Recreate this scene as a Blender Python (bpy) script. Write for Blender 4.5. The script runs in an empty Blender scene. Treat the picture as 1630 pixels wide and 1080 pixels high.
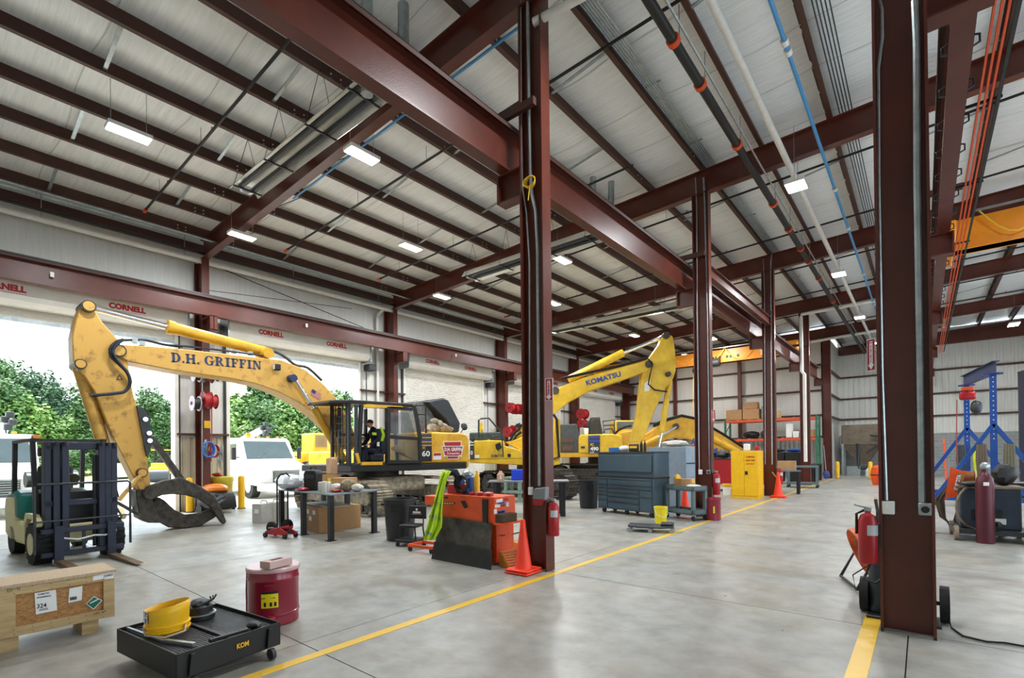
import bpy, bmesh, math, random
from mathutils import Vector, Matrix
random.seed(7)
sc = bpy.context.scene
COL = sc.collection
V = Vector
# ---------------------------------------------------------------- camera
CH = 1.65                                   # camera height
YAW, PIT, ROL = map(math.radians, (-39.541, 0.3272, -0.6345))
FPX, CXP, CYP = 792.54, 815.0, 717.2        # focal length and principal point in pixels of 1630x1080
CF = V((math.sin(YAW)*math.cos(PIT), math.cos(YAW)*math.cos(PIT), math.sin(PIT)))
_r = CF.cross(V((0, 0, 1))).normalized(); _u = _r.cross(CF)
CR = _r*math.cos(ROL)+_u*math.sin(ROL); CU = -_r*math.sin(ROL)+_u*math.cos(ROL)
CAM = V((0, 0, CH))
cd = bpy.data.cameras.new('camera'); cam = bpy.data.objects.new('camera', cd); COL.objects.link(cam)
cam.matrix_world = Matrix(((CR.x, CU.x, -CF.x, 0), (CR.y, CU.y, -CF.y, 0), (CR.z, CU.z, -CF.z, CH), (0, 0, 0, 1)))
cd.sensor_fit = 'HORIZONTAL'; cd.sensor_width = 36; cd.lens = FPX/1630*36
cd.shift_y = (CYP-540)/1630; cd.clip_start = .05; cd.clip_end = 600
sc.camera = cam
# ---------------------------------------------------------------- world, sun, exposure
w = bpy.data.worlds.new('world'); sc.world = w; w.use_nodes = True
bg = w.node_tree.nodes['Background']; bg.inputs[0].default_value = (.78, .9, 1, 1); bg.inputs[1].default_value = 1.95
sl = bpy.data.lights.new('sun', 'SUN'); sl.energy = 3.4; sl.angle = math.radians(.6); sl.color = (1, .95, .86)
so = bpy.data.objects.new('sun', sl); COL.objects.link(so)
so.rotation_euler = V((.36, .10, -.93)).to_track_quat('-Z', 'Y').to_euler(); so.location = (-40, -5, 60)
sc.view_settings.view_transform = 'Standard'; sc.view_settings.look = 'None'
sc.view_settings.gamma = 1; sc.view_settings.use_curve_mapping = False
sc.view_settings.exposure = 1.2
LED = 9.0                                   # watts-equivalent of each ceiling fixture
# ---------------------------------------------------------------- pixel helpers
def ray(x, y): return CF+CR*((x-CXP)/FPX)-CU*((y-CYP)/FPX)
def pz(x, y, z=0.): d = ray(x, y); return CAM+d*((z-CH)/d.z)
def px(x, y, X): d = ray(x, y); return CAM+d*(X/d.x)
def py(x, y, Y): d = ray(x, y); return CAM+d*(Y/d.y)
def pp(x, y, o, n):                          # on the plane through o with normal n
    d = ray(x, y); return CAM+d*((o-CAM).dot(n)/d.dot(n))
# ---------------------------------------------------------------- materials
def L(c):
    f = lambda v: (v/12.92 if v <= .04045 else ((v+.055)/1.055)**2.4)
    return tuple(f(v/255) for v in c)+(1,)
MATS = {}
def mat(name, c, rough=.5, metal=0., var=.12, vs=6., bump=0., bs=40., c2=None, stretch=(1, 1, 1), emit=0., trans=0., alpha=1., coat=0., lo=.35, hi=.7):
    if name in MATS: return MATS[name]
    m = bpy.data.materials.new(name); m.use_nodes = True; MATS[name] = m
    nt = m.node_tree; b = nt.nodes['Principled BSDF']; N = nt.nodes.new; K = nt.links.new
    b.inputs['Roughness'].default_value = rough; b.inputs['Metallic'].default_value = metal
    b.inputs['Coat Weight'].default_value = coat
    if trans: b.inputs['Transmission Weight'].default_value = trans
    if alpha < 1: b.inputs['Alpha'].default_value = alpha
    col = L(c)
    tc = N('ShaderNodeTexCoord'); mp = N('ShaderNodeMapping'); mp.inputs['Scale'].default_value = stretch
    K(tc.outputs['Object'], mp.inputs[0])
    if var or c2:
        n = N('ShaderNodeTexNoise'); n.inputs['Scale'].default_value = vs; n.inputs['Detail'].default_value = 6; n.inputs['Roughness'].default_value = .65
        K(mp.outputs[0], n.inputs[0])
        r = N('ShaderNodeValToRGB'); K(n.outputs[0], r.inputs[0])
        r.color_ramp.elements[0].position = lo; r.color_ramp.elements[1].position = hi
        d = L(c2) if c2 else tuple(v*(1-var*2) for v in col[:3])+(1,)
        r.color_ramp.elements[0].color = d; r.color_ramp.elements[1].color = tuple(min(1, v*(1+var*.5)) for v in col[:3])+(1,) if not c2 else col
        K(r.outputs[0], b.inputs['Base Color'])
    else: b.inputs['Base Color'].default_value = col
    if bump:
        n2 = N('ShaderNodeTexNoise'); n2.inputs['Scale'].default_value = bs; n2.inputs['Detail'].default_value = 5
        K(mp.outputs[0], n2.inputs[0]); bp = N('ShaderNodeBump'); bp.inputs['Strength'].default_value = bump; bp.inputs['Distance'].default_value = .02
        K(n2.outputs[0], bp.inputs['Height']); K(bp.outputs[0], b.inputs['Normal'])
    if emit:
        b.inputs['Emission Color'].default_value = col; b.inputs['Emission Strength'].default_value = emit
    return m
STEEL = mat('oxide_red_steel', (96, 44, 32), .34, 0, .14, 2.2, .05, 60)
STEELD = mat('dark_oxide_steel', (78, 45, 33), .55, 0, .14, 2.5)
LINER = mat('white_insulation_facing', (244, 246, 244), .32, 0, .06, 1.2, 1.0, 1.0, stretch=(1.0, 15, 1))
WALLW = mat('white_wall_liner', (222, 221, 214), .5, 0, .05, 1.0, .35, 1.0, stretch=(14, 14, .9))
GALV = mat('galvanised_steel', (176, 186, 188), .38, .75, .14, 9)
ALU = mat('bright_reflector', (232, 230, 220), .35, .35, .06, 3)
BLACKP = mat('black_pipe', (38, 38, 38), .45, .2, .1)
WHITEP = mat('white_pipe', (232, 230, 222), .45, 0, .05)
BLUEP = mat('blue_pipe', (70, 150, 205), .4, 0, .05)
DOORW = mat('white_roll_door', (232, 229, 220), .5, 0, .05, 2)
TAN = mat('tan_liner_panel', (205, 196, 172), .5, 0, .08, 2)
REDT = mat('red_lettering', (190, 38, 44), .5, 0, 0)
NAVY = mat('navy_lettering', (26, 46, 92), .45, 0, 0)
WHITE = mat('white_paint', (240, 240, 236), .4, 0, .04)
BLACK = mat('black_paint', (24, 24, 26), .5, 0, .1)
DGREY = mat('dark_grey_metal', (62, 66, 70), .45, .3, .1)
RUBBER = mat('black_rubber', (30, 30, 31), .8, 0, .2, 12, .2, 60)
CHROME = mat('chrome_rod', (215, 218, 220), .15, 1, 0)
YEL = mat('machine_yellow', (236, 186, 46), .42, 0, .12, 2.5, c2=(206, 150, 30))
YELW = mat('worn_machine_yellow', (214, 166, 78), .5, 0, .1, 5, c2=(140, 100, 48), lo=.27, hi=.46)
YELK = mat('bright_machine_yellow', (240, 202, 50), .42, 0, .1, 2.5, c2=(214, 168, 36))
SAFEY = mat('safety_yellow', (246, 190, 22), .4, 0, .06)
ORNG = mat('orange_paint', (240, 88, 32), .42, 0, .08)
CRANE = mat('crane_orange_yellow', (244, 150, 22), .4, 0, .05)
REDP = mat('red_paint', (172, 26, 34), .35, 0, .08)
MAROON = mat('dark_red_can', (142, 18, 46), .3, 0, .08, coat=.3)
MUD = mat('dusty_track_steel', (182, 170, 148), .85, 0, .3, 7, .3, 30, c2=(112, 102, 86))
CASTI = mat('worn_dark_steel', (92, 86, 78), .55, .4, .2, 9, .2, 40, c2=(52, 48, 44))
CARD = mat('cardboard', (182, 140, 96), .8, 0, .08, 6)
WOODP = mat('pale_pine', (206, 182, 136), .7, 0, .1, 3, c2=(180, 150, 102), stretch=(1, 1, 8))
OSB = mat('oriented_strand_board', (190, 142, 88), .75, 0, 0, 34, c2=(138, 92, 50), stretch=(1, 1, 2.4), lo=.3, hi=.62)
DKGLASS = mat('dark_windscreen', (54, 72, 76), .08, 0, .1, 2, alpha=.92)
GLASS = mat('tinted_glass', (60, 78, 84), .08, 0, 0, alpha=.55)
BLUEM = mat('blue_paint', (24, 74, 152), .4, 0, .1)
SLATE = mat('slate_blue_grey_metal', (72, 90, 102), .35, .35, .08, 2)
AMBER = mat('amber_lens', (255, 150, 30), .25, 0, 0)
TEALG = mat('teal_green_paint', (32, 116, 106), .4, 0, .1)
CREAM = mat('cream_paint', (222, 214, 160), .45, 0, .08)
CLOTHW = mat('pale_cloth', (214, 208, 198), .9, 0, .1, 20, .3, 60)
PAPER = mat('white_label', (238, 238, 236), .6, 0, 0)
# concrete: mottled, stained, slightly polished
def concrete():
    m = mat('polished_concrete', (176, 172, 162), .42, 0, 0)
    nt = m.node_tree; b = nt.nodes['Principled BSDF']; N = nt.nodes.new; K = nt.links.new
    g = N('ShaderNodeNewGeometry')
    def noise(s, d, st=(1, 1, 1)):
        mp = N('ShaderNodeMapping'); mp.inputs['Scale'].default_value = st; K(g.outputs['Position'], mp.inputs[0])
        n = N('ShaderNodeTexNoise'); n.inputs['Scale'].default_value = s; n.inputs['Detail'].default_value = d; n.inputs['Roughness'].default_value = .6; K(mp.outputs[0], n.inputs[0]); return n.outputs[0]
    def ramp(src, a, bb, ca, cb):
        r = N('ShaderNodeValToRGB'); K(src, r.inputs[0]); e = r.color_ramp.elements
        e[0].position, e[1].position = a, bb; e[0].color, e[1].color = L(ca), L(cb); return r.outputs[0]
    def mul(a, c, f):
        x = N('ShaderNodeMixRGB'); x.blend_type = 'MULTIPLY'; x.inputs[0].default_value = f; K(a, x.inputs[1]); K(c, x.inputs[2]); return x.outputs[0]
    base = ramp(noise(.55, 5), .3, .7, (170, 164, 151), (166, 170, 169))
    c = mul(base, ramp(noise(4, 8), .3, .75, (196, 194, 188), (255, 255, 255)), .8)
    c = mul(c, ramp(noise(.9, 7, (.35, 1, 1)), .56, .72, (255, 255, 255), (206, 192, 170)), .7)
    c = mul(c, ramp(noise(26, 4), .66, .74, (255, 255, 255), (150, 146, 138)), .5)
    K(c, b.inputs['Base Color'])
    K(ramp(noise(1.4, 5), .3, .7, (140, 140, 140), (190, 190, 190)), b.inputs['Roughness'])
    bp = N('ShaderNodeBump'); bp.inputs['Strength'].default_value = .12; bp.inputs['Distance'].default_value = .01; K(noise(30, 6), bp.inputs['Height']); K(bp.outputs[0], b.inputs['Normal'])
    return m
CONC = concrete()
def cmu():
    m = mat('grey_block_wall', (150, 153, 152), .8, 0, 0); nt = m.node_tree; b = nt.nodes['Principled BSDF']; N = nt.nodes.new; K = nt.links.new
    tc = N('ShaderNodeTexCoord'); mp = N('ShaderNodeMapping'); mp.inputs['Rotation'].default_value = (math.pi/2, 0, 0); K(tc.outputs['Object'], mp.inputs[0])
    t = N('ShaderNodeTexBrick'); t.inputs['Scale'].default_value = 1; t.inputs['Brick Width'].default_value = .4; t.inputs['Row Height'].default_value = .2; t.inputs['Mortar Size'].default_value = .008
    t.inputs['Color1'].default_value = L((150, 153, 152)); t.inputs['Color2'].default_value = L((138, 142, 142)); t.inputs['Mortar'].default_value = L((176, 178, 176)); K(mp.outputs[0], t.inputs[0])
    K(t.outputs[0], b.inputs['Base Color']); return m
CMU = cmu()
# ---------------------------------------------------------------- mesh builder
def frame(d, up=V((0, 0, 1))):
    d = d.normalized(); s = d.cross(up)
    if s.length < 1e-4: s = d.cross(V((0, 1, 0)))
    s.normalize(); return d, s, s.cross(d)
class M:
    def __init__(s): s.v = []; s.f = []
    def add(s, vs, fs):
        o = len(s.v); s.v += [tuple(p) for p in vs]; s.f += [[i+o for i in q] for q in fs]; return s
    def hexa(s, p): return s.add(p, [(0, 3, 2, 1), (4, 5, 6, 7), (0, 1, 5, 4), (1, 2, 6, 5), (2, 3, 7, 6), (3, 0, 4, 7)])
    def box(s, c, d, rz=0., R=None):
        x, y, z = d[0]/2, d[1]/2, d[2]/2
        q = [V(p) for p in ((-x, -y, -z), (x, -y, -z), (x, y, -z), (-x, y, -z), (-x, -y, z), (x, -y, z), (x, y, z), (-x, y, z))]
        if R is None: R = Matrix.Rotation(rz, 3, 'Z')
        return s.hexa([R@p+V(c) for p in q])
    def bx(s, x0, x1, y0, y1, z0, z1): return s.box(((x0+x1)/2, (y0+y1)/2, (z0+z1)/2), (abs(x1-x0), abs(y1-y0), abs(z1-z0)))
    def bar(s, p, q, w, h, up=V((0, 0, 1))):
        p, q = V(p), V(q); d, a, b = frame(q-p, V(up)); a = a*w/2; b = b*h/2
        return s.hexa([p-a-b, p+a-b, p+a+b, p-a+b, q-a-b, q+a-b, q+a+b, q-a+b])
    def cyl(s, p, q, r, n=12, r2=None, cap=True):
        p, q = V(p), V(q); d, a, b = frame(q-p); r2 = r if r2 is None else r2
        vs = [c+(a*math.cos(t)+b*math.sin(t))*rr for c, rr in ((p, r), (q, r2)) for t in [2*math.pi*i/n for i in range(n)]]
        fs = [(i, (i+1) % n, n+(i+1) % n, n+i) for i in range(n)]
        if cap: fs += [tuple(range(n))[::-1], tuple(range(n, 2*n))]
        return s.add(vs, fs)
    def tube(s, pts, r, n=8):
        pts = [V(p) for p in pts]; vs = []; fs = []; m = len(pts); up = V((.12, .31, .94))
        for i, p in enumerate(pts):
            d = (pts[min(i+1, m-1)]-pts[max(i-1, 0)]); d, a, b = frame(d, up)
            rr = r[i] if isinstance(r, (list, tuple)) else r
            vs += [p+(a*math.cos(2*math.pi*k/n)+b*math.sin(2*math.pi*k/n))*rr for k in range(n)]
        for i in range(m-1):
            fs += [(i*n+k, i*n+(k+1) % n, (i+1)*n+(k+1) % n, (i+1)*n+k) for k in range(n)]
        fs += [tuple(range(n))[::-1], tuple(range((m-1)*n, m*n))]
        return s.add(vs, fs)
    def prism(s, poly, off):
        poly = [V(p) for p in poly]; n = len(poly); off = V(off)
        return s.add(poly+[p+off for p in poly], [tuple(range(n))[::-1], tuple(range(n, 2*n))]+[(i, (i+1) % n, n+(i+1) % n, n+i) for i in range(n)])
    def lathe(s, prof, o=(0, 0, 0), n=20, axis=V((0, 0, 1)), cap=True):
        o = V(o); d, a, b = frame(V(axis), V((0, 1, 0)) if abs(V(axis).z) > .9 else V((0, 0, 1))); vs = []; m = len(prof)
        for r, z in prof: vs += [o+d*z+(a*math.cos(2*math.pi*k/n)+b*math.sin(2*math.pi*k/n))*r for k in range(n)]
        fs = [(i*n+k, i*n+(k+1) % n, (i+1)*n+(k+1) % n, (i+1)*n+k) for i in range(m-1) for k in range(n)]
        if cap: fs += [tuple(range(n))[::-1], tuple(range((m-1)*n, m*n))]
        return s.add(vs, fs)
    def ball(s, c, r, n=10, sq=(1, 1, 1)):
        c = V(c); k = max(4, n//2); pr = [(math.sin(math.pi*i/k), -math.cos(math.pi*i/k)) for i in range(k+1)]
        vs = [c+V((q*math.cos(2*math.pi*j/n)*sq[0], q*math.sin(2*math.pi*j/n)*sq[1], z*sq[2]))*r for q, z in pr for j in range(n)]
        return s.add(vs, [(i*n+j, i*n+(j+1) % n, (i+1)*n+(j+1) % n, (i+1)*n+j) for i in range(k) for j in range(n)])
    def grid(s, fn, nu, nv):
        o = [fn(i/nu, j/nv) for i in range(nu+1) for j in range(nv+1)]
        return s.add(o, [(i*(nv+1)+j, (i+1)*(nv+1)+j, (i+1)*(nv+1)+j+1, i*(nv+1)+j+1) for i in range(nu) for j in range(nv)])
    def lump(s, c, d, seed=0, n=12, k=7, amp=.25):       # irregular rounded lump (bags, rags)
        rnd = random.Random(seed); ph = [rnd.uniform(0, 6.3) for _ in range(6)]; c = V(c)
        def fn(u, v):
            a = 2*math.pi*u; t = math.pi*v
            j_ = rnd.uniform(-.18, .18)*amp if .05 < v < .95 and u < .99 else 0; w_ = 1+j_+amp*(math.sin(3*a+ph[0])*math.sin(2*t+ph[1])*.6+math.sin(5*a+ph[2]+4*t)*.4*math.sin(t))
            return c+V((math.cos(a)*math.sin(t)*d[0]/2*w_, math.sin(a)*math.sin(t)*d[1]/2*w_, d[2]/2-math.cos(t)*d[2]/2*(.85+.15*w_)))
        return s.grid(fn, n, k)
    def mesh(s, name, ang=35, weld=True):
        me = bpy.data.meshes.new(name); bm = bmesh.new(); vv = [bm.verts.new(p) for p in s.v]
        for q in s.f:
            try: bm.faces.new([vv[i] for i in q])
            except ValueError: pass
        if weld: bmesh.ops.remove_doubles(bm, verts=bm.verts, dist=1e-5)
        bmesh.ops.recalc_face_normals(bm, faces=bm.faces); bm.to_mesh(me); bm.free()
        if ang:
            me.shade_smooth(); me.set_sharp_from_angle(angle=math.radians(ang))
        return me
    def build(s, name, m, parent=None, ang=35, bevel=0, kind=None, label=None):
        o = bpy.data.objects.new(name, s.mesh(name, ang)); COL.objects.link(o); o.data.materials.append(m)
        if parent:
            o.parent = parent
            if parent.name in WB: o.matrix_parent_inverse = WB[parent.name]; WB[o.name] = WB0
        if bevel:
            b = o.modifiers.new('bevel', 'BEVEL'); b.width = bevel; b.segments = 2; b.limit_method = 'ANGLE'
        if kind: o['kind'] = kind
        if label: o['label'] = label
        return o
WB = {}; WB0 = Matrix.Identity(4)
def tag(o, label, cat, group=None):
    o['label'] = label; o['category'] = cat
    if group: o['group'] = group
    return o
def thing(name, label, cat, loc=(0, 0, 0), rz=0., group=None, world=False):
    """an Empty at the thing's base; world=True: its parts are given in world coordinates"""
    o = bpy.data.objects.new(name, None); COL.objects.link(o); o.location = loc; o.rotation_euler = (0, 0, rz)
    o.empty_display_size = .1
    if world: WB[o.name] = (Matrix.Translation(V(loc))@Matrix.Rotation(rz, 4, 'Z')).inverted()
    return tag(o, label, cat, group)
def struct(name, m, mt, parent=None, **k):
    o = m.build(name, mt, parent, **k)
    if not parent: o['kind'] = 'structure'
    return o
def copy_tree(o, parent=None):
    c = o.copy(); COL.objects.link(c); c.parent = parent
    if o.name in WB: WB[c.name] = WB[o.name]
    for ch in list(o.children):
        copy_tree(ch, c)
    return c
_tc = {}
def text(m, s, o, right, up, h, width=None, bold=.0, proud=.004):
    """add the flat lettering s to builder m: baseline start o, cap height h along up, fitted to width along right"""
    key = (s, bold)
    if key not in _tc:
        cu = bpy.data.curves.new('t', 'FONT'); cu.body = s; cu.size = 1; cu.offset = bold; cu.resolution_u = 3
        ob = bpy.data.objects.new('t', cu); me = ob.to_mesh(); vs = [v.co.copy() for v in me.vertices]; fs = [tuple(p.vertices) for p in me.polygons]
        ob.to_mesh_clear(); bpy.data.objects.remove(ob); bpy.data.curves.remove(cu)
        _tc[key] = (vs, fs)
    vs, fs = _tc[key]
    if not vs: return m
    x0 = min(v.x for v in vs); x1 = max(v.x for v in vs); y0 = min(v.y for v in vs); y1 = max(v.y for v in vs)
    right, up = V(right).normalized(), V(up).normalized(); k = h/(y1-y0); kx = width/(x1-x0) if width else k
    n = right.cross(up)
    return m.add([V(o)+right*(v.x-x0)*kx+up*(v.y-y0)*k+n*proud for v in vs], fs)
# ================================================================= STRUCTURE
FY = [5.7+7*k for k in range(-1, 6)]          # frame lines
RB = lambda X: 8.08+.039*(X+4.5)              # underside of the rafters
PB = lambda X: RB(X)+.57                      # underside of the purlins
XW = -17.3                                    # inner face of the door wall
XE = 8.6                                      # roof runs on to the right
PX = [-2.85+1.364*k for k in range(-10, 9)]
# floor: slabs with recessed joints
base = M().bx(XW-.25, 9, -5, 41, -.3, -.02); floor = struct('floor', base, mat('joint_sealant', (92, 88, 82), .8, 0, 0), ang=0)
xs = [XW-.25, -12.9, -8.5, -4.23, -.12, 4.1, 9]; ys = [-5, -1.3, 2.19, 5.69, 9.19, 12.69, 16.2, 19.69, 23.2, 26.69, 30.2, 33.7, 37.2, 41]
for i in range(len(xs)-1):
    for j in range(len(ys)-1):
        M().bx(xs[i]+.005, xs[i+1]-.005, ys[j]+.005, ys[j+1]-.005, -.15, 0).build('slab', CONC, floor, ang=0)
# yellow lines painted on the floor
YLN = mat('yellow_floor_paint', (226, 182, 52), .38, 0, 0, 7, c2=(176, 158, 100), lo=.24, hi=.42)
def floor_line(pts, wd, label):
    m = M()
    for (a, b) in zip(pts[:-1], pts[1:]):
        a, b = V(a), V(b); d, s, u = frame(b-a); q = s*wd/2; u = V((0, 0, .003))
        m.prism([a-q, a+q, b+q, b-q], u)
    o = m.build('floor_line', YLN, None, ang=0); tag(o, label, 'floor marking')
floor_line([(-3.88, -1, .0005), (-3.93, 33, .0005)], .105, 'yellow painted line beside the long row of brown columns')
floor_line([(-.395, -1, .0005), (-.40, 40, .0005)], .13, 'short yellow painted line running under the front right column')
# ceiling liner, sagging between the purlins
def roof_fn(u, v):
    X = XW-.3+(XE-XW+.3)*u; Y = -5+46*v
    t = ((X-PX[0])/1.364) % 1; return V((X, Y, PB(X)+.275-.04*math.sin(math.pi*t)-.012*math.sin(Y*7)*math.sin(math.pi*t)))
m = M(); m.grid(roof_fn, 152, 138)
ceil = struct('ceiling', m, LINER, ang=80)
rs = M().prism([(XW-.6, -5, PB(XW)+.3), (XE, -5, PB(XE)+.3), (XE, -5, PB(XE)+.4), (XW-.6, -5, PB(XW)+.4)], (0, 46, 0))
rs.build('roof_sheet', GALV, ceil, ang=0)
for y in [-.9+1.52*i+.12*math.sin(i*2.1) for i in range(28)]:
    M().grid(lambda u, v: roof_fn(u, (y+5+.022*v+.05*math.sin(u*40+y))/46)-V((0, 0, .006)), 152, 1).build('liner_seam', mat('seam_shade', (206, 206, 198), .5, 0, .05), ceil, ang=80)
def zsec(X, z, y0, y1, mt):
    t, h, fl = .012, .275, .085
    mm = M(); mm.prism([(X-t/2, y0, z), (X+fl, y0, z), (X+fl, y0, z+t), (X+t/2, y0, z+t), (X+t/2, y0, z+h), (X-fl, y0, z+h), (X-fl, y0, z+h-t), (X-t/2, y0, z+h-t)], (0, y1-y0, 0)); return mm
for X in PX:
    zsec(X, PB(X), -5, 41, None).build('purlin', STEELD, ceil, ang=0)
# bright bolt heads at purlin laps, on the web faces
bm_ = M()
for X in PX[:12]:
    for y in FY[:6]:
        for dy in (-.75, -.55, .55, .75):
            for dz in (.06, .15):
                bm_.cyl((X+.004, y+dy, PB(X)+dz), (X+.02, y+dy, PB(X)+dz), .016, 6)
bm_.build('bolt_heads', mat('zinc_bolt', (225, 225, 220), .3, .5, 0), ceil, kind='stuff')
# rafters: one I-section per frame line
def ibeam(p, q, depth, fl, tf=.02, tw=.014, up=(0, 0, 1)):
    """I-section with its underside centred on the line p-q"""
    p, q = V(p), V(q); d, s, u = frame(q-p, V(up)); mm = M()
    for z in (tf/2, depth-tf/2): mm.bar(p+u*z, q+u*z, fl, tf, u)
    mm.bar(p+u*depth/2, q+u*depth/2, tw, depth-2*tf+.002, u); return mm
for i, y in enumerate(FY):
    x0 = -16.7 if i < 6 else -4.4
    ibeam((x0, y, RB(x0)), (XE, y, RB(XE)), .57, .2).build('rafter', STEEL, ceil, ang=0)
# galvanised strips (purlin bridging) between purlins
for k, X in enumerate(PX[:16]):
    for y in [2.2, 4.5, 8.0, 10.4, 15, 17.4, 22, 24.4, 29, 31.4]:
        if X > -7 and (y < 4 or (y < 7 and X > -4)): continue
        if X < -14 and y > 24: continue
        if (k+int(y/3.4)) % 2 or k in (9, 11): continue
        M().bar((X+.02, y, PB(X)+.04), (X+1.33, y, PB(X+1.33)+.2), .06, .02).build('bridging_strip', GALV, ceil, ang=0)
# flange braces from purlin to rafter bottom
for y in FY[1:5]:
    for X in (PX[1], PX[3], PX[5], PX[7]):
        M().bar((X, y+.85, PB(X)+.05), (X, y+.1, RB(X)+.05), .05, .012).build('flange_brace', STEELD, ceil, ang=0)
# ------------------------------------------------ door wall on the left
DOORS = [(.3, 5.05), (6.58, 11.33), (13.65, 18.5), (20.65, 25.5), (27.65, 32.5)]
OPZ = 5.35; ZT = PB(XW)+.2
wl = M().bx(XW-.25, XW, -5, 34.3, OPZ, ZT)
e = -5
for (a, b) in DOORS: wl.bx(XW-.25, XW, e, a, 0, OPZ); e = b
wl.bx(XW-.25, XW, e, 34.3, 0, OPZ)
wall_left = struct('wall_left', wl, WALLW, ang=0)
def corrug(p0, p1, z0, z1, pitch, dep, nrm, mt, name, parent):
    p0, p1, nrm = V(p0), V(p1), V(nrm); n = int((p1-p0).length/pitch); m = M(); pts = []
    for i in range(n):
        a = p0+(p1-p0)*(i/n); b = p0+(p1-p0)*((i+.35)/n); c = p0+(p1-p0)*((i+.5)/n); d = p0+(p1-p0)*((i+.85)/n)
        pts += [a, b, c+nrm*dep, d+nrm*dep]
    pts.append(p1)
    vs = [V((q.x, q.y, z)) for q in pts for z in (z0, z1)]
    m.add(vs, [(2*i, 2*i+2, 2*i+3, 2*i+1) for i in range(len(pts)-1)]); return m.build(name, mt, parent, ang=20)
piers = [(5.05, 6.58), (11.33, 13.65), (18.5, 20.65), (25.5, 27.65), (32.5, 33.9)]
for i, (a, b) in enumerate(piers):
    corrug((XW+.01, a+.02, 0), (XW+.01, b-.02, 0), 0, 2.25, .2, .03, (1, 0, 0), TAN, 'liner_panel', wall_left)
    for z in (2.3, 4.2): M().bx(XW, XW+.18, a+.05, b-.05, z, z+.06).build('girt', STEELD, wall_left, ang=0)
    for y in (a, b):
        s = 1 if y == a else -1
        M().bx(XW, XW+.12, y, y+s*.1, 0, OPZ).build('door_guide', DOORW, wall_left, ang=0)
        M().bx(XW+.0, XW+.06, y+s*.1, y+s*.16, 0, OPZ).build('jamb_angle', DGREY, wall_left, ang=0)
M().bx(XW, XW+.2, -5, 34, 8.0, 8.19).build('eave_strut', STEELD, wall_left, ang=0)
ordn = ['first', 'second', 'third', 'fourth', 'fifth']
for i, (a, b) in enumerate(DOORS):
    opened = i < 2
    t = thing('roll_up_door', ('raised white roll-up door with red lettering on its hood, %s' % ('over the opening beside the forklift' if i == 0 else 'over the opening with the white truck outside')) if opened else
              ['closed white roll-up door behind the excavator with the red badge', 'closed white roll-up door behind the front right column', 'closed white roll-up door under the lettered boom near the back wall'][i-2], 'door', (XW, (a+b)/2, 0), 0, 'roll-up doors', world=True)
    h = M(); h.prism([(XW+.02, a-.2, 5.36), (XW+.5, a-.2, 5.36), (XW+.62, a-.2, 5.45), (XW+.62, a-.2, 5.98), (XW+.02, a-.2, 5.98)], (0, b-a+.4, 0))
    hood = h.build('hood', DOORW, t, ang=0)
    M().bx(XW+.02, XW+.66, a-.24, a-.2, 5.3, 6.02).build('end_plate', GALV, t, ang=0)
    M().bx(XW+.02, XW+.66, b+.2, b+.24, 5.3, 6.02).build('end_plate', GALV, t, ang=0)
    M().cyl((XW+.3, a-.32, 5.7), (XW+.3, a-.24, 5.7), .08, 10).build('shaft_end', DGREY, t)
    lm = M(); wd = b-a
    for fy, tw in ((.7, .82), (3.1, .82)):
        text(lm, 'CORNELL', (XW+.62, a+fy, 5.64), (0, 1, 0), (0, 0, 1), .165, tw, .06)
    lm.build('lettering', REDT, hood, ang=0)
    lm = M()
    for fy in (.7, 3.1): text(lm, '-----------', (XW+.62, a+fy+.3, 5.595), (0, 1, 0), (0, 0, 1), .012, .52)
    lm.build('small_lettering', REDT, hood, ang=0)
    z0 = 5.08 if opened else 0
    n = int((5.36-z0)/.075); prof = []
    for k in range(n+1):
        z = z0+(5.36-z0)*k/n; prof += [(XW+.055, z), (XW+.09, z+.035)]
    mm = M(); vs = [(x, y, z) for x, z in prof for y in (a, b)]; mm.add(vs, [(2*k, 2*k+1, 2*k+3, 2*k+2) for k in range(len(prof)-1)])
    mm.build('curtain', DOORW, t, ang=30)
    M().bx(XW+.03, XW+.13, a, b, z0-.05, z0+.05).build('bottom_bar', GALV if opened else DOORW, t, ang=0)
    if i: 
        M().bx(XW+.05, XW+.45, b+.28, b+.62, 5.0, 5.26).build('operator_motor', DGREY, t, bevel=.03)
        M().cyl((XW+.2, b+.3, 5.05), (XW+.2, b+.3, 1.3), .02, 6).build('chain', DGREY, t)
# door wall columns
for k, y in enumerate(FY[:6]):
    t = thing('wall_column', 'brown steel wall column %s' % ['beyond the left edge', 'carrying the hose reels between the two open doors', 'behind the cab of the lettered excavator', 'right of the first closed roll-up door', 'behind the lettered boom at the third closed door', 'in the far left corner of the hall'][k], 'column', (-16.9, y, 0), 0, 'columns along the door wall', world=True)
    M().bx(-16.62, -16.595, y-.1, y+.1, 0, 7.6).build('flange', STEEL, t, ang=0)
    M().bx(-17.2, -16.61, y-.01, y+.01, 0, 7.6).build('web', STEEL, t, ang=0)
    M().bx(-17.22, -17.2, y-.1, y+.1, 0, 7.6).build('flange', STEEL, t, ang=0)
    c = M().bx(-16.6, -15.98, y-.1, y+.1, 5.36, 5.38).bx(-16.6, -15.98, y-.1, y+.1, 5.76, 5.78).bx(-16.6, -15.98, y-.008, y+.008, 5.36, 5.78).bx(-16.02, -15.98, y-.1, y+.1, 5.36, 5.78)
    c.build('corbel', STEEL, t, ang=0)
    M().bx(-17.25, -16.55, y-.14, y+.14, 0, .02).build('base_plate', STEEL, t, ang=0)
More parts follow.
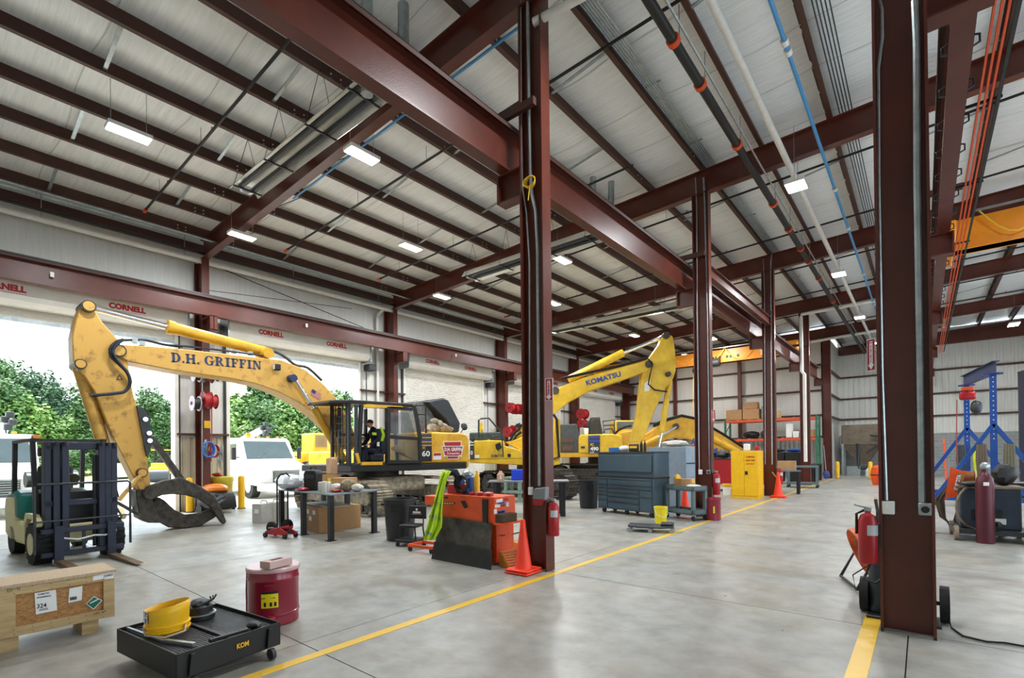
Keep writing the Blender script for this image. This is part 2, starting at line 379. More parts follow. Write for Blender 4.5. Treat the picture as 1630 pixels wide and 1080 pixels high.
# interior columns
cname = ['standing nearest on the left, behind the orange cone', 'second in the left row, beside the plastic cart', 'third in the left row, beside the yellow cabinet', 'fourth in the left row, with a white pipe on it', 'fifth in the left row, at the far end']
COLT = []
def column(x0, x1, y, label, ztop, side):
    t = thing('steel_column', label, 'column', ((x0+x1)/2, y, 0), 0, 'interior steel columns', world=True); zt = ztop
    M().bx(x0, x0+.022, y-.1, y+.1, 0, zt).build('flange', STEEL, t, ang=0)
    M().bx(x1-.022, x1, y-.1, y+.1, 0, zt).build('flange', STEEL, t, ang=0)
    M().bx(x0+.02, x1-.02, y-.009, y+.009, 0, zt).build('web', STEEL, t, ang=0)
    xo = x0 if side < 0 else x1; xe = xo+side*.42
    a, b = min(xo, xe), max(xo, xe)
    M().bx(a, b, y-.1, y+.1, 5.36, 5.38).bx(a, b, y-.1, y+.1, 5.76, 5.78).bx(a, b, y-.008, y+.008, 5.37, 5.77).bx(xe-.012, xe+.012, y-.1, y+.1, 5.36, 5.78).build('corbel', STEEL, t, ang=0)
    M().bx(x0, x1, y-.1, y+.1, 0, .014).build('base_grout', mat('grout', (150, 148, 140), .9, 0, .1), t, ang=0)
    M().bar((xo+side*.56, y-.14, 6.56), (xo-side*.32, y-.14, 6.56), .07, .11).build('runway_tie', STEELD, t, ang=0)
    return t
for k in range(5): COLT.append(column(-4.43, -4.03, FY[k+1], 'brown steel column '+cname[k], RB(-4.2)+.02, -1))
RCOL = column(-.315, .073, FY[1], 'brown steel column standing nearest on the right with a fire extinguisher', RB(-.1)+.02, 1)
for k in range(2, 7): column(-.315, .073, FY[k], 'brown steel column hidden in line behind the front right column', RB(-.1)+.02, 1)
# longitudinal strut between second and third column of the left row
p = py(1134, 425, 12.8)
s_ = ibeam((-4.2, 12.8, p.z-.15), (-4.2, 19.6, p.z-.15), .3, .16).build('column_strut', STEEL, None, ang=0); tag(s_, 'brown strut beam spanning from second to third column of left row', 'beam')
# crane runways
def runway(x, y0, y1, label, dep=.62, fl=.19):
    t = thing('crane_runway_beam', label, 'beam', (x, y0, 5.78), 0, 'crane runway beams', world=True)
    ibeam((x, y0, 5.78), (x, y1, 5.78), dep, fl, .024).build('beam', STEEL, t, ang=0)
    M().bx(x-.16, x+.16, y0, y1, 5.78+dep, 5.79+dep).bx(x-.16, x-.148, y0, y1, 5.72+dep, 5.79+dep).bx(x+.148, x+.16, y0, y1, 5.72+dep, 5.79+dep).build('cap_channel', STEELD, t, ang=0)
    M().bx(x-.03, x+.03, y0, y1, 5.79+dep, 5.86+dep).build('rail', DGREY, t, ang=0)
    return t
r1 = runway(-4.70, -3, 33.6, 'brown crane runway beam along the left column row')
r2 = runway(-16.17, -3, 33.6, 'brown crane runway beam running above the roll-up doors', .56)
for y in (2.2, 8.6, 15.6): M().bx(-16.07, -16.06, y-.035, y+.035, 6.0, 6.12).build('number_tag', PAPER, r2, ang=0)
r3 = runway(.35, 1, 40.4, 'brown crane runway beam on the right of the front right column')
for k, y in enumerate([7+.8*i for i in range(16)]):
    for s in (-1, 1): M().tube([(.35+s*.09, y, 5.8), (.35+s*.15, y, 5.82), (.35+s*.15, y, 5.9), (.35+s*.09, y, 5.92)], .012, 5).build('rail_clip', DGREY, r3)
# conductor bars on the right runway
t = thing('conductor_bars', 'three orange crane conductor bars with a dark cable beside the right runway beam', 'conductor bar', (.55, 4, 5.9), world=True)
for k in range(3): M().bx(.57+k*.055, .59+k*.055, 4.5, 29, 5.88, 5.92).build('bar', mat('orange_conductor', (226, 84, 36), .5, 0, .05), t, ang=0)
M().bx(.745, .775, 4.5, 29, 5.9, 5.93).build('dark_cable', mat('dark_green_cable', (24, 40, 34), .6, 0, 0), t, ang=0)
for y in (6, 8.5, 11, 14, 17, 21, 25): M().bx(.42, .8, y-.015, y+.015, 5.93, 5.96).build('bracket', BLACK, t, ang=0)
# ------------------------------------------------ back walls
def back_wall(name, x0, x1, y, z0, z1, mt):
    m = M().bx(x0, x1, y, y+.2, z0, z1); return struct(name, m, mt, ang=0)
wb = back_wall('wall_back', XW-.2, -4.2, 34.1, 0, 8.7, WALLW)
corrug((XW, 34.08, 0), (-4.3, 34.08, 0), 0, 2.4, .25, .03, (0, -1, 0), mat('grey_ribbed_sheet', (176, 178, 174), .45, .3, .06), 'ribbed_sheet', wb)
for z in (2.42, 3.68, 5.13, 6.63): M().bx(XW, -4.3, 33.93, 34.1, z-.05, z+.05).build('girt', STEELD, wb, ang=0)
for x in (-9.0, -13.2): M().bx(x-.1, x+.1, 33.75, 33.95, 0, 8.5).build('wind_column', STEEL, wb, ang=0)
wr = back_wall('wall_right_back', -4.5, 9, 40.75, 0, 9.1, WALLW)
M().bx(-4.4, 9, 40.6, 40.8, 0, 2.59).build('block_wainscot', CMU, wr, ang=0)
for z in (3.68, 5.06, 6.52): M().bx(-4.3, 9, 40.58, 40.74, z-.055, z+.055).build('girt', STEELD, wr, ang=0)
M().bx(-4.3, 9, 40.5, 40.74, 8.05, 8.6).build('end_rafter', STEEL, wr, ang=0)
corrug((-4.3, 40.73, 0), (9, 40.73, 0), 2.6, 8.4, .3, .025, (0, -1, 0), WALLW, 'ribbed_sheet', wr)
ws = struct('wall_side', M().bx(-4.55, -4.45, 34.1, 40.8, 0, 8.6), WALLW, ang=0)
for z in (3.68, 5.06, 6.52): M().bx(-4.45, -4.28, 34.3, 40.6, z-.05, z+.05).build('girt', STEELD, ws, ang=0)
wn = struct('wall_near', M().bx(XW-.2, 9, -5.2, -5, 0, 9.2), WALLW, ang=0)
wr_ = M().bx(XE, XE+.2, -5.2, 41, 5.35, 9.3); e = -5.2
for (a, b) in DOORS: wr_.bx(XE, XE+.2, e, a, 0, 5.35); e = b
wr_.bx(XE, XE+.2, e, 41, 0, 5.35); struct('wall_right', wr_, WALLW, ang=0)
# ------------------------------------------------ pipes, conduits and heaters under the roof
def pipe(name, label, cat, pts, r, mt, n=10, group=None):
    o = M().tube(pts, r, n).build(name, mt, None); tag(o, label, cat, group); return o
for k, (y, a, b) in enumerate([(3.9, -15.45, -7.5), (7.48, -15.2, 4), (10.9, -15.2, -5.2), (14.1, -15, 5), (17.8, -15, 5), (21.3, -15, 5), (25, -15, 5), (28.5, -15, 5), (32, -15, 5)]):
    t = thing('sprinkler_pipe', 'black sprinkler branch pipe, %s from the camera' % ['nearest, over the forklift side', 'second', 'third, ending at the runway beam', 'fourth', 'fifth', 'sixth', 'seventh', 'eighth', 'farthest'][k], 'pipe', (a, y, PB(a)-.2), 0, 'sprinkler branch pipes', world=True)
    q = [(x, y, PB(x)-.2) for x in (a, (a+b)/2, b)]; M().tube(q, .028, 8).build('tube', BLACKP, t)
    for x in [a+1.2+2.7*i for i in range(int((b-a)/2.7))]:
        M().cyl((x, y, PB(x)-.2), (x, y, PB(x)+.15), .006, 5).build('hanger_rod', GALV, t)
        M().cyl((x+.6, y, PB(x)-.2), (x+.6, y, PB(x)-.1), .018, 6).build('sprinkler_head', mat('brass', (170, 130, 70), .4, .8, 0), t)
    M().cyl((a-.05, y, PB(a)-.2), (a+.12, y, PB(a)-.2), .045, 8).build('coupling', ORNG, t)
bk = thing('sprinkler_main', 'thick black sprinkler main with orange couplings above the aisle', 'pipe', (-2.98, 3, 8.2), world=True)
M().tube([(-2.884, 1, 7.97), (-2.884, 40, 7.97)], .075, 14).build('tube', BLACKP, bk)
for y in (4, 7.5, 8.7, 10.9, 14.1, 16, 17.8, 19.2, 21.3, 25): M().cyl((-2.884, y-.05, 7.97), (-2.884, y+.05, 7.97), .1, 12).build('coupling', ORNG, bk); M().cyl((-2.884, y+.25, 7.97), (-2.884, y+.25, 8.7), .008, 5).build('hanger_rod', GALV, bk)
M().tube([(-2.72, 1, 8.02), (-2.72, 40, 8.02)], .02, 6).build('small_conduit', GALV, bk)
pipe('white_pipe', 'white pipe running along the aisle past the bright lamps', 'pipe', [(-2.225, 1, 8.0), (-2.225, 40, 8.0)], .06, WHITEP, 12)
pipe('white_pipe', 'white drain pipe crossing to the top of the front left column', 'pipe', [pz(850, 36, 7.75), pz(900, 9, 7.75), pz(965, -27, 7.75)], .06, WHITEP, 12)
bl = thing('air_pipe', 'light blue compressed air pipe with pale couplings above the aisle', 'pipe', (-1.631, 3, 8.2), world=True)
M().tube([(-1.584, 1, 8.01), (-1.584, 33, 8.01)], .032, 10).build('tube', BLUEP, bl)
for y in (8.7, 8.95, 14.4, 17.2, 22, 27): M().cyl((-1.584, y-.06, 8.01), (-1.584, y+.06, 8.01), .055, 10).build('coupling', WHITEP, bl)
cb = thing('conduit_bundle', 'bundle of thin galvanised conduits strapped along a purlin over the left row', 'conduit', (-3.9, 1, 8.45), world=True)
for k in range(6): M().tube([(-4.1+k*.045, 1, 8.75), (-4.1+k*.045, 40, 8.75)], .015, 6).build('conduit', GALV, cb)
for y in [4.5+2.35*i for i in range(13)]: M().bx(-4.13, -3.8, y-.02, y+.02, 8.77, 8.79).build('strap', GALV, cb, ang=0)
cb = thing('conduit_bundle', 'bundle of thin dark conduits strapped beside the blue pipe', 'conduit', (-1.1, 1, 8.5), world=True)
for k in range(5): M().tube([(-1.29+k*.055, 1, 8.86), (-1.29+k*.055, 33, 8.86)], .011, 6).build('conduit', DGREY, cb)
# blue line under frame 1, left of the column
pipe('air_pipe', 'thin blue air line clipped under the nearest roof rafter', 'pipe', [(-11.5, 5.85, RB(-11.5)-.03), (-4.5, 5.85, RB(-4.5)-.03)], .022, BLUEP, 8)
# eaves pipes on the door wall
ev = thing('eave_pipes', 'white pipe and black pipe running together high along the door wall', 'pipe', (-16.9, -2, 7.68), world=True)
M().tube([(-16.75, -3, 7.55), (-16.75, 33, 7.55)], .07, 12).build('white_tube', WHITEP, ev)
M().tube([(-16.62, -3, 7.75), (-16.62, 33, 7.75)], .04, 8).build('black_tube', BLACKP, ev)
M().tube([(-15.6, -3, 7.8), (-15.6, 33, 7.8)], .03, 8).build('conduit', GALV, ev)
M().tube([(-16.75, 12.2, 7.5), (-17.1, 12.2, 7.35), (-17.15, 12.2, 7.2), (-17.15, 12.2, .1)], .06, 10).build('downpipe', WHITEP, ev)
for y in (2.1, 5.2, 8.5, 12, 15.5, 19, 23): M().cyl((-16.75, y, 7.55), (-16.75, y, 8.2), .01, 5).build('hanger_rod', GALV, ev)
# cross bracing rods on the door wall
pipe('brace_rod', 'thin dark bracing rod crossing the wall above the second door', 'brace', [(-16.9, 5.9, 7.6), (-16.9, 12.5, 6.45)], .014, BLACK, 6)
pipe('brace_rod', 'thin dark cable stretched level above the second door', 'brace', [(-16.95, 5.6, 6.75), (-16.95, 10.9, 7.3)], .01, BLACK, 6)
# white pipes crossing the aisle at the back
pipe('white_pipe', 'white drain pipe crossing the aisle and running down the fourth column', 'pipe', [py(1393, 479, 26.45), py(1290, 498, 26.45), py(1276, 501, 26.45), py(1275, 506, 26.45), (-4.3, 26.45, 5.3), (-4.2, 26.45, 5.15), (-4.2, 26.45, 1.1)], .075, WHITEP, 10)
pipe('white_pipe', 'white drain pipe crossing the aisle near the far end of the hall', 'pipe', [py(1500, 505, 33.2), py(1393, 527, 33.2), py(1291, 544.6, 33.2)], .075, WHITEP, 10)
# radiant tube heaters
HTR = [(-11.2, -6.55, 4.32, 4.9, 'nearest, above the tall yellow boom'), (-11.3, -6.55, 11.25, 11.9, 'passing behind the front left column'), (-13.4, -6.5, 19.0, 19.6, 'above the lettered yellow boom')]
for (a, b, y0, y1, lb) in HTR:
    z = 7.3; t = thing('tube_heater', 'silver radiant tube heater hung from the roof, '+lb, 'heater', ((a+b)/2, (y0+y1)/2, z), 0, 'radiant tube heaters', world=True); yc = (y0+y1)/2
    m = M(); pr = [(y0, z), (y0+.13, z+.2), (y1-.13, z+.2), (y1, z)]
    m.add([(x, y, zz) for x in (a, b) for y, zz in pr], [(0, 1, 5, 4), (1, 2, 6, 5), (2, 3, 7, 6)]); r = m.build('reflector', ALU, t, ang=0)
    r.modifiers.new('s', 'SOLIDIFY').thickness = .006
    for dy in (-.13, .13): M().tube([(a+.15, yc+dy, z+.06), (b, yc+dy, z+.06)], .055, 10).build('tube', DGREY, t)
    M().tube([(a+.15, yc-.13, z+.06), (a+.03, yc-.08, z+.06), (a+.03, yc+.08, z+.06), (a+.15, yc+.13, z+.06)], .055, 8).build('return_bend', GALV, t)
    M().bx(b-.02, b+.02, y0-.02, y1+.02, z, z+.2).build('end_cap', GALV, t, ang=0)
    for x in (a+.2, a+1.6, b-1.5, b-.2):
        M().bx(x-.015, x+.015, y0-.01, y1+.01, z-.015, z+.01).build('hanger_bar', BLACK, t, ang=0)
        for y in (y0, y1): M().cyl((x, y, z), (x, yc, PB(x)), .006, 4).build('chain', DGREY, t)
# flue stubs above the runway beam
for k, (x, y) in enumerate([(583, 2), (641, 26)]):
    q = pz(x, y, 8.65); o = M().tube([(q.x, q.y, 7.2), (q.x, q.y, 7.5), (q.x+.02, q.y, PB(q.x)+.25)], .09, 12).build('flue_pipe', GALV, None); tag(o, ['galvanised flue pipe beside the runway beam, left one of the front pair', 'galvanised flue pipe beside the runway beam, right one of the front pair'][k], 'pipe', 'flue pipes')
for k, (x, y) in enumerate([(943, 294), (972, 300)]):
    q = pz(x, y, 8.65); o = M().tube([(q.x, q.y, 7.6), (q.x, q.y, 7.9), (q.x+.02, q.y, PB(q.x)+.25)], .08, 12).build('flue_pipe', GALV, None); tag(o, ['galvanised flue pipe over the runway beam between the columns, left one', 'galvanised flue pipe over the runway beam between the columns, right one'][k], 'pipe', 'flue pipes')
# ------------------------------------------------ ceiling lamps
LEDM = mat('led_diffuser', (255, 252, 244), .4, 0, 0, emit=6)
def lamp(x, y, z, label, size=(.15, .33), w=LED, dz=.8):
    t = thing('ceiling_lamp', label, 'lamp', (x, y, z), 0, 'hanging LED lamps', world=True)
    M().bx(x-size[0], x+size[0], y-size[1], y+size[1], z, z+.07).build('housing', WHITE, t, bevel=.01)
    M().bx(x-size[0]+.02, x+size[0]-.02, y-size[1]+.02, y+size[1]-.02, z-.012, z).build('diffuser', LEDM, t, ang=0)
    for s in (-.8, .8): M().cyl((x, y+size[1]*s, z+.07), (x, y+size[1]*s, PB(x)), .005, 4).build('hanger_wire', GALV, t)
    l = bpy.data.lights.new('lamp_light', 'AREA'); l.shape = 'RECTANGLE'; l.size = size[0]*2; l.size_y = size[1]*2; l.energy = w*10; l.color = (.95, .98, 1)
    o = bpy.data.objects.new('lamp_light', l); COL.objects.link(o); o.location = (x, y, z-.03); o.parent = t; o.matrix_parent_inverse = WB[t.name]
LN = {(-11.0, 2.55): 'nearest of all, over the forklift', (-8.39, 5.66): 'under the nearest rafter beside the silver heater', (-13.9, 5.66): 'under the nearest rafter close to the door wall', (-11.1, 9.05): 'between first and second rafter', (-13.75, 12.65): 'under the second rafter by the door wall', (-8.39, 12.68): 'under the second rafter right of the front column', (-11.1, 16.1): 'between second and third rafter', (-8.39, 19.73): 'under the third rafter near the runway beam', (-13.7, 19.8): 'under the third rafter by the door wall', (-11.15, 23.3): 'above the tip of the lettered boom', (-8.39, 26.7): 'under the fourth rafter', (-11.1, 30.2): 'near the back wall behind the orange crane'}
for (x, y), s in LN.items(): lamp(x, y, 7.5, 'white hanging LED lamp '+s)
for k, y in enumerate((12.55, 19.8, 26.9, 34)): lamp(-2.1, y, 7.5, 'bright LED lamp over the aisle, %s from the camera' % ['nearest', 'second', 'third', 'farthest'][k], (.2, .25))
for k, (x, y) in enumerate([(3.2, 26), (3.4, 33.5), (3.4, 12), (-2.1, 5.5), (3.4, 19)]): lamp(x, y, 7.5, 'LED lamp over the right bay, %s' % ['high beside the block wall end', 'at the far right end', 'outside the frame nearby', 'overhead above the camera', 'in the middle of the right bay'][k], (.2, .4))
# ================================================================= MACHINES
def serif(m, s, o, right, up, h, width):
    """bold slab-serif capitals drawn from strokes"""
    def arc(cx, cy, ro, ri, a0, a1, n=12):
        out = []
        for i in range(n):
            t0, t1 = [math.radians(a0+(a1-a0)*(i+k)/n) for k in (0, 1)]
            P = lambda r, t: (cx+r[0]*math.cos(t), cy+r[1]*math.sin(t))
            out.append([P(ri, t0), P(ro, t0), P(ro, t1), P(ri, t1)])
        return out
    B = lambda a, b, c, d: [(a, c), (b, c), (b, d), (a, d)]
    G = {'I': (.62, [B(.17, .45, 0, 1), B(0, .62, 0, .1), B(0, .62, .9, 1)]),
         'F': (.86, [B(.12, .4, 0, 1), B(0, .56, 0, .1), B(0, .84, .88, 1), B(.7, .84, .68, .9), B(.38, .6, .45, .56), B(.55, .64, .36, .66)]),
         'H': (1.08, [B(.1, .36, 0, 1), B(.72, .98, 0, 1), B(.3, .8, .44, .57)]+[B(x, x+.46, y, y+.1) for x in (0, .62) for y in (0, .9)]),
         'N': (1.08, [B(.12, .24, 0, 1), B(.86, .98, 0, 1), [(.1, 1), (.42, 1), (.98, 0), (.74, 0)], B(0, .4, 0, .1), B(0, .34, .9, 1), B(.72, 1.1, .9, 1)]),
         'D': (1.0, [B(.12, .4, 0, 1), B(0, .45, 0, .1), B(0, .45, .9, 1)]+arc(.42, .5, (.56, .5), (.28, .4), -90, 90)),
         'R': (1.06, [B(.12, .4, 0, 1), B(0, .54, 0, .1), B(0, .45, .9, 1), [(.42, .5), (.66, .5), (1.06, 0), (.76, 0)]]+arc(.42, .73, (.46, .27), (.2, .17), -90, 90)),
         'G': (1.06, arc(.52, .5, (.52, .52), (.24, .42), 52, 308, 18)+[B(.72, .96, .02, .46), B(.56, 1.06, .4, .48), B(.8, .92, .66, 1)]),
         '.': (.3, [B(.04, .26, 0, .2)]), ' ': (.35, [])}
    tot = sum(G[c][0]+.1 for c in s); right, up = V(right).normalized(), V(up).normalized(); n = right.cross(up); x = 0
    for c in s:
        w_, ps = G[c]
        for p in ps:
            q = [V(o)+right*((x+a)*width/tot)+up*(b*h)+n*.006 for a, b in p]; m.add(q, [tuple(range(len(q)))])
        x += w_+.1
    return m
SHOE = None
def shoe_mesh(wd, pitch):
    m = M().box((0, 0, .015), (pitch*.96, wd, .03)); m.box((-pitch*.3, 0, .045), (.025, wd, .05)); m.box((0, 0, .045), (.02, wd, .035)); return m.mesh('track_shoe', 0)
def track(parent, cx, cy, length, h, wd, mt=MUD, pitch=.2):
    """one crawler along X: frame, idler, sprocket, rollers and single shoes"""
    me = shoe_mesh(wd, pitch); me.materials.append(mt); r = h/2-.05; half = length/2-r-.05
    P = 4*half+2*math.pi*r; n = int(P/pitch)
    for i in range(n):
        s = P*i/n
        if s < 2*half: x, z, a = -half+s, r, 0
        elif s < 2*half+math.pi*r: t = (s-2*half)/r; x, z, a = half+r*math.sin(t), r*math.cos(t), t
        elif s < 4*half+math.pi*r: x, z, a = half-(s-2*half-math.pi*r), -r, math.pi
        else: t = (s-4*half-math.pi*r)/r; x, z, a = -half-r*math.sin(t), -r*math.cos(t), math.pi+t
        o = bpy.data.objects.new('track_shoe', me); COL.objects.link(o); o.parent = parent
        mw = Matrix.Translation((cx+x, cy, h/2+z))@Matrix.Rotation(a, 4, 'Y')
        o.matrix_parent_inverse = WB[parent.name]; o.matrix_basis = mw; WB[o.name] = WB0
    M().bx(cx-half, cx+half, cy-wd*.32, cy+wd*.32, h*.3, h*.72).build('track_frame', mt, parent, bevel=.05)
    for sx, nm in ((-1, 'sprocket'), (1, 'idler')):
        M().cyl((cx+sx*half, cy-wd*.25, h/2), (cx+sx*half, cy+wd*.25, h/2), r-.03, 20).build(nm, CASTI, parent)
        M().cyl((cx+sx*half, cy-wd*.4, h/2), (cx+sx*half, cy+wd*.4, h/2), .16, 14).build('hub', mt, parent)
    for i in range(7):
        x = cx-half*.8+half*1.6*i/6; M().cyl((x, cy-wd*.3, .2), (x, cy+wd*.3, .2), .1, 10).build('roller', CASTI, parent)
def poly_px(pts, X): return [px(a, b, X) for a, b in pts]
# ---------------------------------------------------------------- excavator in the second door bay
XB = -13.0                                      # near face of its boom
E1 = thing('excavator', 'yellow excavator with navy lettering on its boom, dark grapple resting on the floor', 'excavator', (-13.2, 9.2, 0), 0, 'excavators', world=True)
def slabx(pts, X, th, name, mt, parent=None, bevel=0., ang=30): return M().prism(poly_px(pts, X), (-th, 0, 0)).build(name, mt, parent or E1, ang=ang, bevel=bevel)
boom_px = [(183, 551), (196, 549), (240, 551.5), (300, 557), (399, 568), (449, 573.7), (486, 588.5), (514, 610.7), (536, 634.8), (556, 668), (568, 700), (562, 716), (545, 712), (527, 683), (504.8, 662), (477, 641.5), (440, 622.5), (406.7, 611), (369.6, 603), (277, 590), (240, 583), (206, 576), (186, 568)]
boom = slabx(boom_px, XB, .58, 'boom', YELW, bevel=.02)
a, b = px(272.4, 576.5, XB), px(417, 588.9, XB); rt = (b-a); up = px(272.4, 560.7, XB)-a
serif(M(), 'D.H. GRIFFIN', a, rt, up-rt*(up.dot(rt)/rt.length_squared), up.length*.96, rt.length).build('lettering', NAVY, boom, ang=0)
# little flag sticker
fa, fb, fc = px(494, 629, XB), px(508.5, 637, XB), px(496.5, 619.5, XB); r_, u_ = fb-fa, fc-fa; nrm = V((.006, 0, 0))
M().add([fa+nrm, fb+nrm, fb+u_+nrm, fc+nrm], [(0, 1, 2, 3)]).build('flag_sticker', WHITE, boom, ang=0)
m = M()
for k in range(0, 7): p0 = fa+u_*(k*2/13)+nrm*2; m.add([p0, p0+r_, p0+r_+u_/13, p0+u_/13], [(0, 1, 2, 3)])
m.build('flag_stripes', REDT, boom, ang=0)
p0 = fa+u_*(6/13)+nrm*3; M().add([p0, p0+r_*.42, p0+r_*.42+u_*7/13, p0+u_*7/13], [(0, 1, 2, 3)]).build('flag_canton', NAVY, boom, ang=0)
stick_px = [(140, 479), (149, 484), (152, 496), (163, 513), (189, 542), (203, 575), (212, 626), (220, 652), (234, 726), (240, 772), (233, 788), (224, 786), (212, 760), (193, 722), (179, 695), (151, 624), (135, 600), (123, 589), (117, 580), (115, 536), (122, 505), (131, 484)]
stick = slabx(stick_px, XB-.05, .46, 'stick', YELW, bevel=.02)
# warning decal triangle
q = [px(*p, XB-.045) for p in ((185, 605), (195.5, 605.5), (190.5, 596))]; M().add(q, [(0, 1, 2)]).build('warning_decal', BLACK, stick, ang=0)
q = [px(*p, XB-.04) for p in ((187, 604), (193.5, 604.3), (190.4, 598.5))]; M().add(q, [(0, 1, 2)]).build('warning_decal_fill', YELW, stick, ang=0)
# seam lines on the stick
XM = XB-.29
def cyl_px(a, b, X, r, name, mt, parent=E1, n=14): return M().cyl(px(*a, X), px(*b, X), r, n).build(name, mt, parent)
for (p, r, nm) in (((141, 488), .12, 'pin'), ((189, 559), .13, 'pin'), ((128, 580), .1, 'pin'), ((226, 753), .1, 'pin'), ((239, 787), .13, 'pin')):
    c_ = px(*p, XB); M().cyl(c_+V((.05, 0, 0)), c_-V((.6, 0, 0)), r*.8, 16).build(nm, YELW, E1); M().cyl(c_+V((.035, 0, 0)), c_-V((.5, 0, 0)), r*1.02, 18).build('pin_boss', CASTI, E1)
cyl_px((270, 521), (427, 562), XM, .135, 'arm_cylinder', YEL); cyl_px((143, 489), (272, 522), XM, .07, 'arm_cylinder_rod', CHROME)
cyl_px((266, 520), (277, 523), XM, .16, 'cylinder_gland', YEL)
c_ = px(428, 562, XB); M().cyl(c_, c_-V((.5, 0, 0)), .14, 16).build('pin', YEL, E1)
for X, o1 in ((XB+.12, (0, 0)), (XB-.75, (0, 0))):
    cyl_px((468.7, 601.5), (501, 653), X, .05, 'boom_cylinder_rod', CHROME); cyl_px((500, 651), (548, 735), X, .115, 'boom_cylinder', YEL)
c_ = px(468, 602, XB+.2); M().cyl(c_, c_-V((1.1, 0, 0)), .1, 14).build('pin', NAVY, E1)
cyl_px((126, 584), (164, 706), XM+.02, .12, 'bucket_cylinder', YELW); cyl_px((163, 702), (186, 797), XM+.02, .055, 'bucket_cylinder_rod', CHROME)
for X in (XB+.02, XB-.5):
    M().bar(px(189, 797, X), px(225, 754, X), .06, .16, (1, 0, 0)).build('link', YELW, E1, bevel=.01); M().bar(px(184, 799, X), px(226, 823, X), .06, .14, (1, 0, 0)).build('link', CASTI, E1, bevel=.01)
# hoses
def hose(pts, X, r=.028, parent=None):
    P = [px(a, b, X) for a, b in pts]; out = []
    for i in range(len(P)-1):
        p0, p1, p2, p3 = P[max(i-1, 0)], P[i], P[i+1], P[min(i+2, len(P)-1)]
        for k in range(5):
            t = k/5; out.append(.5*((2*p1)+(p2-p0)*t+(2*p0-5*p1+4*p2-p3)*t*t+(3*p1-p0-3*p2+p3)*t**3))
    out.append(P[-1]); M().tube(out, r, 7).build('hose', NAVYH, parent or E1)
NAVYH = mat('dark_hydraulic_hose', (30, 38, 52), .5, 0, .1)
hose([(197, 541), (185, 545), (176, 556), (178, 568), (190, 580), (203, 594), (207, 610), (199, 623), (180, 627), (145, 630)], XB+.06, .035)
hose([(197, 541), (188, 547), (180, 558), (184, 570), (196, 585)], XB+.1, .03)
hose([(192, 542), (230, 542), (262, 549), (290, 552)], XB-.2, .03)
hose([(262, 549), (300, 552), (360, 559), (420, 567)], XB-.1, .022)
hose([(428, 556), (450, 566), (470, 581), (490, 586), (512, 606)], XB-.3, .04)
for x, y in ((214, 543), (226, 547), (372, 560), (398, 563)): M().box(px(x, y, XB-.15), (.1, .1, .1)).build('hose_clamp', GALV, E1)
# work lamp on boom
c_ = px(441, 585, XB+.1); M().box(c_, (.12, .16, .16)).build('work_lamp', BLACK, E1, bevel=.02); M().box(c_+V((.0, -.085, 0)), (.1, .01, .12)).build('work_lamp_lens', PAPER, E1)
# grapple: bracket on the stick, stiff arm, two curved jaws, two tines each
gr = slabx([(218, 646), (230, 652), (238, 665), (242, 700), (241, 712), (234, 727)], XB+.03, .6, 'grapple_bracket', DGREY)
for p in ((231, 668), (237, 690), (238, 702)): c_ = px(*p, XB+.05); M().cyl(c_, c_+V((.04, 0, 0)), .05, 10).build('pin', CHROME, E1)
M().bar(px(239, 696, XB-.1), px(291, 768, XB-.1), .12, .16, (1, 0, 0)).build('stiff_arm', CASTI, E1, bevel=.01)
up_jaw = [(227, 786), (236, 774), (262, 765), (278, 763), (285, 759), (293, 762), (320, 775), (342, 790), (353, 810), (361, 831), (357, 836), (351, 830), (335, 808), (317, 795), (297, 789), (275, 787), (258, 789), (240, 797), (230, 794)]
lo_jaw = [(243, 800), (247, 794), (253, 792), (262, 797), (278, 812), (295, 820), (317, 818), (337, 811), (346, 806), (352, 816), (340, 826), (323, 836), (295, 842), (270, 840.5), (256, 833), (246, 815)]
for k, X in enumerate((XB+.08, XB-.5)):
    slabx(up_jaw, X, .13, 'upper_jaw_tine', CASTI, bevel=.025); slabx(lo_jaw, X-.16 if k == 0 else X+.14, .13, 'lower_jaw_tine', CASTI, bevel=.025)
slabx([(216, 781), (228, 779), (243, 795), (258, 833), (237, 833), (223, 826), (218, 800)], XB-.02, .5, 'grapple_body', CASTI, bevel=.02)
for p in ((290, 776), (333, 801)): c_ = px(*p, XB); M().cyl(c_, c_-V((.55, 0, 0)), .07, 10).build('jaw_crossbar', CASTI, E1)
# upper structure
XN = -11.8
def hx(pts, X, th, name, mt, parent=None, bevel=0.): return slabx(pts, X, th, name, mt, parent or E1, bevel)
hx([(560, 741), (743, 736), (743, 746.3), (560, 752.8)], XN, 2.7, 'deck_frame', BLACK, bevel=.03)
body = hx([(668, 688.5), (690, 688), (735, 689.5), (743, 692), (747, 700), (747, 744), (743.5, 746), (743, 736.2), (668, 737.6)], XN-.01, 2.7, 'engine_body', YEL, bevel=.05)
hx([(668, 689.5), (687, 689), (687.5, 735), (668, 735.5)], XN+.01, .03, 'side_grille_panel', BLACK)
for y in (692, 699, 705): hx([(669, y), (687, y-.3), (687, y+3.6), (669, y+4)], XN+.025, .02, 'decal_stripe', mat('slate_decal', (60, 66, 88), .5, 0, 0))
for y in (690, 696.5, 703.3, 709): hx([(669, y), (687, y-.3), (687, y+1.2), (669, y+1.4)], XN+.025, .02, 'decal_line', YEL)
def lettering(s, p_bl, p_br, p_tl, X, mt, parent, bold=.02, proud=.01):
    a, b, c = px(*p_bl, X), px(*p_br, X), px(*p_tl, X); r = b-a; u = c-a; u = u-r*(u.dot(r)/r.length_squared)
    return text(M(), s, a, r, u, u.length, r.length, bold, proud).build('lettering', mt, parent, ang=0)
lettering('60', (671.5, 727), (684, 727), (671.5, 718), XN+.03, WHITE, body)
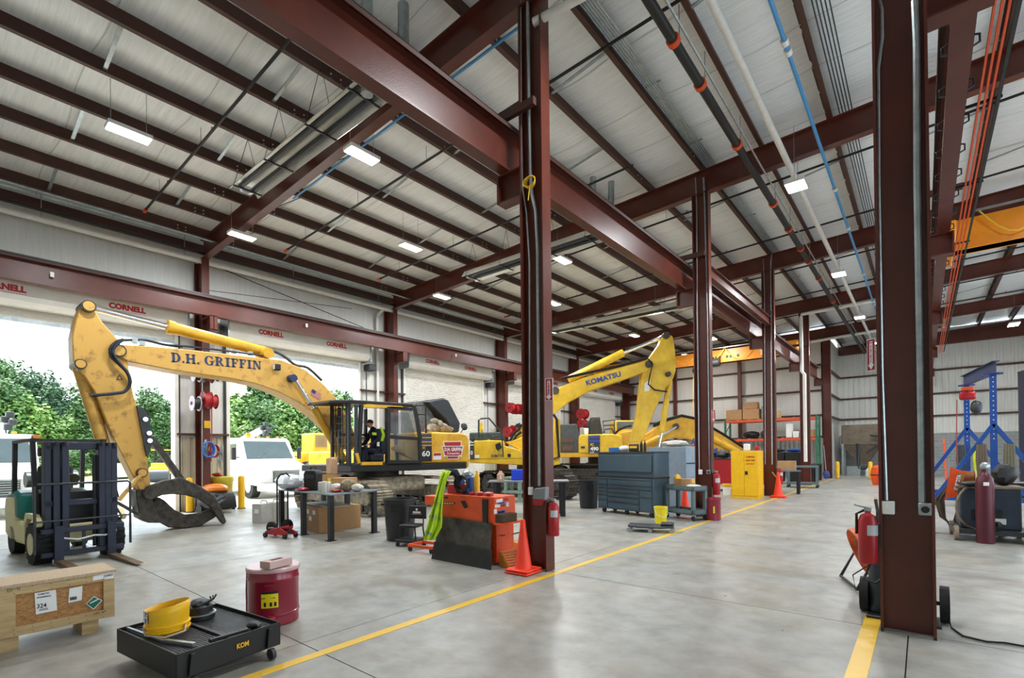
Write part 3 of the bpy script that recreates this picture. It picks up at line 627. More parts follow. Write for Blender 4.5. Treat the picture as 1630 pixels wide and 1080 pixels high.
lettering('PC', (672.5, 716), (677.5, 716), (672.5, 711.5), XN+.03, YEL, body)
# keystone badge
def scale_poly(p, k):
    cx_ = sum(q[0] for q in p)/len(p); cy_ = sum(q[1] for q in p)/len(p); return [(cx_+(x-cx_)*k, cy_+(y-cy_)*k) for x, y in p]
k1 = [(706, 703), (735, 702.5), (734, 710), (738, 710), (735, 725), (731, 725.5), (729.5, 731.5), (713, 732), (711, 726), (707.5, 726), (703.5, 711), (707.5, 711)]
hx(k1, XN+.012, .02, 'badge_border', WHITE, body); hx(scale_poly(k1, .92), XN+.02, .02, 'badge', REDP, body)
for ya in (710.3, 726.0): hx([(706, ya), (736, ya), (736, ya+1), (706, ya+1)], XN+.024, .01, 'badge_rule', WHITE, body)
lettering('D.H. GRIFFIN', (707.3, 718.8), (734.8, 718.5), (707.3, 713), XN+.03, WHITE, body, .03); lettering('Companies', (711, 724.5), (731, 724.2), (711, 720.5), XN+.03, WHITE, body, .02)
hx([(690, 721.5), (702.5, 721), (702.5, 732), (690, 732.3)], XN+.012, .02, 'warning_label', PAPER, body); hx([(690.5, 722), (702, 721.6), (702, 725.5), (690.5, 726)], XN+.02, .02, 'warning_label_head', REDP, body)
# raised hood and engine
hood_o = M().prism([px(682, 640, -12.6), px(706, 634, -12.6), px(714, 637, -12.6), px(733, 674, -12.6), px(731, 688, -12.6), px(722, 690, -12.6), px(710, 668, -12.6)], (-1.2, 0, 0)).build('raised_hood', DGREY, E1, bevel=.04)
M().prism([px(660, 640, -12.9), px(678, 637, -12.9), px(700, 680, -12.9), px(700, 690, -12.9), px(664, 690, -12.9)], (-.8, 0, 0)).build('raised_hood', mat('weathered_hood', (120, 122, 120), .5, .2, .2, 9), E1, bevel=.03)
for k, (x, y, s) in enumerate([(688, 683, .34), (697, 676, .3), (705, 682, .34), (692, 672, .24), (713, 685, .28), (682, 686, .26)]):
    M().lump(px(x, y, -12.3)-V((0, 0, s*.4)), (s, s*1.2, s*.9), k, amp=.4).build('engine_part', MUD, E1)
M().tube([px(663, 646, XN), px(677, 646, XN), px(678, 690, XN)], .03, 6).build('handrail', BLACK, E1); M().tube([px(664, 660, XN), px(678, 660, XN)], .025, 6).build('handrail', BLACK, E1)
c_ = px(739, 681, -12.2); M().lump(c_-V((0, 0, .1)), (.1, .3, .26), 3).build('mirror', DGREY, E1); M().tube([px(733, 690, -12.2), c_], .015, 5).build('mirror_arm', BLACK, E1)
# cab: posts, roof, glass, seat
cab = hx([(527, 637), (560, 636.5), (658, 643), (658, 648), (560, 642.5), (521, 642)], XN+.02, 1.1, 'cab_roof', BLACK, bevel=.02)
hx([(577, 645), (585, 643.5), (640, 647), (646, 650.5), (577, 649)], XN+.035, .04, 'roof_visor', YEL)
def post(a, b, w_, name='cab_post', X=XN, d=.09, mt=BLACK): return M().bar(px(*a, X), px(*b, X), d, w_, (1, 0, 0)).build(name, mt, E1, ang=0)
zb, zt = px(560, 741, XN).z, px(560, 640, XN).z
Yf = px(557, 700, XN).y; Xl = py(529, 690, Yf).x
for X in (XN-.04, Xl): M().bar((X, Yf, zb), (X, Yf, zt), .08, .08).build('guard_post', BLACK, E1, ang=0)
for k in range(1, 5): x = Xl+(XN-Xl)*k/5; M().bar((x, Yf, zb), (x, Yf, zt), .022, .022).build('guard_bar', BLACK, E1, ang=0)
for k in range(1, 9): z = zb+(zt-zb)*k/9; M().bar((Xl, Yf, z), (XN, Yf, z), .02, .02).build('guard_bar', BLACK, E1, ang=0)
post((575, 645), (570, 738), .09); post((567, 645), (566, 738), .05, mt=DGREY); post((617, 648), (617, 738), .13); post((658, 646), (661, 655), .1); post((661, 654), (669, 700), .09); post((668, 698), (669, 738), .08)
post((617, 696), (668, 699), .07); post((619, 735), (669, 736), .1); post((575, 738.5), (608, 738), .06, mt=YEL); post((619, 650), (655, 652), .07); post((566, 722), (570, 738), .12, mt=YEL)
M().add(poly_px([(622, 657), (650, 657), (662, 697), (622, 694)], XN-.03), [(0, 1, 2, 3)]).build('side_window', GLASS, E1, ang=0); M().add(poly_px([(622, 698), (666, 701), (667, 735), (622, 732)], XN-.03), [(0, 1, 2, 3)]).build('side_window', GLASS, E1, ang=0)
M().prism(poly_px([(623, 713), (645, 703), (645, 727), (660, 733), (623, 716)], XN-.05), (-.03, 0, 0)).build('door_panel', YEL, E1)
hx([(575, 738), (668, 737), (668, 745), (575, 746)], XN-.02, 1.1, 'cab_floor', BLACK)
for X in (XN-1.08,):
    for a, b in (((575, 645), (575, 738)), ((617, 648), (617, 738)), ((662, 655), (668, 738))): M().bar(px(*a, XN)+V((X-XN, 0, 0)), px(*b, XN)+V((X-XN, 0, 0)), .08, .08, (1, 0, 0)).build('cab_post', BLACK, E1, ang=0)
M().bar(px(575, 690, XN)+V((-1.08, 0, 0)), px(668, 692, XN)+V((-1.08, 0, 0)), .06, .06, (1, 0, 0)).build('cab_rail', DGREY, E1, ang=0)
sx = XN-.52
M().prism([px(588, 722, sx), px(612, 722, sx), px(612, 736, sx), px(590, 736, sx)], (-.5, 0, 0)).build('operator_seat', DGREY, E1, bevel=.05)
M().prism([px(606, 682, sx), px(615, 684, sx), px(615, 724, sx), px(607, 724, sx)], (-.5, 0, 0)).build('seat_back', mat('blue_grey_seat', (70, 82, 104), .8, 0, .1), E1, bevel=.05)
M().prism([px(578, 718, sx), px(582, 716, sx), px(584, 738, sx), px(578, 738, sx)], (-.4, 0, 0)).build('console', BLACK, E1, bevel=.03)
# swing bearing, carbody, two crawlers
M().cyl((-13.2, 9.3, .95), (-13.2, 9.3, 1.25), .7, 24).build('swing_ring', CASTI, E1)
M().bx(-14.4, -12.0, 8.4, 10.3, .55, 1.0).build('carbody', MUD, E1, bevel=.1)
track(E1, -13.05, 7.95, 4.2, .92, .62); track(E1, -13.05, 10.75, 4.2, .92, .62)
# ---------------------------------------------------------------- operator sitting in its cab
def skin_body(name, mt, joints, edges, parent=None, sub=2):
    me = bpy.data.meshes.new(name); me.from_pydata([j[0] for j in joints], edges, []); o = bpy.data.objects.new(name, me); COL.objects.link(o)
    sk = o.modifiers.new('skin', 'SKIN'); sk.use_smooth_shade = True
    for i, j in enumerate(joints):
        r = j[1]; me.skin_vertices[0].data[i].radius = r if isinstance(r, tuple) else (r, r)
    me.skin_vertices[0].data[0].use_root = True
    s = o.modifiers.new('sub', 'SUBSURF'); s.levels = s.render_levels = sub
    me.materials.append(mt)
    if parent: o.parent = parent; o.matrix_parent_inverse = WB[parent.name]; WB[o.name] = WB0
    return o
xo = sx-.02
J = lambda x, y, dx=0.: px(x, y, xo)+V((dx, 0, 0))
op = thing('person', 'person in dark work clothes with lime safety stripes seated in the cab', 'person', px(600, 725, xo), world=True)
NAVYC = mat('navy_work_cloth', (30, 34, 52), .9, 0, .12, 14); SKIN = mat('skin', (196, 142, 112), .55, 0, .05)
joints = [(J(601, 720), (.17, .14)), (J(599, 706), (.16, .13)), (J(596, 693), (.17, .13)), (J(594, 684), (.12, .1)), (J(591, 679), .06),
          (J(592, 719, .1), .1), (J(579, 716, .12), .085), (J(577, 728, .12), .065), (J(574, 737, .12), .055), (J(569, 739, .12), .05),
          (J(592, 719, -.1), .1), (J(580, 714, -.12), .085), (J(578, 727, -.12), .065), (J(575, 737, -.12), .055), (J(570, 739, -.12), .05),
          (J(596, 687, .2), .075), (J(594, 700, .27), .06), (J(586, 707, .22), .048), (J(581, 708, .2), .04),
          (J(596, 687, -.2), .075), (J(594, 700, -.27), .06), (J(586, 707, -.22), .048), (J(581, 708, -.2), .04)]
skin_body('body', NAVYC, joints, [(0, 1), (1, 2), (2, 3), (3, 4), (0, 5), (5, 6), (6, 7), (7, 8), (8, 9), (0, 10), (10, 11), (11, 12), (12, 13), (13, 14), (2, 15), (15, 16), (16, 17), (17, 18), (2, 19), (19, 20), (20, 21), (21, 22)], op)
hd = J(588.5, 675); M().ball(hd, .1, 14, (.8, 1, 1.18)).ball(hd+V((0, -.1, -.02)), .022, 6).ball(hd+V((.075, .01, -.01)), .025, 6).build('head', SKIN, op)
cp = M().ball(hd+V((0, .01, .045)), .108, 14, (.86, 1, .75)); cp.box(hd+V((0, -.14, .05)), (.14, .13, .015)); cp.build('cap', BLACK, op)
for s in (-1, 1):
    h0 = J(580.5, 708.3, s*.2); hm = M().ball(h0, .045, 8, (.7, 1, .6))
    for k in range(4): hm.tube([h0+V((-.025+.017*k, -.03, 0)), h0+V((-.025+.017*k, -.07, -.008)), h0+V((-.025+.017*k, -.085, -.035))], .0085, 5)
    hm.tube([h0+V((-s*.03, .0, 0)), h0+V((-s*.05, -.04, -.01))], .01, 5); hm.build('hand', SKIN, op)
LIME = mat('lime_reflective_cloth', (196, 236, 40), .7, 0, .06); 
M().prism([J(598, 681, .2), J(602, 682, .2), J(605, 694, .23), J(602, 703, .22), J(598, 703, .22), J(600, 693, .24)], (.02, 0, 0)).build('safety_stripe', LIME, op)
M().prism([J(588, 689, .13), J(594, 690, .2), J(594, 694, .2), J(588, 693, .13)], (.03, 0, 0)).build('safety_stripe', LIME, op)
M().prism([J(591, 704, .27), J(595, 704, .27), J(595, 711, .27), J(591, 711, .27)], (.008, 0, 0)).build('badge_card', PAPER, op)
# ---------------------------------------------------------------- two further excavators, seen square from the side
CFH = V((CF.x, CF.y, 0)).normalized()
class Ex:
    def __init__(s, name, label, d, cpx):
        s.d = d; s.c = pp(cpx, 724, CAM+CFH*d, CFH); s.c.z = 0
        s.t = thing('excavator', label, 'excavator', s.c, 0, 'excavators', world=True)
    def P(s, x, y, off=0.): return pp(x, y, CAM+CFH*(s.d-off), CFH)        # off: towards the camera
    def slab(s, pts, off, th, name, mt, parent=None, bevel=0.): return M().prism([s.P(a, b, off) for a, b in pts], CFH*th).build(name, mt, parent or s.t, bevel=bevel)
    def cyl(s, a, b, off, r, name, mt, n=12): return M().cyl(s.P(*a, off), s.P(*b, off), r, n).build(name, mt, s.t)
    def pin(s, a, off, r, mt, L_=.6): p = s.P(*a, off); return M().cyl(p-CFH*.05, p+CFH*L_, r, 12).build('pin', mt, s.t)
    def tube(s, pts, off, r, name, mt): return M().tube([s.P(a, b, off) for a, b in pts], r, 6).build(name, mt, s.t)
    def text(s, st, bl, br, tl, off, mt, parent, bold=.03):
        a, b, c = s.P(*bl, off), s.P(*br, off), s.P(*tl, off); r = b-a; u = c-a; u = u-r*(u.dot(r)/r.length_squared)
        return text(M(), st, a, r, u, u.length, r.length, bold, .012).build('lettering', mt, parent, ang=0)
BLT = mat('blue_lettering', (44, 72, 150), .45, 0, 0)
e = Ex('e', 'yellow excavator behind the front column, its blue-lettered boom raised to the right', 20.1, 850)
b_ = e.slab([(842, 660), (858, 640), (880, 621), (930, 601), (1000, 581), (1032, 573), (1040, 582), (1028, 592), (985, 607), (940, 622), (905, 641), (878, 663), (868, 690), (862, 720), (840, 724), (832, 700)], .28, .55, 'boom', YELK, bevel=.03)
e.text('KOMATSU', (934, 614.5), (989, 599.5), (933, 606), .30, BLT, b_)
e.slab([(1064, 531), (1071, 536), (1075, 560), (1076, 590), (1072, 602), (1060, 618), (1044, 650), (1022, 705), (1005, 705), (1015, 660), (1023, 590), (1034, 570), (1050, 548), (1056, 533)], .2, .42, 'stick', YELK, bevel=.03)
e.cyl((905, 605), (992, 562), .0, .16, 'arm_cylinder', YELK); e.cyl((990, 563), (1060, 535), 0, .075, 'arm_cylinder_rod', CHROME)
e.cyl((1066, 605), (1053, 690), .0, .12, 'bucket_cylinder', YELK); e.cyl((1053, 690), (1046, 725), 0, .06, 'bucket_cylinder_rod', CHROME)
for p, r in (((1061, 534), .14), ((1033, 580), .15), ((1064, 596), .1), ((884, 622), .15)): e.pin(p, .3, r, CASTI)
for k in range(3): e.tube([(893, 602+k), (930, 594+k), (985, 582+k), (1018, 573+k), (1030, 570), (1039, 580), (1034, 600), (1032, 612), (1042, 621), (1062, 624)][:(10 if k == 0 else 5)], .38-.08*k, .03, 'hose', RUBBER)
e.slab([(1026, 611), (1035, 604), (1034, 622), (1026, 624)], .205, .01, 'label', PAPER)
# house: counterweight to the left, tank and boom foot to the right
e.slab([(744, 731.5), (835, 730), (880, 732), (880, 744), (832, 741), (748, 737)], 1.3, 2.6, 'deck_frame', YELK, bevel=.03)
hb = e.slab([(754, 702), (780, 701), (802, 701.5), (803, 710), (829, 717), (832, 731), (754, 732)], 1.32, 2.6, 'side_body', YELK, bevel=.04)
e.slab([(748, 703), (754.5, 703), (754.5, 732), (748, 732)], 1.33, 2.6, 'side_body', mat('decal_panel', (62, 64, 72), .5, 0, 0)); e.slab([(747, 689), (800, 688), (803, 702), (747, 702)], 1.0, 2.2, 'engine_hood', mat('green_grey_hood', (66, 76, 72), .5, 0, .15), bevel=.05)
for y in (704, 708): e.slab([(748, y), (754, y), (754, y+1.6), (748, y+1.6)], 1.36, .02, 'decal_stripe', WHITE)
e.text('0', (749, 724.5), (752.5, 724.5), (749, 718), 1.36, WHITE, hb); e.text('KOMATSU', (782, 728.5), (801, 728), (782, 724), 1.36, NAVY, hb); e.slab([(756, 724.5), (763, 724.5), (763, 729.5), (756, 729.5)], 1.36, .02, 'decal', PAPER); e.slab([(808, 723), (813, 723), (813, 728), (808, 728)], 1.36, .02, 'decal', BLACK)
e.slab([(788, 708), (796, 704), (799, 713), (793, 718), (790, 716)], 1.5, .1, 'mirror', BLACK, bevel=.02)
e.tube([(762, 699), (762, 669), (765, 667), (778, 666), (799, 690), (801, 728)], 1.3, .035, 'handrail', DGREY); e.tube([(783, 700), (784, 696), (800, 693)], 1.2, .03, 'handrail', DGREY)
e.slab([(776, 694), (780, 694), (780, 701), (776, 701)], 1.0, .2, 'filler_cap', YELK); e.slab([(762, 674), (767, 672), (770, 690), (769, 699), (766, 699)], .9, .15, 'exhaust_elbow', YELK, bevel=.02)
e.slab([(803, 704), (812, 703), (822, 700), (832, 695), (850, 690), (850, 720), (829, 718)], .6, 1.2, 'boom_foot_mount', YELK, bevel=.03); e.slab([(810, 706), (822, 690), (834, 672), (845, 668), (845, 700), (820, 712)], .35, .7, 'boom_base', YELK, bevel=.03); e.tube([(812, 702), (818, 690), (826, 684), (830, 676)], .45, .05, 'hose', RUBBER); e.tube([(815, 706), (822, 694), (830, 688)], .5, .05, 'hose', RUBBER); e.slab([(821, 676), (828, 673), (827, 680), (820, 681)], .4, .2, 'work_lamp', BLACK)
e.slab([(880, 700), (884, 665), (892, 668), (892, 740), (880, 742)], 1.0, .9, 'cab_corner', YELK, bevel=.03); e.tube([(881, 660), (886, 668), (888, 700), (890, 728), (881, 731)], 1.05, .05, 'door_edge', BLACK)
M().cyl(e.c+V((0, 0, .9)), e.c+V((0, 0, 1.3)), .7, 20).build('swing_ring', CASTI, e.t); M().box(e.c+V((0, 0, .75)), (2.4, 2, .45)).build('carbody', CASTI, e.t)
track(e.t, e.c.x+.6, e.c.y-1.4, 4.4, .95, .62, CASTI); track(e.t, e.c.x+.6, e.c.y+1.4, 4.4, .95, .62, CASTI)
f = Ex('f', 'yellow excavator with large model number on its side, boom lowered to the right', 26.5, 960)
b_ = f.slab([(985, 735), (995, 712), (1030, 690), (1060, 672), (1085, 664), (1105, 668), (1140, 684), (1175, 706), (1215, 735), (1210, 745), (1165, 728), (1120, 708), (1095, 699), (1070, 697), (1050, 705), (1020, 735)], .32, .6, 'boom', YEL, bevel=.03)
f.text('KOMATSU', (1099, 708), (1168, 737), (1102, 697), .35, BLT, b_, .03)
f.cyl((1120, 692), (1188, 727), .35, .17, 'arm_cylinder', YEL); f.cyl((1188, 727), (1225, 745), .35, .08, 'arm_cylinder_rod', CHROME)
f.cyl((1018, 712), (1048, 697), .5, .14, 'boom_cylinder', YEL); f.cyl((1046, 698), (1076, 680), .5, .07, 'boom_cylinder_rod', CHROME); f.pin((1076, 679), .4, .16, CASTI)
for k in range(3): f.tube([(1040, 676+k*2), (1062, 667+k*2), (1085, 661+k*2), (1108, 666+k*2), (1150, 690+k*2), (1190, 716+k*2)], .4-.1*k, .045, 'hose', RUBBER)
f.slab([(892, 676), (918, 675), (922, 690), (922, 722), (892, 722)], 1.5, 2.8, 'engine_block', mat('charcoal_hood', (74, 78, 76), .5, 0, .12), bevel=.04)
for y in (697, 710): f.slab([(896, y), (912, y), (912, y+8), (896, y+8)], 1.53, .03, 'radiator_screen', mat('rusty_screen', (104, 76, 58), .7, 0, .15))
hb = f.slab([(921, 696), (926, 692), (940, 692), (975, 691), (990, 694), (992, 722), (921, 722)], 1.55, 2.9, 'side_body', YELK, bevel=.05)
f.slab([(936.5, 693.5), (955, 693), (955, 722), (936.5, 722)], 1.57, .03, 'decal_panel', mat('decal_panel', (62, 64, 72), .5, 0, 0))
for y in (693.5, 700): f.slab([(937, y), (955, y), (955, y+5), (937, y+5)], 1.6, .03, 'decal_stripe', mat('blue_decal', (62, 72, 140), .5, 0, 0))
f.text('PC', (939.5, 711), (945.5, 711), (939.5, 706), 1.62, YELK, hb); f.text('490', (939.5, 718), (952.5, 718), (939.5, 711.8), 1.62, WHITE, hb, .04); f.text('LC', (939.5, 722), (946, 722), (939.5, 719), 1.62, WHITE, hb, .03)
f.slab([(925, 711), (931, 711), (931, 714), (925, 714)], 1.6, .03, 'decal', NAVY)
f.slab([(888, 721.5), (1000, 720.5), (1000, 727), (888, 729)], 1.5, 2.9, 'deck_frame', YEL, bevel=.02)
f.slab([(938, 673), (945, 665), (955, 666), (960, 692), (938, 692)], .8, 1.2, 'engine_top', mat('oily_engine', (70, 68, 60), .6, .2, .3, 12), bevel=.05); f.slab([(929, 682), (937, 682), (936.5, 692), (930, 692)], 1.2, .4, 'white_canister', WHITE, bevel=.03)
for q in ([(940, 690), (940, 666), (954, 665), (956, 690)], [(961, 690), (960, 671), (978, 669), (978, 690)], [(960, 678), (978, 677)], [(962, 690), (963, 684), (974, 683), (977, 690)]): f.tube(q, 1.3, .035, 'handrail', DGREY)
f.slab([(977, 672), (981, 669.5), (1012, 669.5), (1012, 690), (977, 692)], .4, 1.2, 'cab', YELK, bevel=.04); f.slab([(982, 672), (1010, 671.5), (1008, 683), (982, 684)], .43, .03, 'cab_window', GLASS)
f.slab([(972, 700), (990, 688), (1010, 686), (1010, 716), (985, 722), (973, 716)], 1.0, 1.8, 'boom_foot_mount', YEL, bevel=.04); f.tube([(975, 694), (985, 685), (995, 680), (1005, 678)], 1.1, .06, 'hose', RUBBER)
M().cyl(f.c+V((0, 0, 1.0)), f.c+V((0, 0, 1.4)), .8, 20).build('swing_ring', CASTI, f.t); M().box(f.c+V((0, 0, .8)), (2.8, 2.2, .5)).build('carbody', CASTI, f.t)
track(f.t, f.c.x+.3, f.c.y-1.5, 5, 1.05, .68, CASTI); track(f.t, f.c.x+.3, f.c.y+1.5, 5, 1.05, .68, CASTI)
# ---------------------------------------------------------------- bridge cranes
def bridge(y, x0, x1, z, label, dep=.7):
    t = thing('bridge_crane', label, 'crane', ((x0+x1)/2, y, z), 0, 'overhead bridge cranes', world=True)
    M().bx(x0, x1, y-.18, y+.18, z, z+dep).bx(x0, x1, y-.24, y+.24, z, z+.03).build('girder', CRANE, t, ang=0)
    for x in (x0, x1): M().bx(x-.15, x+.15, y-1.3, y+1.3, z+.05, z+.4).build('end_truck', CRANE, t, bevel=.02)
    M().bar((x0+.5, y-.35, z+dep+.08), (x1-.5, y-.35, z+dep+.08), .05, .05).build('festoon_track', GALV, t, ang=0)
    fest = M(); n = int((x1-x0)/1.5)
    for i in range(n):
        xa = x0+.6+(x1-x0-1.2)*i/n; xb = x0+.6+(x1-x0-1.2)*(i+1)/n
        fest.tube([V((xa+(xb-xa)*k/8, y-.36, z+dep+.05-.65*math.sin(math.pi*k/8))) for k in range(9)], .018, 5)
    fest.build('festoon_cable', mat('yellow_cable', (238, 200, 50), .5, 0, 0), t); return t
c1 = bridge(28.6, -16.0, -4.8, 6.5, 'orange overhead crane spanning the far end above the lowered boom')
mk = M(); [mk.bx(-9.0+.19*k, -8.88+.19*k, 28.41, 28.419, 6.72, 6.86) for k in (0, 1, 2, 4, 5, 7)]; mk.build('girder_marks', BLACK, c1, ang=0); M().bx(-6.5, -6.1, 28.41, 28.419, 6.66, 6.92).build('white_mark', PAPER, c1, ang=0)
h = thing('crane_hoist', 'dark crane hoist with yellow pendant cables under the orange girder', 'hoist', (-9.1, 28.60, 5.8), world=True)
M().bx(-9.6, -8.5, 28.20, 28.38, 6.3, 6.75).build('trolley', BLACK, h, bevel=.04); M().cyl((-9.5, 28.10, 6.45), (-8.5, 28.10, 6.45), .2, 14).build('drum', DGREY, h); M().lump((-9.7, 28.10, 5.9), (.5, .5, .5), 4).build('motor', DGREY, h)
for dx in (-.1, 0, .1): M().cyl((-9.0+dx, 28.20, 6.3), (-9.0+dx, 28.20, 3.9), .012, 5).build('wire_rope', DGREY, h)
M().box((-9.0, 28.20, 3.75), (.45, .15, .35)).build('hook_block', SAFEY, h, bevel=.04); M().tube([(-9, 28.20, 3.6), (-9, 28.20, 3.45), (-8.9, 28.20, 3.32), (-9, 28.20, 3.2), (-9.13, 28.20, 3.28)], .05, 8).build('hook', BLACK, h)
M().tube([(-9.9, 28.10, 6.2), (-9.95, 28.10, 4), (-9.95, 28.10, 2.2)], .02, 6).build('pendant_cable', mat('yellow_cable', (238, 200, 50), .5, 0, 0), h)
bridge(16.6, .5, 8.2, 6.5, 'orange overhead crane girder entering at the right edge', .75)
# ================================================================= OUTSIDE
GR = mat('dry_grass_field', (186, 182, 128), .95, 0, 0, 3.0, .4, 20, c2=(120, 138, 74))
APR = mat('pale_gravel_apron', (205, 200, 190), .9, 0, .1, 5, .3, 60)
struct('apron', M().bx(-46, XW-.25, -60, 80, -.3, -.02), APR, ang=0)
def terr(u, v):
    X = -46-110*u; Y = -90+230*v; return V((X, Y, -.03+max(0, min(1, u*2.2))*4.2+.25*math.sin(X*.2+Y*.13)*min(1, u*4)))
struct('ground', M().grid(terr, 40, 60), GR, ang=80)
def leaf_crown(seed, h, wd):
    rnd = random.Random(seed); m = M(); blobs = []
    for i in range(15):
        t = rnd.random(); z = h*(.16+.8*t); rr = wd*(.5 if t < .7 else .36)*(1-.3*t); a = rnd.uniform(0, 6.28)
        blobs.append((V((math.cos(a)*rr*rnd.random()*.9, math.sin(a)*rr*rnd.random()*.9, z)), wd*rnd.uniform(.2, .33)))
    for i in range(3600):
        c, r = rnd.choice(blobs); d = V((rnd.gauss(0, 1), rnd.gauss(0, 1), rnd.gauss(0, 1))).normalized(); p = c+d*r*rnd.uniform(.6, 1.08)
        s = rnd.uniform(.12, .27); a = V((rnd.gauss(0, 1), rnd.gauss(0, 1), rnd.gauss(0, .6))).normalized(); b = a.cross(d+V((0, 0, .5)))
        if b.length < .1: continue
        b.normalize(); m.add([p-a*s-b*s*.6, p+a*s*.2-b*s*.8, p+a*s+b*s*.2, p-a*.1*s+b*s*.9], [(0, 1, 2, 3)])
    return m
BARK = mat('bark', (96, 84, 70), .9, 0, .2, 8)
LEAF = [mat('leaf_green_%d' % k, c, .6, 0, 0, 1.2, c2=c2) for k, (c, c2) in enumerate([((82, 120, 58), (46, 80, 38)), ((108, 144, 66), (66, 104, 42)), ((62, 98, 58), (38, 70, 42)), ((132, 162, 76), (84, 122, 50))])]
TR = []
for k in range(4):
    t = thing('tree', 'x', 'tree'); h = [9.5, 8.5, 10.5, 7.5][k]
    o = leaf_crown(40+k, h, [5.2, 5.6, 4.8, 5.4][k]); me = o.mesh('crown', 0, weld=False); ob = bpy.data.objects.new('crown', me); COL.objects.link(ob); ob.parent = t; me.materials.append(LEAF[k])
    M().tube([(0, 0, -.6), (.1, 0, h*.3), (0, .1, h*.6), (.05, 0, h*.85)], [.2, .16, .11, .04], 7).build('trunk', BARK, t); TR.append(t)
def rise(X): return -.03+max(0, min(1, (-46-X)/110*2.2))*4.2
ti = 0; rnd = random.Random(3)
rows = [('first open door', 'front', range(-24, 300, 31), 57, 1.0), ('first open door', 'middle', range(-8, 300, 34), 66, 1.12), ('first open door', 'back', range(-26, 300, 33), 76, 1.3), ('second open door', 'front', range(350, 590, 30), 46, 1.0), ('second open door', 'middle', range(364, 590, 32), 55, 1.25), ('second open door', 'back', range(352, 590, 33), 66, 1.5)]
NUM = ['first', 'second', 'third', 'fourth', 'fifth', 'sixth', 'seventh', 'eighth', 'ninth', 'tenth', 'eleventh', 'twelfth']
used = set()
for dn, rn, xs_, D0, sc_ in rows:
    for i, x in enumerate(xs_):
        D = D0+rnd.uniform(-1.5, 1.5); p = pp(x, 730, CAM+CFH*D*math.cos(math.atan((x-CXP)/FPX)), CFH); k = rnd.randrange(4) if x < 330 else rnd.choice((0, 1, 3, 3))
        o = copy_tree(TR[k]) if k in used else TR[k]
        used.add(k)
        o.location = (p.x, p.y, rise(p.x)-.2); o.rotation_euler = (0, 0, rnd.uniform(0, 6.28)); s = sc_*rnd.uniform(.88, 1.1)*(.68 if x < 90 else .56 if x < 330 else .66); o.scale = (s, s, s)
        o['label'] = 'leafy green tree beyond the %s, %s from left in the %s row' % (dn, NUM[i], rn); o['group'] = 'trees beyond the '+dn
# undergrowth along the foot of the trees
for i, x in enumerate(list(range(-20, 300, 36))+list(range(356, 585, 38))):
    D = (51 if x < 330 else 40)*math.cos(math.atan((x-CXP)/FPX)); p = pp(x, 730, CAM+CFH*D, CFH)
    o = bpy.data.objects.new('bush', TR[(i*3) % 4].children[0].data); COL.objects.link(o); o.location = (p.x, p.y, rise(p.x)-.7); s = .27+.06*math.sin(i*2.3); o.scale = (s*1.35, s*1.35, s*.9); o.rotation_euler.z = i
    tag(o, 'low green bush under the trees beyond the %s, %s from left' % (('first open door', NUM[i]) if x < 330 else ('second open door', NUM[i-9])), 'bush', 'bushes beyond the doors')
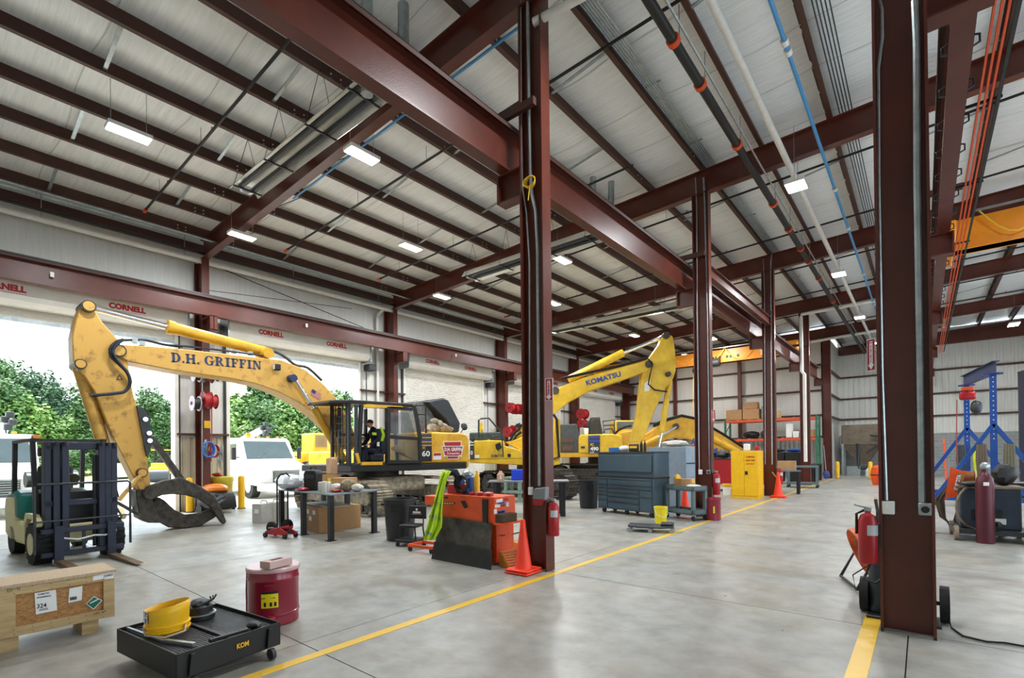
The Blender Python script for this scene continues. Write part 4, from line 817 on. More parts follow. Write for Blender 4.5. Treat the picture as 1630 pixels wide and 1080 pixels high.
# ---------------------------------------------------------------- service trucks, heading for the doors
TRKW = mat('truck_white', (206, 207, 205), .35, 0, .04)
CRNW = mat('white_crane_paint', (232, 234, 232), .4, 0, .08)
def truck(loc, rz, label):
    t = thing('service_truck', label, 'truck', loc, rz, 'white service trucks')
    W_ = 1.12
    pr = [(0, .55), (.02, 1.02), (-.1, 1.2), (-1.25, 1.46), (-1.35, .55)]
    M().prism([(x, -W_*.93, z) for x, z in pr], (0, W_*1.86, 0)).build('hood', TRKW, t, bevel=.08)
    for s in (-1, 1): M().prism([(-.05, s*W_*.78, .5), (-.1, s*W_*.78, .95), (-.3, s*W_*.78, 1.12), (-1.3, s*W_*.78, 1.15), (-1.3, s*W_*.78, .5)], (0, s*.28, 0)).build('fender', TRKW, t, bevel=.06)
    M().bx(-.02, .05, -.52, .52, .62, 1.05).build('grille', DGREY, t, bevel=.01)
    for k in range(6): M().bx(.04, .07, -.5, .5, .65+k*.065, .68+k*.065).build('grille_bar', GALV, t, ang=0)
    M().bx(-.02, .07, -.54, .54, 1.03, 1.08).build('grille_trim', GALV, t)
    for s in (-1, 1): M().box((.0, s*.84, .82), (.08, .4, .2)).build('headlamp', mat('headlamp_glass', (220, 226, 230), .1, 0, 0), t, bevel=.03)
    M().bx(-.05, .2, -W_, W_, .3, .58).build('bumper', CRNW, t, bevel=.05)
    cabp = [(-1.3, .5), (-1.3, 1.5), (-1.85, 2.28), (-2.1, 2.4), (-3.3, 2.42), (-3.4, 2.3), (-3.4, .5)]
    M().prism([(x, -W_*.96, z) for x, z in cabp], (0, W_*1.92, 0)).build('cab', TRKW, t, bevel=.06)
    M().prism([(-1.33, -W_*.84, 1.53), (-1.84, -W_*.78, 2.24), (-1.84, W_*.78, 2.24), (-1.33, W_*.84, 1.53)], (.02, 0, .02)).build('windscreen', DKGLASS, t)
    M().tube([(-1.3, -.5, 1.53), (-1.5, -.1, 1.83)], .012, 5).build('wiper', BLACK, t)
    for s in (-1, 1):
        M().bx(-2.9, -2.0, s*W_*.97-.01, s*W_*.97+.01, 1.5, 2.15).build('side_window', DKGLASS, t, ang=0)
        M().box((-1.55, s*(W_+.22), 1.75), (.1, .16, .5)).build('mirror', BLACK, t, bevel=.03); M().tube([(-1.6, s*W_, 1.6), (-1.55, s*(W_+.2), 1.6)], .02, 5).build('mirror_arm', BLACK, t)
        for x in (-.75, -4.6): M().cyl((x, s*(W_-.28), .46), (x, s*(W_+.02), .46), .46, 20).build('tyre', RUBBER, t); M().cyl((x, s*(W_-.1), .46), (x, s*(W_+.03), .46), .25, 14).build('rim', GALV, t)
    for y in (-.6, -.2, .2, .6): M().box((-1.98, y, 2.44), (.08, .12, .05)).build('roof_marker', AMBER, t, bevel=.015)
    M().cyl((-2.35, -.45, 2.42), (-2.35, -.45, 2.62), .1, 12).build('beacon', AMBER, t)
    M().bx(-6.6, -3.5, -W_, W_, .6, 1.75).build('service_body', TRKW, t, bevel=.03)
    M().bar((-6.2, .6, 2.3), (-3.2, .55, 2.85), .2, .24).build('crane_boom', CRNW, t, bevel=.02); M().cyl((-6.2, .6, 1.7), (-6.2, .6, 2.4), .16, 10).build('crane_post', CRNW, t)
    for k, (x, z) in enumerate(((-3.15, 2.9), (-3.0, 2.65), (-3.05, 3.05), (-2.9, 2.8))): M().box((x, .5+.05*k, z), (.22, .2, .2)).build('crane_head', DGREY, t, bevel=.03)
    M().tube([(-3, .5, 2.6), (-2.9, .5, 2.45)], .02, 5).build('crane_hook', BLACK, t)
    return t
truck((-19.55, 9.55, 0), 0, 'white service truck facing in at the second open door')
yr = px(86, 760, -18.9).y
truck((-19.4, yr-1.15, 0), 0, 'white service truck outside the first open door behind the forklift')
# small things in the yard
p = pz(197, 763); t = thing('generator', 'white enclosed generator standing in the yard beyond the grapple', 'generator', p, .3)
s = .8
M().box((0, 0, .85*s), (1.2*s, 1.7*s, 1.3*s)).build('enclosure', WHITE, t, bevel=.05); M().box((.62*s, .3*s, .5*s), (.02, .35*s, .3*s)).build('vent', BLACK, t); M().box((0, 0, .12*s), (1.1*s, 1.5*s, .2*s)).build('base', BLACK, t)
p = pz(256, 767); t = thing('road_roller', 'small yellow roller parked in the yard beyond the grapple', 'roller', p, 1.2)
M().box((0, 0, .75), (1.1, 1.9, .5)).build('body', SAFEY, t, bevel=.08); M().box((0, -.5, 1.1), (.9, .5, .3)).build('hood', SAFEY, t, bevel=.05)
for y in (-.9, .9): M().cyl((-.55, y, .42), (.55, y, .42), .42, 18).build('drum', DGREY, t)
for x in (-.4, .4):
    for y in (0, .7): M().cyl((x, y, 1), (x, y, 2.1), .035, 6).build('roll_bar', BLACK, t)
M().box((0, .35, 2.12), (1, .95, .06)).build('canopy', SAFEY, t); M().box((0, .4, 1.25), (.5, .4, .5)).build('seat', BLACK, t, bevel=.05)
for k, (x, y, lb) in enumerate([(497, 768, 'yellow loader parked behind the white truck, beside its cab'), (545, 772, 'yellow loader parked in the yard left of the caged cab')]):
    p = pz(x, y); t = thing('loader', lb, 'loader', p, .6*k, 'yellow loaders in the yard'); M().box((0, 0, 1.3), (2.4, 3.0, 1.1)).build('body', YEL, t, bevel=.1); M().box((0, .4, 2.4), (1.5, 1.4, 1.2)).build('cab', YEL, t, bevel=.1); M().box((.1, .4, 2.5), (1.55, 1.2, .7)).build('cab_window', GLASS, t)
    for a in (-1, 1):
        for b in (-1, 1): M().cyl((a*1.0, b*1.0, .65), (a*1.4, b*1.0, .65), .65, 18).build('tyre', RUBBER, t)
p = pz(492, 760); t = thing('pickup_truck', 'white pickup parked behind the table of parts outside', 'truck', p, 1.3)
M().box((0, 0, .85), (1.9, 4.6, .6)).build('body', WHITE, t, bevel=.12); M().box((0, -.1, 1.4), (1.7, 2, .6)).build('cab', WHITE, t, bevel=.12); M().box((0, -.1, 1.45), (1.74, 1.7, .35)).build('window', GLASS, t)
for a in (-.8, .8):
    for b in (-1.5, 1.5): M().cyl((a-.12, b, .38), (a+.12, b, .38), .38, 16).build('tyre', RUBBER, t)
# bollards
def bollard(p, h, label, r=.095):
    t = thing('bollard', label, 'bollard', p, 0, 'yellow bollards'); M().lathe([(r, 0), (r, h-.05), (r*.8, h-.01), (.01, h+.02)], n=16).build('sleeve', SAFEY, t); M().cyl((0, 0, 0), (0, 0, .02), r+.03, 16).build('base_ring', BLACK, t)
bollard(pz(302, 816), 1.02, 'yellow bollard inside the wall directly behind the grapple tip'); bollard(pz(384.5, 810), 1.03, 'yellow bollard standing alone in front of the white truck')
bollard(V((-17.75, 5.25, 0)), 1.02, 'yellow bollard outside the door post, seen behind the grapple'); bollard(V((-17.8, 6.2, 0)), 1.0, 'yellow bollard outside the second door, behind the orange sweeper')
bollard(pz(1333.5, 762), .95, 'far yellow bollard beside the corner column, left of pair', .1); bollard(pz(1386, 763), .95, 'far yellow bollard at the back wall, right of pair', .1)
# ================================================================= FORKLIFT
NVY = mat('blue_black_mast', (42, 48, 66), .45, .3, .12)
fk = thing('forklift', 'blue-black masted forklift with cream body parked by the first open door', 'forklift', (-10.78, 1.76, 0), .09)
M().prism([(-1.95, -.5, .3), (-2.0, -.5, .75), (-1.9, -.5, 1.0), (-1.3, -.5, 1.02), (-1.25, -.5, .6), (-.35, -.5, .55), (-.3, -.5, .22), (-1.6, -.5, .2)], (0, 1.0, 0)).build('body', CREAM, fk, bevel=.06)
M().prism([(-1.92, -.49, .75), (-1.88, -.49, 1.05), (-1.4, -.49, 1.1), (-1.15, -.49, 1.04), (-1.1, -.49, .62), (-1.8, -.49, .62)], (0, .98, 0)).build('engine_cover', TEALG, fk, bevel=.06)
M().box((-.85, 0, 1.05), (.5, .5, .14)).build('seat', BLACK, fk, bevel=.04); M().box((-1.12, 0, 1.3), (.12, .48, .45)).build('seat_back', BLACK, fk, bevel=.05)
for s in (-1, 1):
    M().cyl((0, s*.34, .31), (0, s*.56, .31), .31, 24).build('front_tyre', RUBBER, fk); M().cyl((0, s*.5, .31), (0, s*.57, .31), .17, 16).build('rim', CREAM, fk)
    tr = M()
    for k in range(16): a = 2*math.pi*k/16; tr.box((math.sin(a)*.315, s*.45, .31+math.cos(a)*.315), (.05, .22, .03), R=Matrix.Rotation(a, 3, 'Y'))
    tr.build('tyre_lugs', RUBBER, fk, ang=0, kind='stuff')
    M().cyl((-1.5, s*.33, .24), (-1.5, s*.5, .24), .24, 18).build('rear_tyre', RUBBER, fk)
    M().prism([(-.35, s*.5, .3), (-.33, s*.5, .6), (-.2, s*.5, .7), (.22, s*.5, .7), (.33, s*.5, .6), (.4, s*.5, .66), (.2, s*.5, .78), (-.3, s*.5, .78), (-.5, s*.5, .5)], (0, s*.06, 0)).build('mudguard', CREAM, fk)
    M().bar((-.15, s*.46, .7), (-.35, s*.46, 1.93), .06, .07).build('guard_post', BLACK, fk, ang=0); M().bar((-1.5, s*.46, .95), (-1.42, s*.46, 1.93), .06, .07).build('guard_post', BLACK, fk, ang=0)
    M().bar((-1.45, s*.46, 1.93), (-.3, s*.46, 1.95), .07, .05).build('guard_rail', BLACK, fk, ang=0)
    for k, (yy, dx) in enumerate(((.42, 0), (.325, .04), (.23, .08))):
        M().bx(.14+dx, .30+dx, s*yy-.043, s*yy+.043, .12 if k else .2, 1.9).build('mast_rail', NVY, fk, bevel=.008)
        M().cyl((.31+dx, s*yy, 1.84), (.31+dx, s*yy, 1.9), .03, 8).build('mast_roller', DGREY, fk)
    M().cyl((.22, s*.18, .2), (.22, s*.18, 1.7), .035, 10).build('lift_cylinder', DGREY, fk)
    M().bar((.45, s*.33, .06), (.45, s*.33, .6), .11, .045, (1, 0, 0)).build('fork_shank', NVY, fk, ang=0)
    M().prism([(.43, s*.33-.055, .03), (.43, s*.33-.055, .075), (.6, s*.33-.055, .075), (1.55, s*.33-.055, .04), (1.6, s*.33-.055, .03)], (0, .11, 0)).build('fork_blade', mat('worn_fork_steel', (120, 98, 74), .5, .6, .2), fk)
for k in range(5): M().bar((-.35-.24*k, -.46, 1.95), (-.35-.24*k, .46, 1.95), .05, .03).build('guard_slat', BLACK, fk, ang=0)
M().bx(-.25, -.2, -.45, .45, .55, 1.1).build('cowl', BLACK, fk, bevel=.02)
M().bx(.14, .3, -.45, .45, 1.78, 1.9).build('mast_crosshead', NVY, fk, bevel=.01); M().bx(.14, .3, -.45, .45, .9, .98).build('mast_crossbar', NVY, fk)
M().bx(.34, .41, -.52, .52, .12, .2).build('carriage_bar', NVY, fk, bevel=.01); M().bx(.34, .41, -.52, .52, .48, .56).build('carriage_bar', NVY, fk, bevel=.01)
for y in (-.2, 0, .2): M().bx(.33, .36, y-.02, y+.02, .2, .5).build('carriage_web', NVY, fk)
M().tube([(.42, -.6, .2), (.42, -.6, 1.22), (.42, -.57, 1.25), (.42, .57, 1.25), (.42, .6, 1.22), (.42, .6, .2)], .018, 8).build('load_backrest', DGREY, fk); M().tube([(.42, -.6, .68), (.42, .6, .68)], .014, 6).build('backrest_bar', DGREY, fk)
M().tube([(.43, -.35, .42), (.46, -.1, .36), (.46, .1, .4), (.44, .25, .38), (.43, .4, .45)], .018, 6).build('hose', GALV, fk)
M().cyl((-1.35, -.35, 1.28), (-1.35, .35, 1.28), .14, 16).build('gas_bottle', GALV, fk); M().lathe([(.165, 0), (.165, .015)], (-.45, 0, 1.28), 18, V((-.6, 0, .8))).build('steering_wheel', BLACK, fk); M().cyl((-.45, 0, 1.28), (-.2, 0, .9), .025, 8).build('steering_column', BLACK, fk)
M().box((-.35, -.42, 2.0), (.1, .1, .06)).build('indicator', AMBER, fk, bevel=.01); M().box((.0, -.42, 1.75), (.12, .1, .14)).build('head_lamp', BLACK, fk, bevel=.02); M().box((.02, .42, 1.75), (.12, .1, .14)).build('head_lamp', BLACK, fk, bevel=.02)
# ================================================================= CRATE, TRAY, RED CAN
XC = -6.03; ya, yb = -.45, 1.26
cr = thing('wooden_crate', 'pine and strand-board shipping crate on wooden feet with white labels', 'crate', (-6.25, .4, 0), world=True)
M().bx(-6.47, XC-.02, ya+.02, yb-.02, .14, .55).build('panel_box', OSB, cr, ang=0)
M().bx(-6.5, XC+.01, ya-.02, yb+.01, .545, .57).build('lid', mat('pale_board', (206, 186, 158), .75, 0, 0, 30, c2=(176, 150, 118), stretch=(1, 3, 1)), cr, ang=0)
def plank(x0, x1, y0, y1, z0, z1): M().bx(x0, x1, y0, y1, z0, z1).build('plank', WOODP, cr, ang=0, bevel=.003)
plank(XC-.02, XC, ya, yb, .475, .545); plank(XC-.02, XC, ya, yb, .12, .2); plank(XC-.02, XC, yb-.085, yb, .2, .475); plank(XC-.02, XC, .47, .58, .2, .475)
for z0, z1 in ((.475, .545), (.12, .2)): plank(-6.48, XC-.02, yb-.02, yb, z0, z1)
for x0 in (-6.48, XC-.1): plank(x0, x0+.08, yb-.02, yb, .2, .475)
for y in (.48, 1.02): M().bx(-6.44, -6.05, y, y+.12, 0, .12).build('skid', WOODP, cr, ang=0)
nl = M()
for y in [ya+.06+.12*i for i in range(14)]:
    for z in (.14, .18, .49, .53): nl.cyl((XC, y+.01*math.sin(z*90), z), (XC+.002, y+.01*math.sin(z*90), z), .004, 5)
nl.build('nail_heads', DGREY, cr, kind='stuff')
def lab(px4, name, mt, X=XC+.002, th=.001): return M().prism([px(a, b, X) for a, b in px4], (-th, 0, 0)).build(name, mt, cr, ang=0)
l1 = lab([(55, 945), (89, 939), (91, 972), (57, 979)], 'shipping_label', PAPER, XC-.012, .004)
def lt(s, bl, br, tl, X, par, bold=.01, mt=BLACK):
    a, b, c = px(*bl, X), px(*br, X), px(*tl, X); r = b-a; u = c-a; u = u-r*(u.dot(r)/r.length_squared); text(M(), s, a, r, u, u.length, r.length, bold, .002).build('lettering', mt, par, ang=0)
lt('324', (58.5, 969.5), (74, 967), (58.5, 962.5), XC-.012, l1, .02); lt('KOMATSU', (60.5, 948.5), (78.5, 945.5), (60.5, 946), XC-.012, l1, .03); lt('|||||||||||||||||', (58.5, 953.5), (81, 950), (58.5, 951), XC-.012, l1, .03); lt('|||||||||', (62.5, 973.5), (76, 971), (62.5, 970.3), XC-.012, l1, .02)
l2 = lab([(110.5, 937.5), (131.5, 933.5), (130, 956), (108.5, 960.5)], 'shipping_label', PAPER, XC-.012, .004)
lt('-----', (111.5, 956.5), (122, 954.5), (111.5, 951.5), XC-.012, l2, 0)
l3 = lab([(136.5, 962), (149.5, 949.5), (163, 956.5), (149, 971)], 'diamond_label', PAPER, XC-.012, .003); lab([(138, 961.8), (149.6, 951), (161.3, 956.8), (149, 969.3)], 'diamond_label_green', mat('label_green', (20, 112, 88), .5, 0, 0), XC-.0115, .002)
lab([(143, 960.5), (156, 953.6), (156.5, 955.2), (143.5, 962)], 'cylinder_mark', PAPER, XC-.011, .002)
lab([(148, 918), (165, 914), (165, 922), (148, 925)], 'paper_label', PAPER); lab([(166, 911), (181, 908.5), (181, 921), (166, 923)], 'paper_label', PAPER); lt('|||||||||', (167, 919), (180, 916.5), (167, 916), XC+.003, cr, .02, NAVY); lt('||| -||', (12, 944), (32, 939.5), (12, 937), XC+.003, cr, .01, mat('green_ink', (60, 92, 60), .6, 0, 0)); lt('|||-||', (150, 982-2.5), (168, 975), (150, 976.5), XC+.003, cr, .01, DGREY)
# ---- drip tray on castors
zr = .27; A, B_, C_, D_ = [pz(x, y, zr) for x, y in ((186, 1001.4), (280.6, 1043.3), (446, 990.6), (346, 962.7))]
D_ = A+C_-B_; ex = (B_-A); ey = (D_-A); TL, TW = ex.length, ey.length; exn, eyn = ex.normalized(), ey.normalized()
tc_ = (A+C_)/2
tr = thing('drip_tray', 'black steel drip tray on castors with a mesh grate', 'tray', (tc_.x, tc_.y, 0), world=True)
def tp(u, v, z): p = A+exn*u+eyn*v; return V((p.x, p.y, z))
def wallq(a, b, n_, m): p, q = tp(*a, .085), tp(*b, .085); m.prism([p, q, q+V((0, 0, zr-.085)), p+V((0, 0, zr-.085))], n_*.008)
for a, b, n_ in (((0, 0), (TL, 0), eyn), ((TL, 0), (TL, TW), -exn), ((TL, TW), (0, TW), -eyn), ((0, TW), (0, 0), exn)): m = M(); wallq(a, b, n_, m); m.build('side_plate', BLACK, tr, ang=0)
M().prism([tp(0, 0, .085), tp(TL, 0, .085), tp(TL, TW, .085), tp(0, TW, .085)], (0, 0, .006)).build('pan', BLACK, tr, ang=0)
g = M(); n1, n2 = int(TL/.022), int(TW/.022)
for i in range(1, n1): g.bar(tp(TL*i/n1, .01, zr-.035), tp(TL*i/n1, TW-.01, zr-.035), .005, .012)
for i in range(1, n2): g.bar(tp(.01, TW*i/n2, zr-.033), tp(TL-.01, TW*i/n2, zr-.033), .005, .01)
g.build('grate', mat('grate_steel', (104, 108, 112), .4, .5, .1), tr, ang=0, kind='stuff')
M().bar(tp(.02, TW*.5, zr-.02), tp(TL-.02, TW*.5, zr-.02), .03, .025).build('divider', BLACK, tr)
a, b, c = tp(TL+.012, TW*.53, .17), tp(TL+.012, TW*.65, .17), tp(TL+.012, TW*.53, .215); text(M(), 'KOM', a, b-a, c-a, .04, (b-a).length, .04, .001).build('lettering', SAFEY, tr, ang=0)
for u, v in ((TL+.03, .1), (TL+.03, TW-.1), (.05, .15), (.05, TW-.15)):
    M().prism([tp(u-.02, v-.03, .1), tp(u-.02, v+.03, .1), tp(u-.02, v+.015, .25), tp(u-.02, v-.015, .25)], exn*.02).build('castor_bracket', BLACK, tr)
    M().cyl(tp(u+.0, v-.012, .045), tp(u+.0, v+.02, .045), .045, 14).build('castor_wheel', DGREY, tr)
# things lying in the tray
zg = zr-.022; p = pz(267, 1006, zg); bk_ = thing('bucket', 'cut-down yellow bucket with slanted rim standing on the drip tray', 'bucket', p)
def bfn(u, v):
    a = 2*math.pi*u; r = .142+.012*v; z = (.22+.028*math.cos(a-.9))*v; return V((r*math.cos(a), r*math.sin(a), z))
ob = M().grid(bfn, 28, 4).build('shell', SAFEY, bk_, ang=50); ob.modifiers.new('s', 'SOLIDIFY').thickness = .005
for z in (.035, .075): M().lathe([(.143, z-.008), (.158, z-.004), (.158, z+.004), (.146, z+.008)], n=28, cap=False).build('rim_band', SAFEY, bk_)
dv = V((CF.x, CF.y, 0)).normalized(); rt_ = V((CR.x, CR.y, 0)).normalized()
def on_cyl(a, r): return dv*(-r*math.cos(a))+rt_*(r*math.sin(a))
m = M(); m.add([on_cyl(a, .158)+V((0, 0, z)) for a in (-1.1, -.85, -.6, -.35) for z in (.11, .205)], [(2*i, 2*i+2, 2*i+3, 2*i+1) for i in range(3)]); m.build('label', PAPER, bk_, ang=60)
q0 = on_cyl(-.5, .163)+V((0, 0, .2)); text(M(), "AT'SU", q0, (0, 0, -1), rt_, .03, .085, .04, .001).build('lettering', NAVY, bk_, ang=0)
M().tube([on_cyl(-1.2, .16)+V((0, 0, .06)), on_cyl(-.4, .17)+V((0, 0, .025)), on_cyl(.5, .19)+V((0, 0, .012)), on_cyl(1.2, .2)+V((0, 0, .03)), on_cyl(1.5, .15)+V((0, 0, .06))], .007, 6).build('handle', mat('plastic_handle', (206, 196, 176), .5, 0, 0), bk_)
p = pz(318, 985, zg); hs = thing('pipe_coupling', 'black round coupling with clamps lying on the drip tray behind the bucket', 'coupling', p)
M().lathe([(.1, 0), (.115, .01), (.115, .05), (.1, .06), (.1, .11), (.085, .12)], n=22).build('ring', BLACK, hs); M().lathe([(.125, .045), (.125, .053)], n=22).build('flange_plate', GALV, hs); M().lump((-.01, .0, .1), (.16, .14, .07), 5).build('lid_lump', DGREY, hs)
for k in range(3): M().tube([rt_*.06+dv*.02*k+V((0, 0, .13)), rt_*.1+dv*.02*k+V((0, 0, .16)), rt_*(.09+.01*k)+dv*.03*k+V((0, 0, .19))], .008, 5).build('clamp_bolt', DGREY, hs)
def rod(name, a, b, z, r, mt, label, cat): o = M().bar(pz(*a, z), pz(*b, z), r*2, r*1.4).build(name, mt, None, bevel=.003); tag(o, label, cat)
rod('pump_tube', (203, 1000), (262, 1021), zg+.012, .011, GALV, 'grey pump tube lying across the front of the drip tray', 'tube'); rod('steel_channel', (262, 1020), (309, 1026), zg+.014, .016, GALV, 'grey steel channel lying at the front corner of the drip tray', 'bar'); rod('steel_channel', (333, 1021), (394, 1003), zg+.02, .017, BLACK, 'black steel channel lying along the right edge of the drip tray', 'bar'); 
o = M().lump(pz(404, 1001, zg), (.14, .1, .06), 9).build('crumpled_rag', BLACK, None); tag(o, 'black crumpled rag on the right edge of the drip tray', 'rag')
# ---- oily waste can
p = (pz(397, 988)+pz(475, 988))/2; can = thing('waste_can', 'dark red oily waste can with yellow label and pale lid', 'waste can', (p.x, p.y, 0))
RC = .235
M().lathe([(RC-.02, 0), (RC-.005, .01), (RC-.005, .09), (RC+.003, .1), (RC+.003, .115), (RC-.003, .12), (RC-.003, .43), (RC+.003, .44), (RC-.003, .45), (RC-.003, .52)], n=36).build('body', MAROON, can)
ld = M().lathe([(RC+.012, .52), (RC+.014, .545), (RC+.004, .557), (.01, .565)], n=36).build('lid', mat('worn_pink_lid', (206, 170, 172), .3, 0, .1, 6), can)
m = M()
def cs(a, r, z): return dv*(-r*math.cos(a))+rt_*(r*math.sin(a))+V((0, 0, z))
m = M(); AA = [-.02+.16*i for i in range(5)]; m.add([cs(a, RC+.004, z) for a in AA for z in (.19, .35)], [(2*i, 2*i+2, 2*i+3, 2*i+1) for i in range(4)]); lb_ = m.build('label', mat('label_yellow', (236, 214, 20), .5, 0, 0), can, ang=60)
m = M(); m.add([cs(a, RC+.006, z) for a in AA for z in (.325, .35)], [(2*i, 2*i+2, 2*i+3, 2*i+1) for i in range(4)]); m.build('label_band', BLACK, lb_, ang=60)
for a in (.08, .3, .46): m = M(); m.add([cs(a+d, RC+.006, z) for d in (0, .09) for z in (.205, .245)], [(0, 2, 3, 1)]); m.build('label_pictogram', BLACK, lb_, ang=60)
q0 = cs(.0, RC+.006, .28); text(M(), '|||| ||||| |||', q0, cs(.55, RC+.01, .28)-q0, (0, 0, 1), .012, .12, .03, .004).build('lettering', BLACK, lb_, ang=0)
M().tube([cs(.15, RC, .41), cs(.15, RC+.03, .41), cs(.45, RC+.03, .41), cs(.45, RC, .41)], .009, 6).build('handle', MAROON, can); M().box(cs(.35, RC+.015, .1), (.07, .05, .03)).build('foot_pedal', REDP, can); M().tube([cs(-1.5, RC+.02, .53), cs(-1.7, RC+.06, .3), cs(-1.75, RC+.07, .06)], .008, 6).build('lift_rod', MAROON, can)
p2 = pz(440, 902, .565); bx_ = thing('tissue_box', 'pale pink cardboard wipes box lying on the red can lid', 'box', p2, .25)
M().box((0, 0, .035), (.14, .26, .07)).build('carton', mat('pink_card', (204, 172, 166), .7, 0, .06), bx_, bevel=.004); M().box((0, 0, .071), (.05, .12, .004)).build('slot', mat('slot_dark', (70, 50, 50), .8, 0, 0), bx_, ang=0)
# ================================================================= BY THE DOOR WALL
GRN = mat('overpack_yellow', (206, 196, 60), .5, 0, .12)
p = V((-16.9, 6.2, 0)); dr = thing('overpack_drum', 'yellow-green wheeled overpack drum under the hose reels', 'drum', p)
M().lathe([(.26, .1), (.3, .15), (.33, .85), (.35, .88), (.35, 1.0), (.33, 1.02)], n=22).build('drum', GRN, dr); M().box((.0, 0, .06), (.5, .6, .08)).build('dolly', BLACK, dr, bevel=.02)
for y in (-.25, .25): M().cyl((.28, y-.03, .08), (.28, y+.03, .08), .08, 12).build('wheel', BLACK, dr)
o = M().lump(p+V((0, -.1, 1.02)), (.3, .3, .12), 3).build('red_rags', REDP, None); tag(o, 'heap of red rags on the overpack drum', 'rag')
p = pz(345, 816); sw = thing('floor_sweeper', 'black and orange floor sweeper standing behind the grapple tip', 'sweeper', p, .3)
M().prism([(-.45, -.3, .12), (-.5, -.3, .5), (-.3, -.3, .62), (.35, -.3, .6), (.45, -.3, .45), (.5, -.3, .12)], (0, .6, 0)).build('body', BLACK, sw, bevel=.05); M().lump((-.05, 0, .55), (.85, .6, .3), 2, amp=.05).build('hood', mat('sweeper_orange', (236, 134, 44), .35, 0, .05), sw)
for k in range(2): M().bar((.2, -.32, .2+.14*k), (.75, -.32, .42+.12*k), .06, .09).build('push_bar', DGREY, sw, bevel=.01)
for y in (-.3, .3): M().cyl((-.3, y-.04, .12), (-.3, y+.04, .12), .12, 14).build('wheel', BLACK, sw)
def reel(c, r, w_, mt, label, ax=(0, -1, 0), group='hose reels on the door wall columns', disc=None, wall=None):
    c, ax = V(c), V(ax).normalized(); t = thing('hose_reel', label, 'hose reel', c, 0, group, world=True)
    for s in (0, 1): M().lathe([(.05, 0), (r, 0), (r, .015), (.05, .015)], c+ax*(s*w_), 20, ax, cap=False).build('side_disc', disc or mt, t)
    M().cyl(c, c+ax*w_, r*.78, 18).build('hose_coil', mt, t); M().cyl(c-ax*.03, c+ax*(w_+.04), .05, 10).build('hub', DGREY, t)
    M().bar(c+V((-.02, 0, 0))-ax*.02, c+V((-.27, 0, 0))-ax*.02, .05, .08).build('arm', DGREY, t, ang=0); return t
LIL = mat('pale_reel', (206, 190, 204), .5, 0, .05); REDH = mat('red_hose', (176, 34, 36), .5, 0, .1)
def at_col(x, y, X=-16.3): return px(x, y, X)
reel(at_col(318, 598), .2, .16, BLACK, 'pale-faced hose reel highest on the first wall column', disc=LIL); reel(at_col(317, 643), .22, .18, BLACK, 'pale-faced hose reel below another on the first wall column', disc=LIL)
reel(at_col(335, 638), .26, .2, REDH, 'bright red hose reel on the first wall column', disc=REDP); reel(at_col(344, 640), .22, .2, REDH, 'dark red hose reel right of the bright red one', disc=MAROON); reel(at_col(338, 600), .2, .2, MAROON, 'dark hose reel at the top right of first wall column', disc=DGREY); reel(at_col(347, 598), .18, .18, BLACK, 'black hose reel at the far right of first wall column', disc=DGREY)
def coil(c, r, n_, mt, label, tall=1.6):
    m = M()
    for k in range(n_):
        m.tube([V(c)+V((.03*k, math.sin(a)*r*(1+.04*k), -math.cos(a)*r*tall)) for a in [2*math.pi*i/16 for i in range(17)]], .022, 6)
    o = m.build('hose_coil', mt, None); tag(o, label, 'hose')
coil(at_col(331, 716, -16.35), .14, 4, mat('blue_hose', (36, 110, 200), .5, 0, 0), 'blue hose coil hanging on the first wall column'); coil(at_col(340, 718, -16.45), .12, 3, MAROON, 'dark red hose coil hanging beside the blue coil')
o = M().tube([at_col(337, 625), at_col(337, 690, -16.3), at_col(336, 735)], .018, 6).build('hanging_hose', REDH, None); tag(o, 'red hose hanging straight down beside the reels', 'hose')
o = M().tube([at_col(322, 600), at_col(321.5, 680), at_col(322, 790)], .016, 6).build('hanging_hose', GALV, None); tag(o, 'thin grey pipe down the first wall column', 'pipe')
o = M().bx(-16.59, -16.57, 5.63, 5.8, 2.5, 2.72).build('warning_sign', mat('label_yellow2', (238, 190, 30), .5, 0, 0), None, ang=0); tag(o, 'small yellow warning sign on the first wall column', 'sign')
for k, (x, y) in enumerate([(325, 705), (350, 712), (347, 725)]):
    m = M(); c = at_col(x, y, -16.4)
    for i in range(4): m.tube([c+V((0, .03*i, .1*math.sin(i))), c+V((.03, .02*i, -.15)), c+V((0, .04*i-.04, -.3-.05*i))], .014, 5)
    o = m.build('hose_fitting', GALV, None); tag(o, 'cluster of metal hose fittings hanging %s' % ['left of the blue hose coil', 'right of the dark red coil, upper', 'right of the dark red coil, lower'][k], 'fitting')
for k, (x, y) in enumerate([(815, 650), (822, 652), (829, 652), (811, 688), (820, 686)]): reel(px(x, y, -16.2), .27, .22, REDH, 'red hose reel on the third wall column, %s' % ['upper row left', 'upper row middle', 'upper row right', 'lower row left', 'lower row right'][k], disc=REDP)
reel(px(931, 660, -16.2), .33, .5, REDH, 'red hose reel on the wall column under the raised boom', disc=REDP); reel(px(931, 675, -16.2), .26, .5, REDH, 'smaller red hose reel low on the column under the boom', disc=REDP)
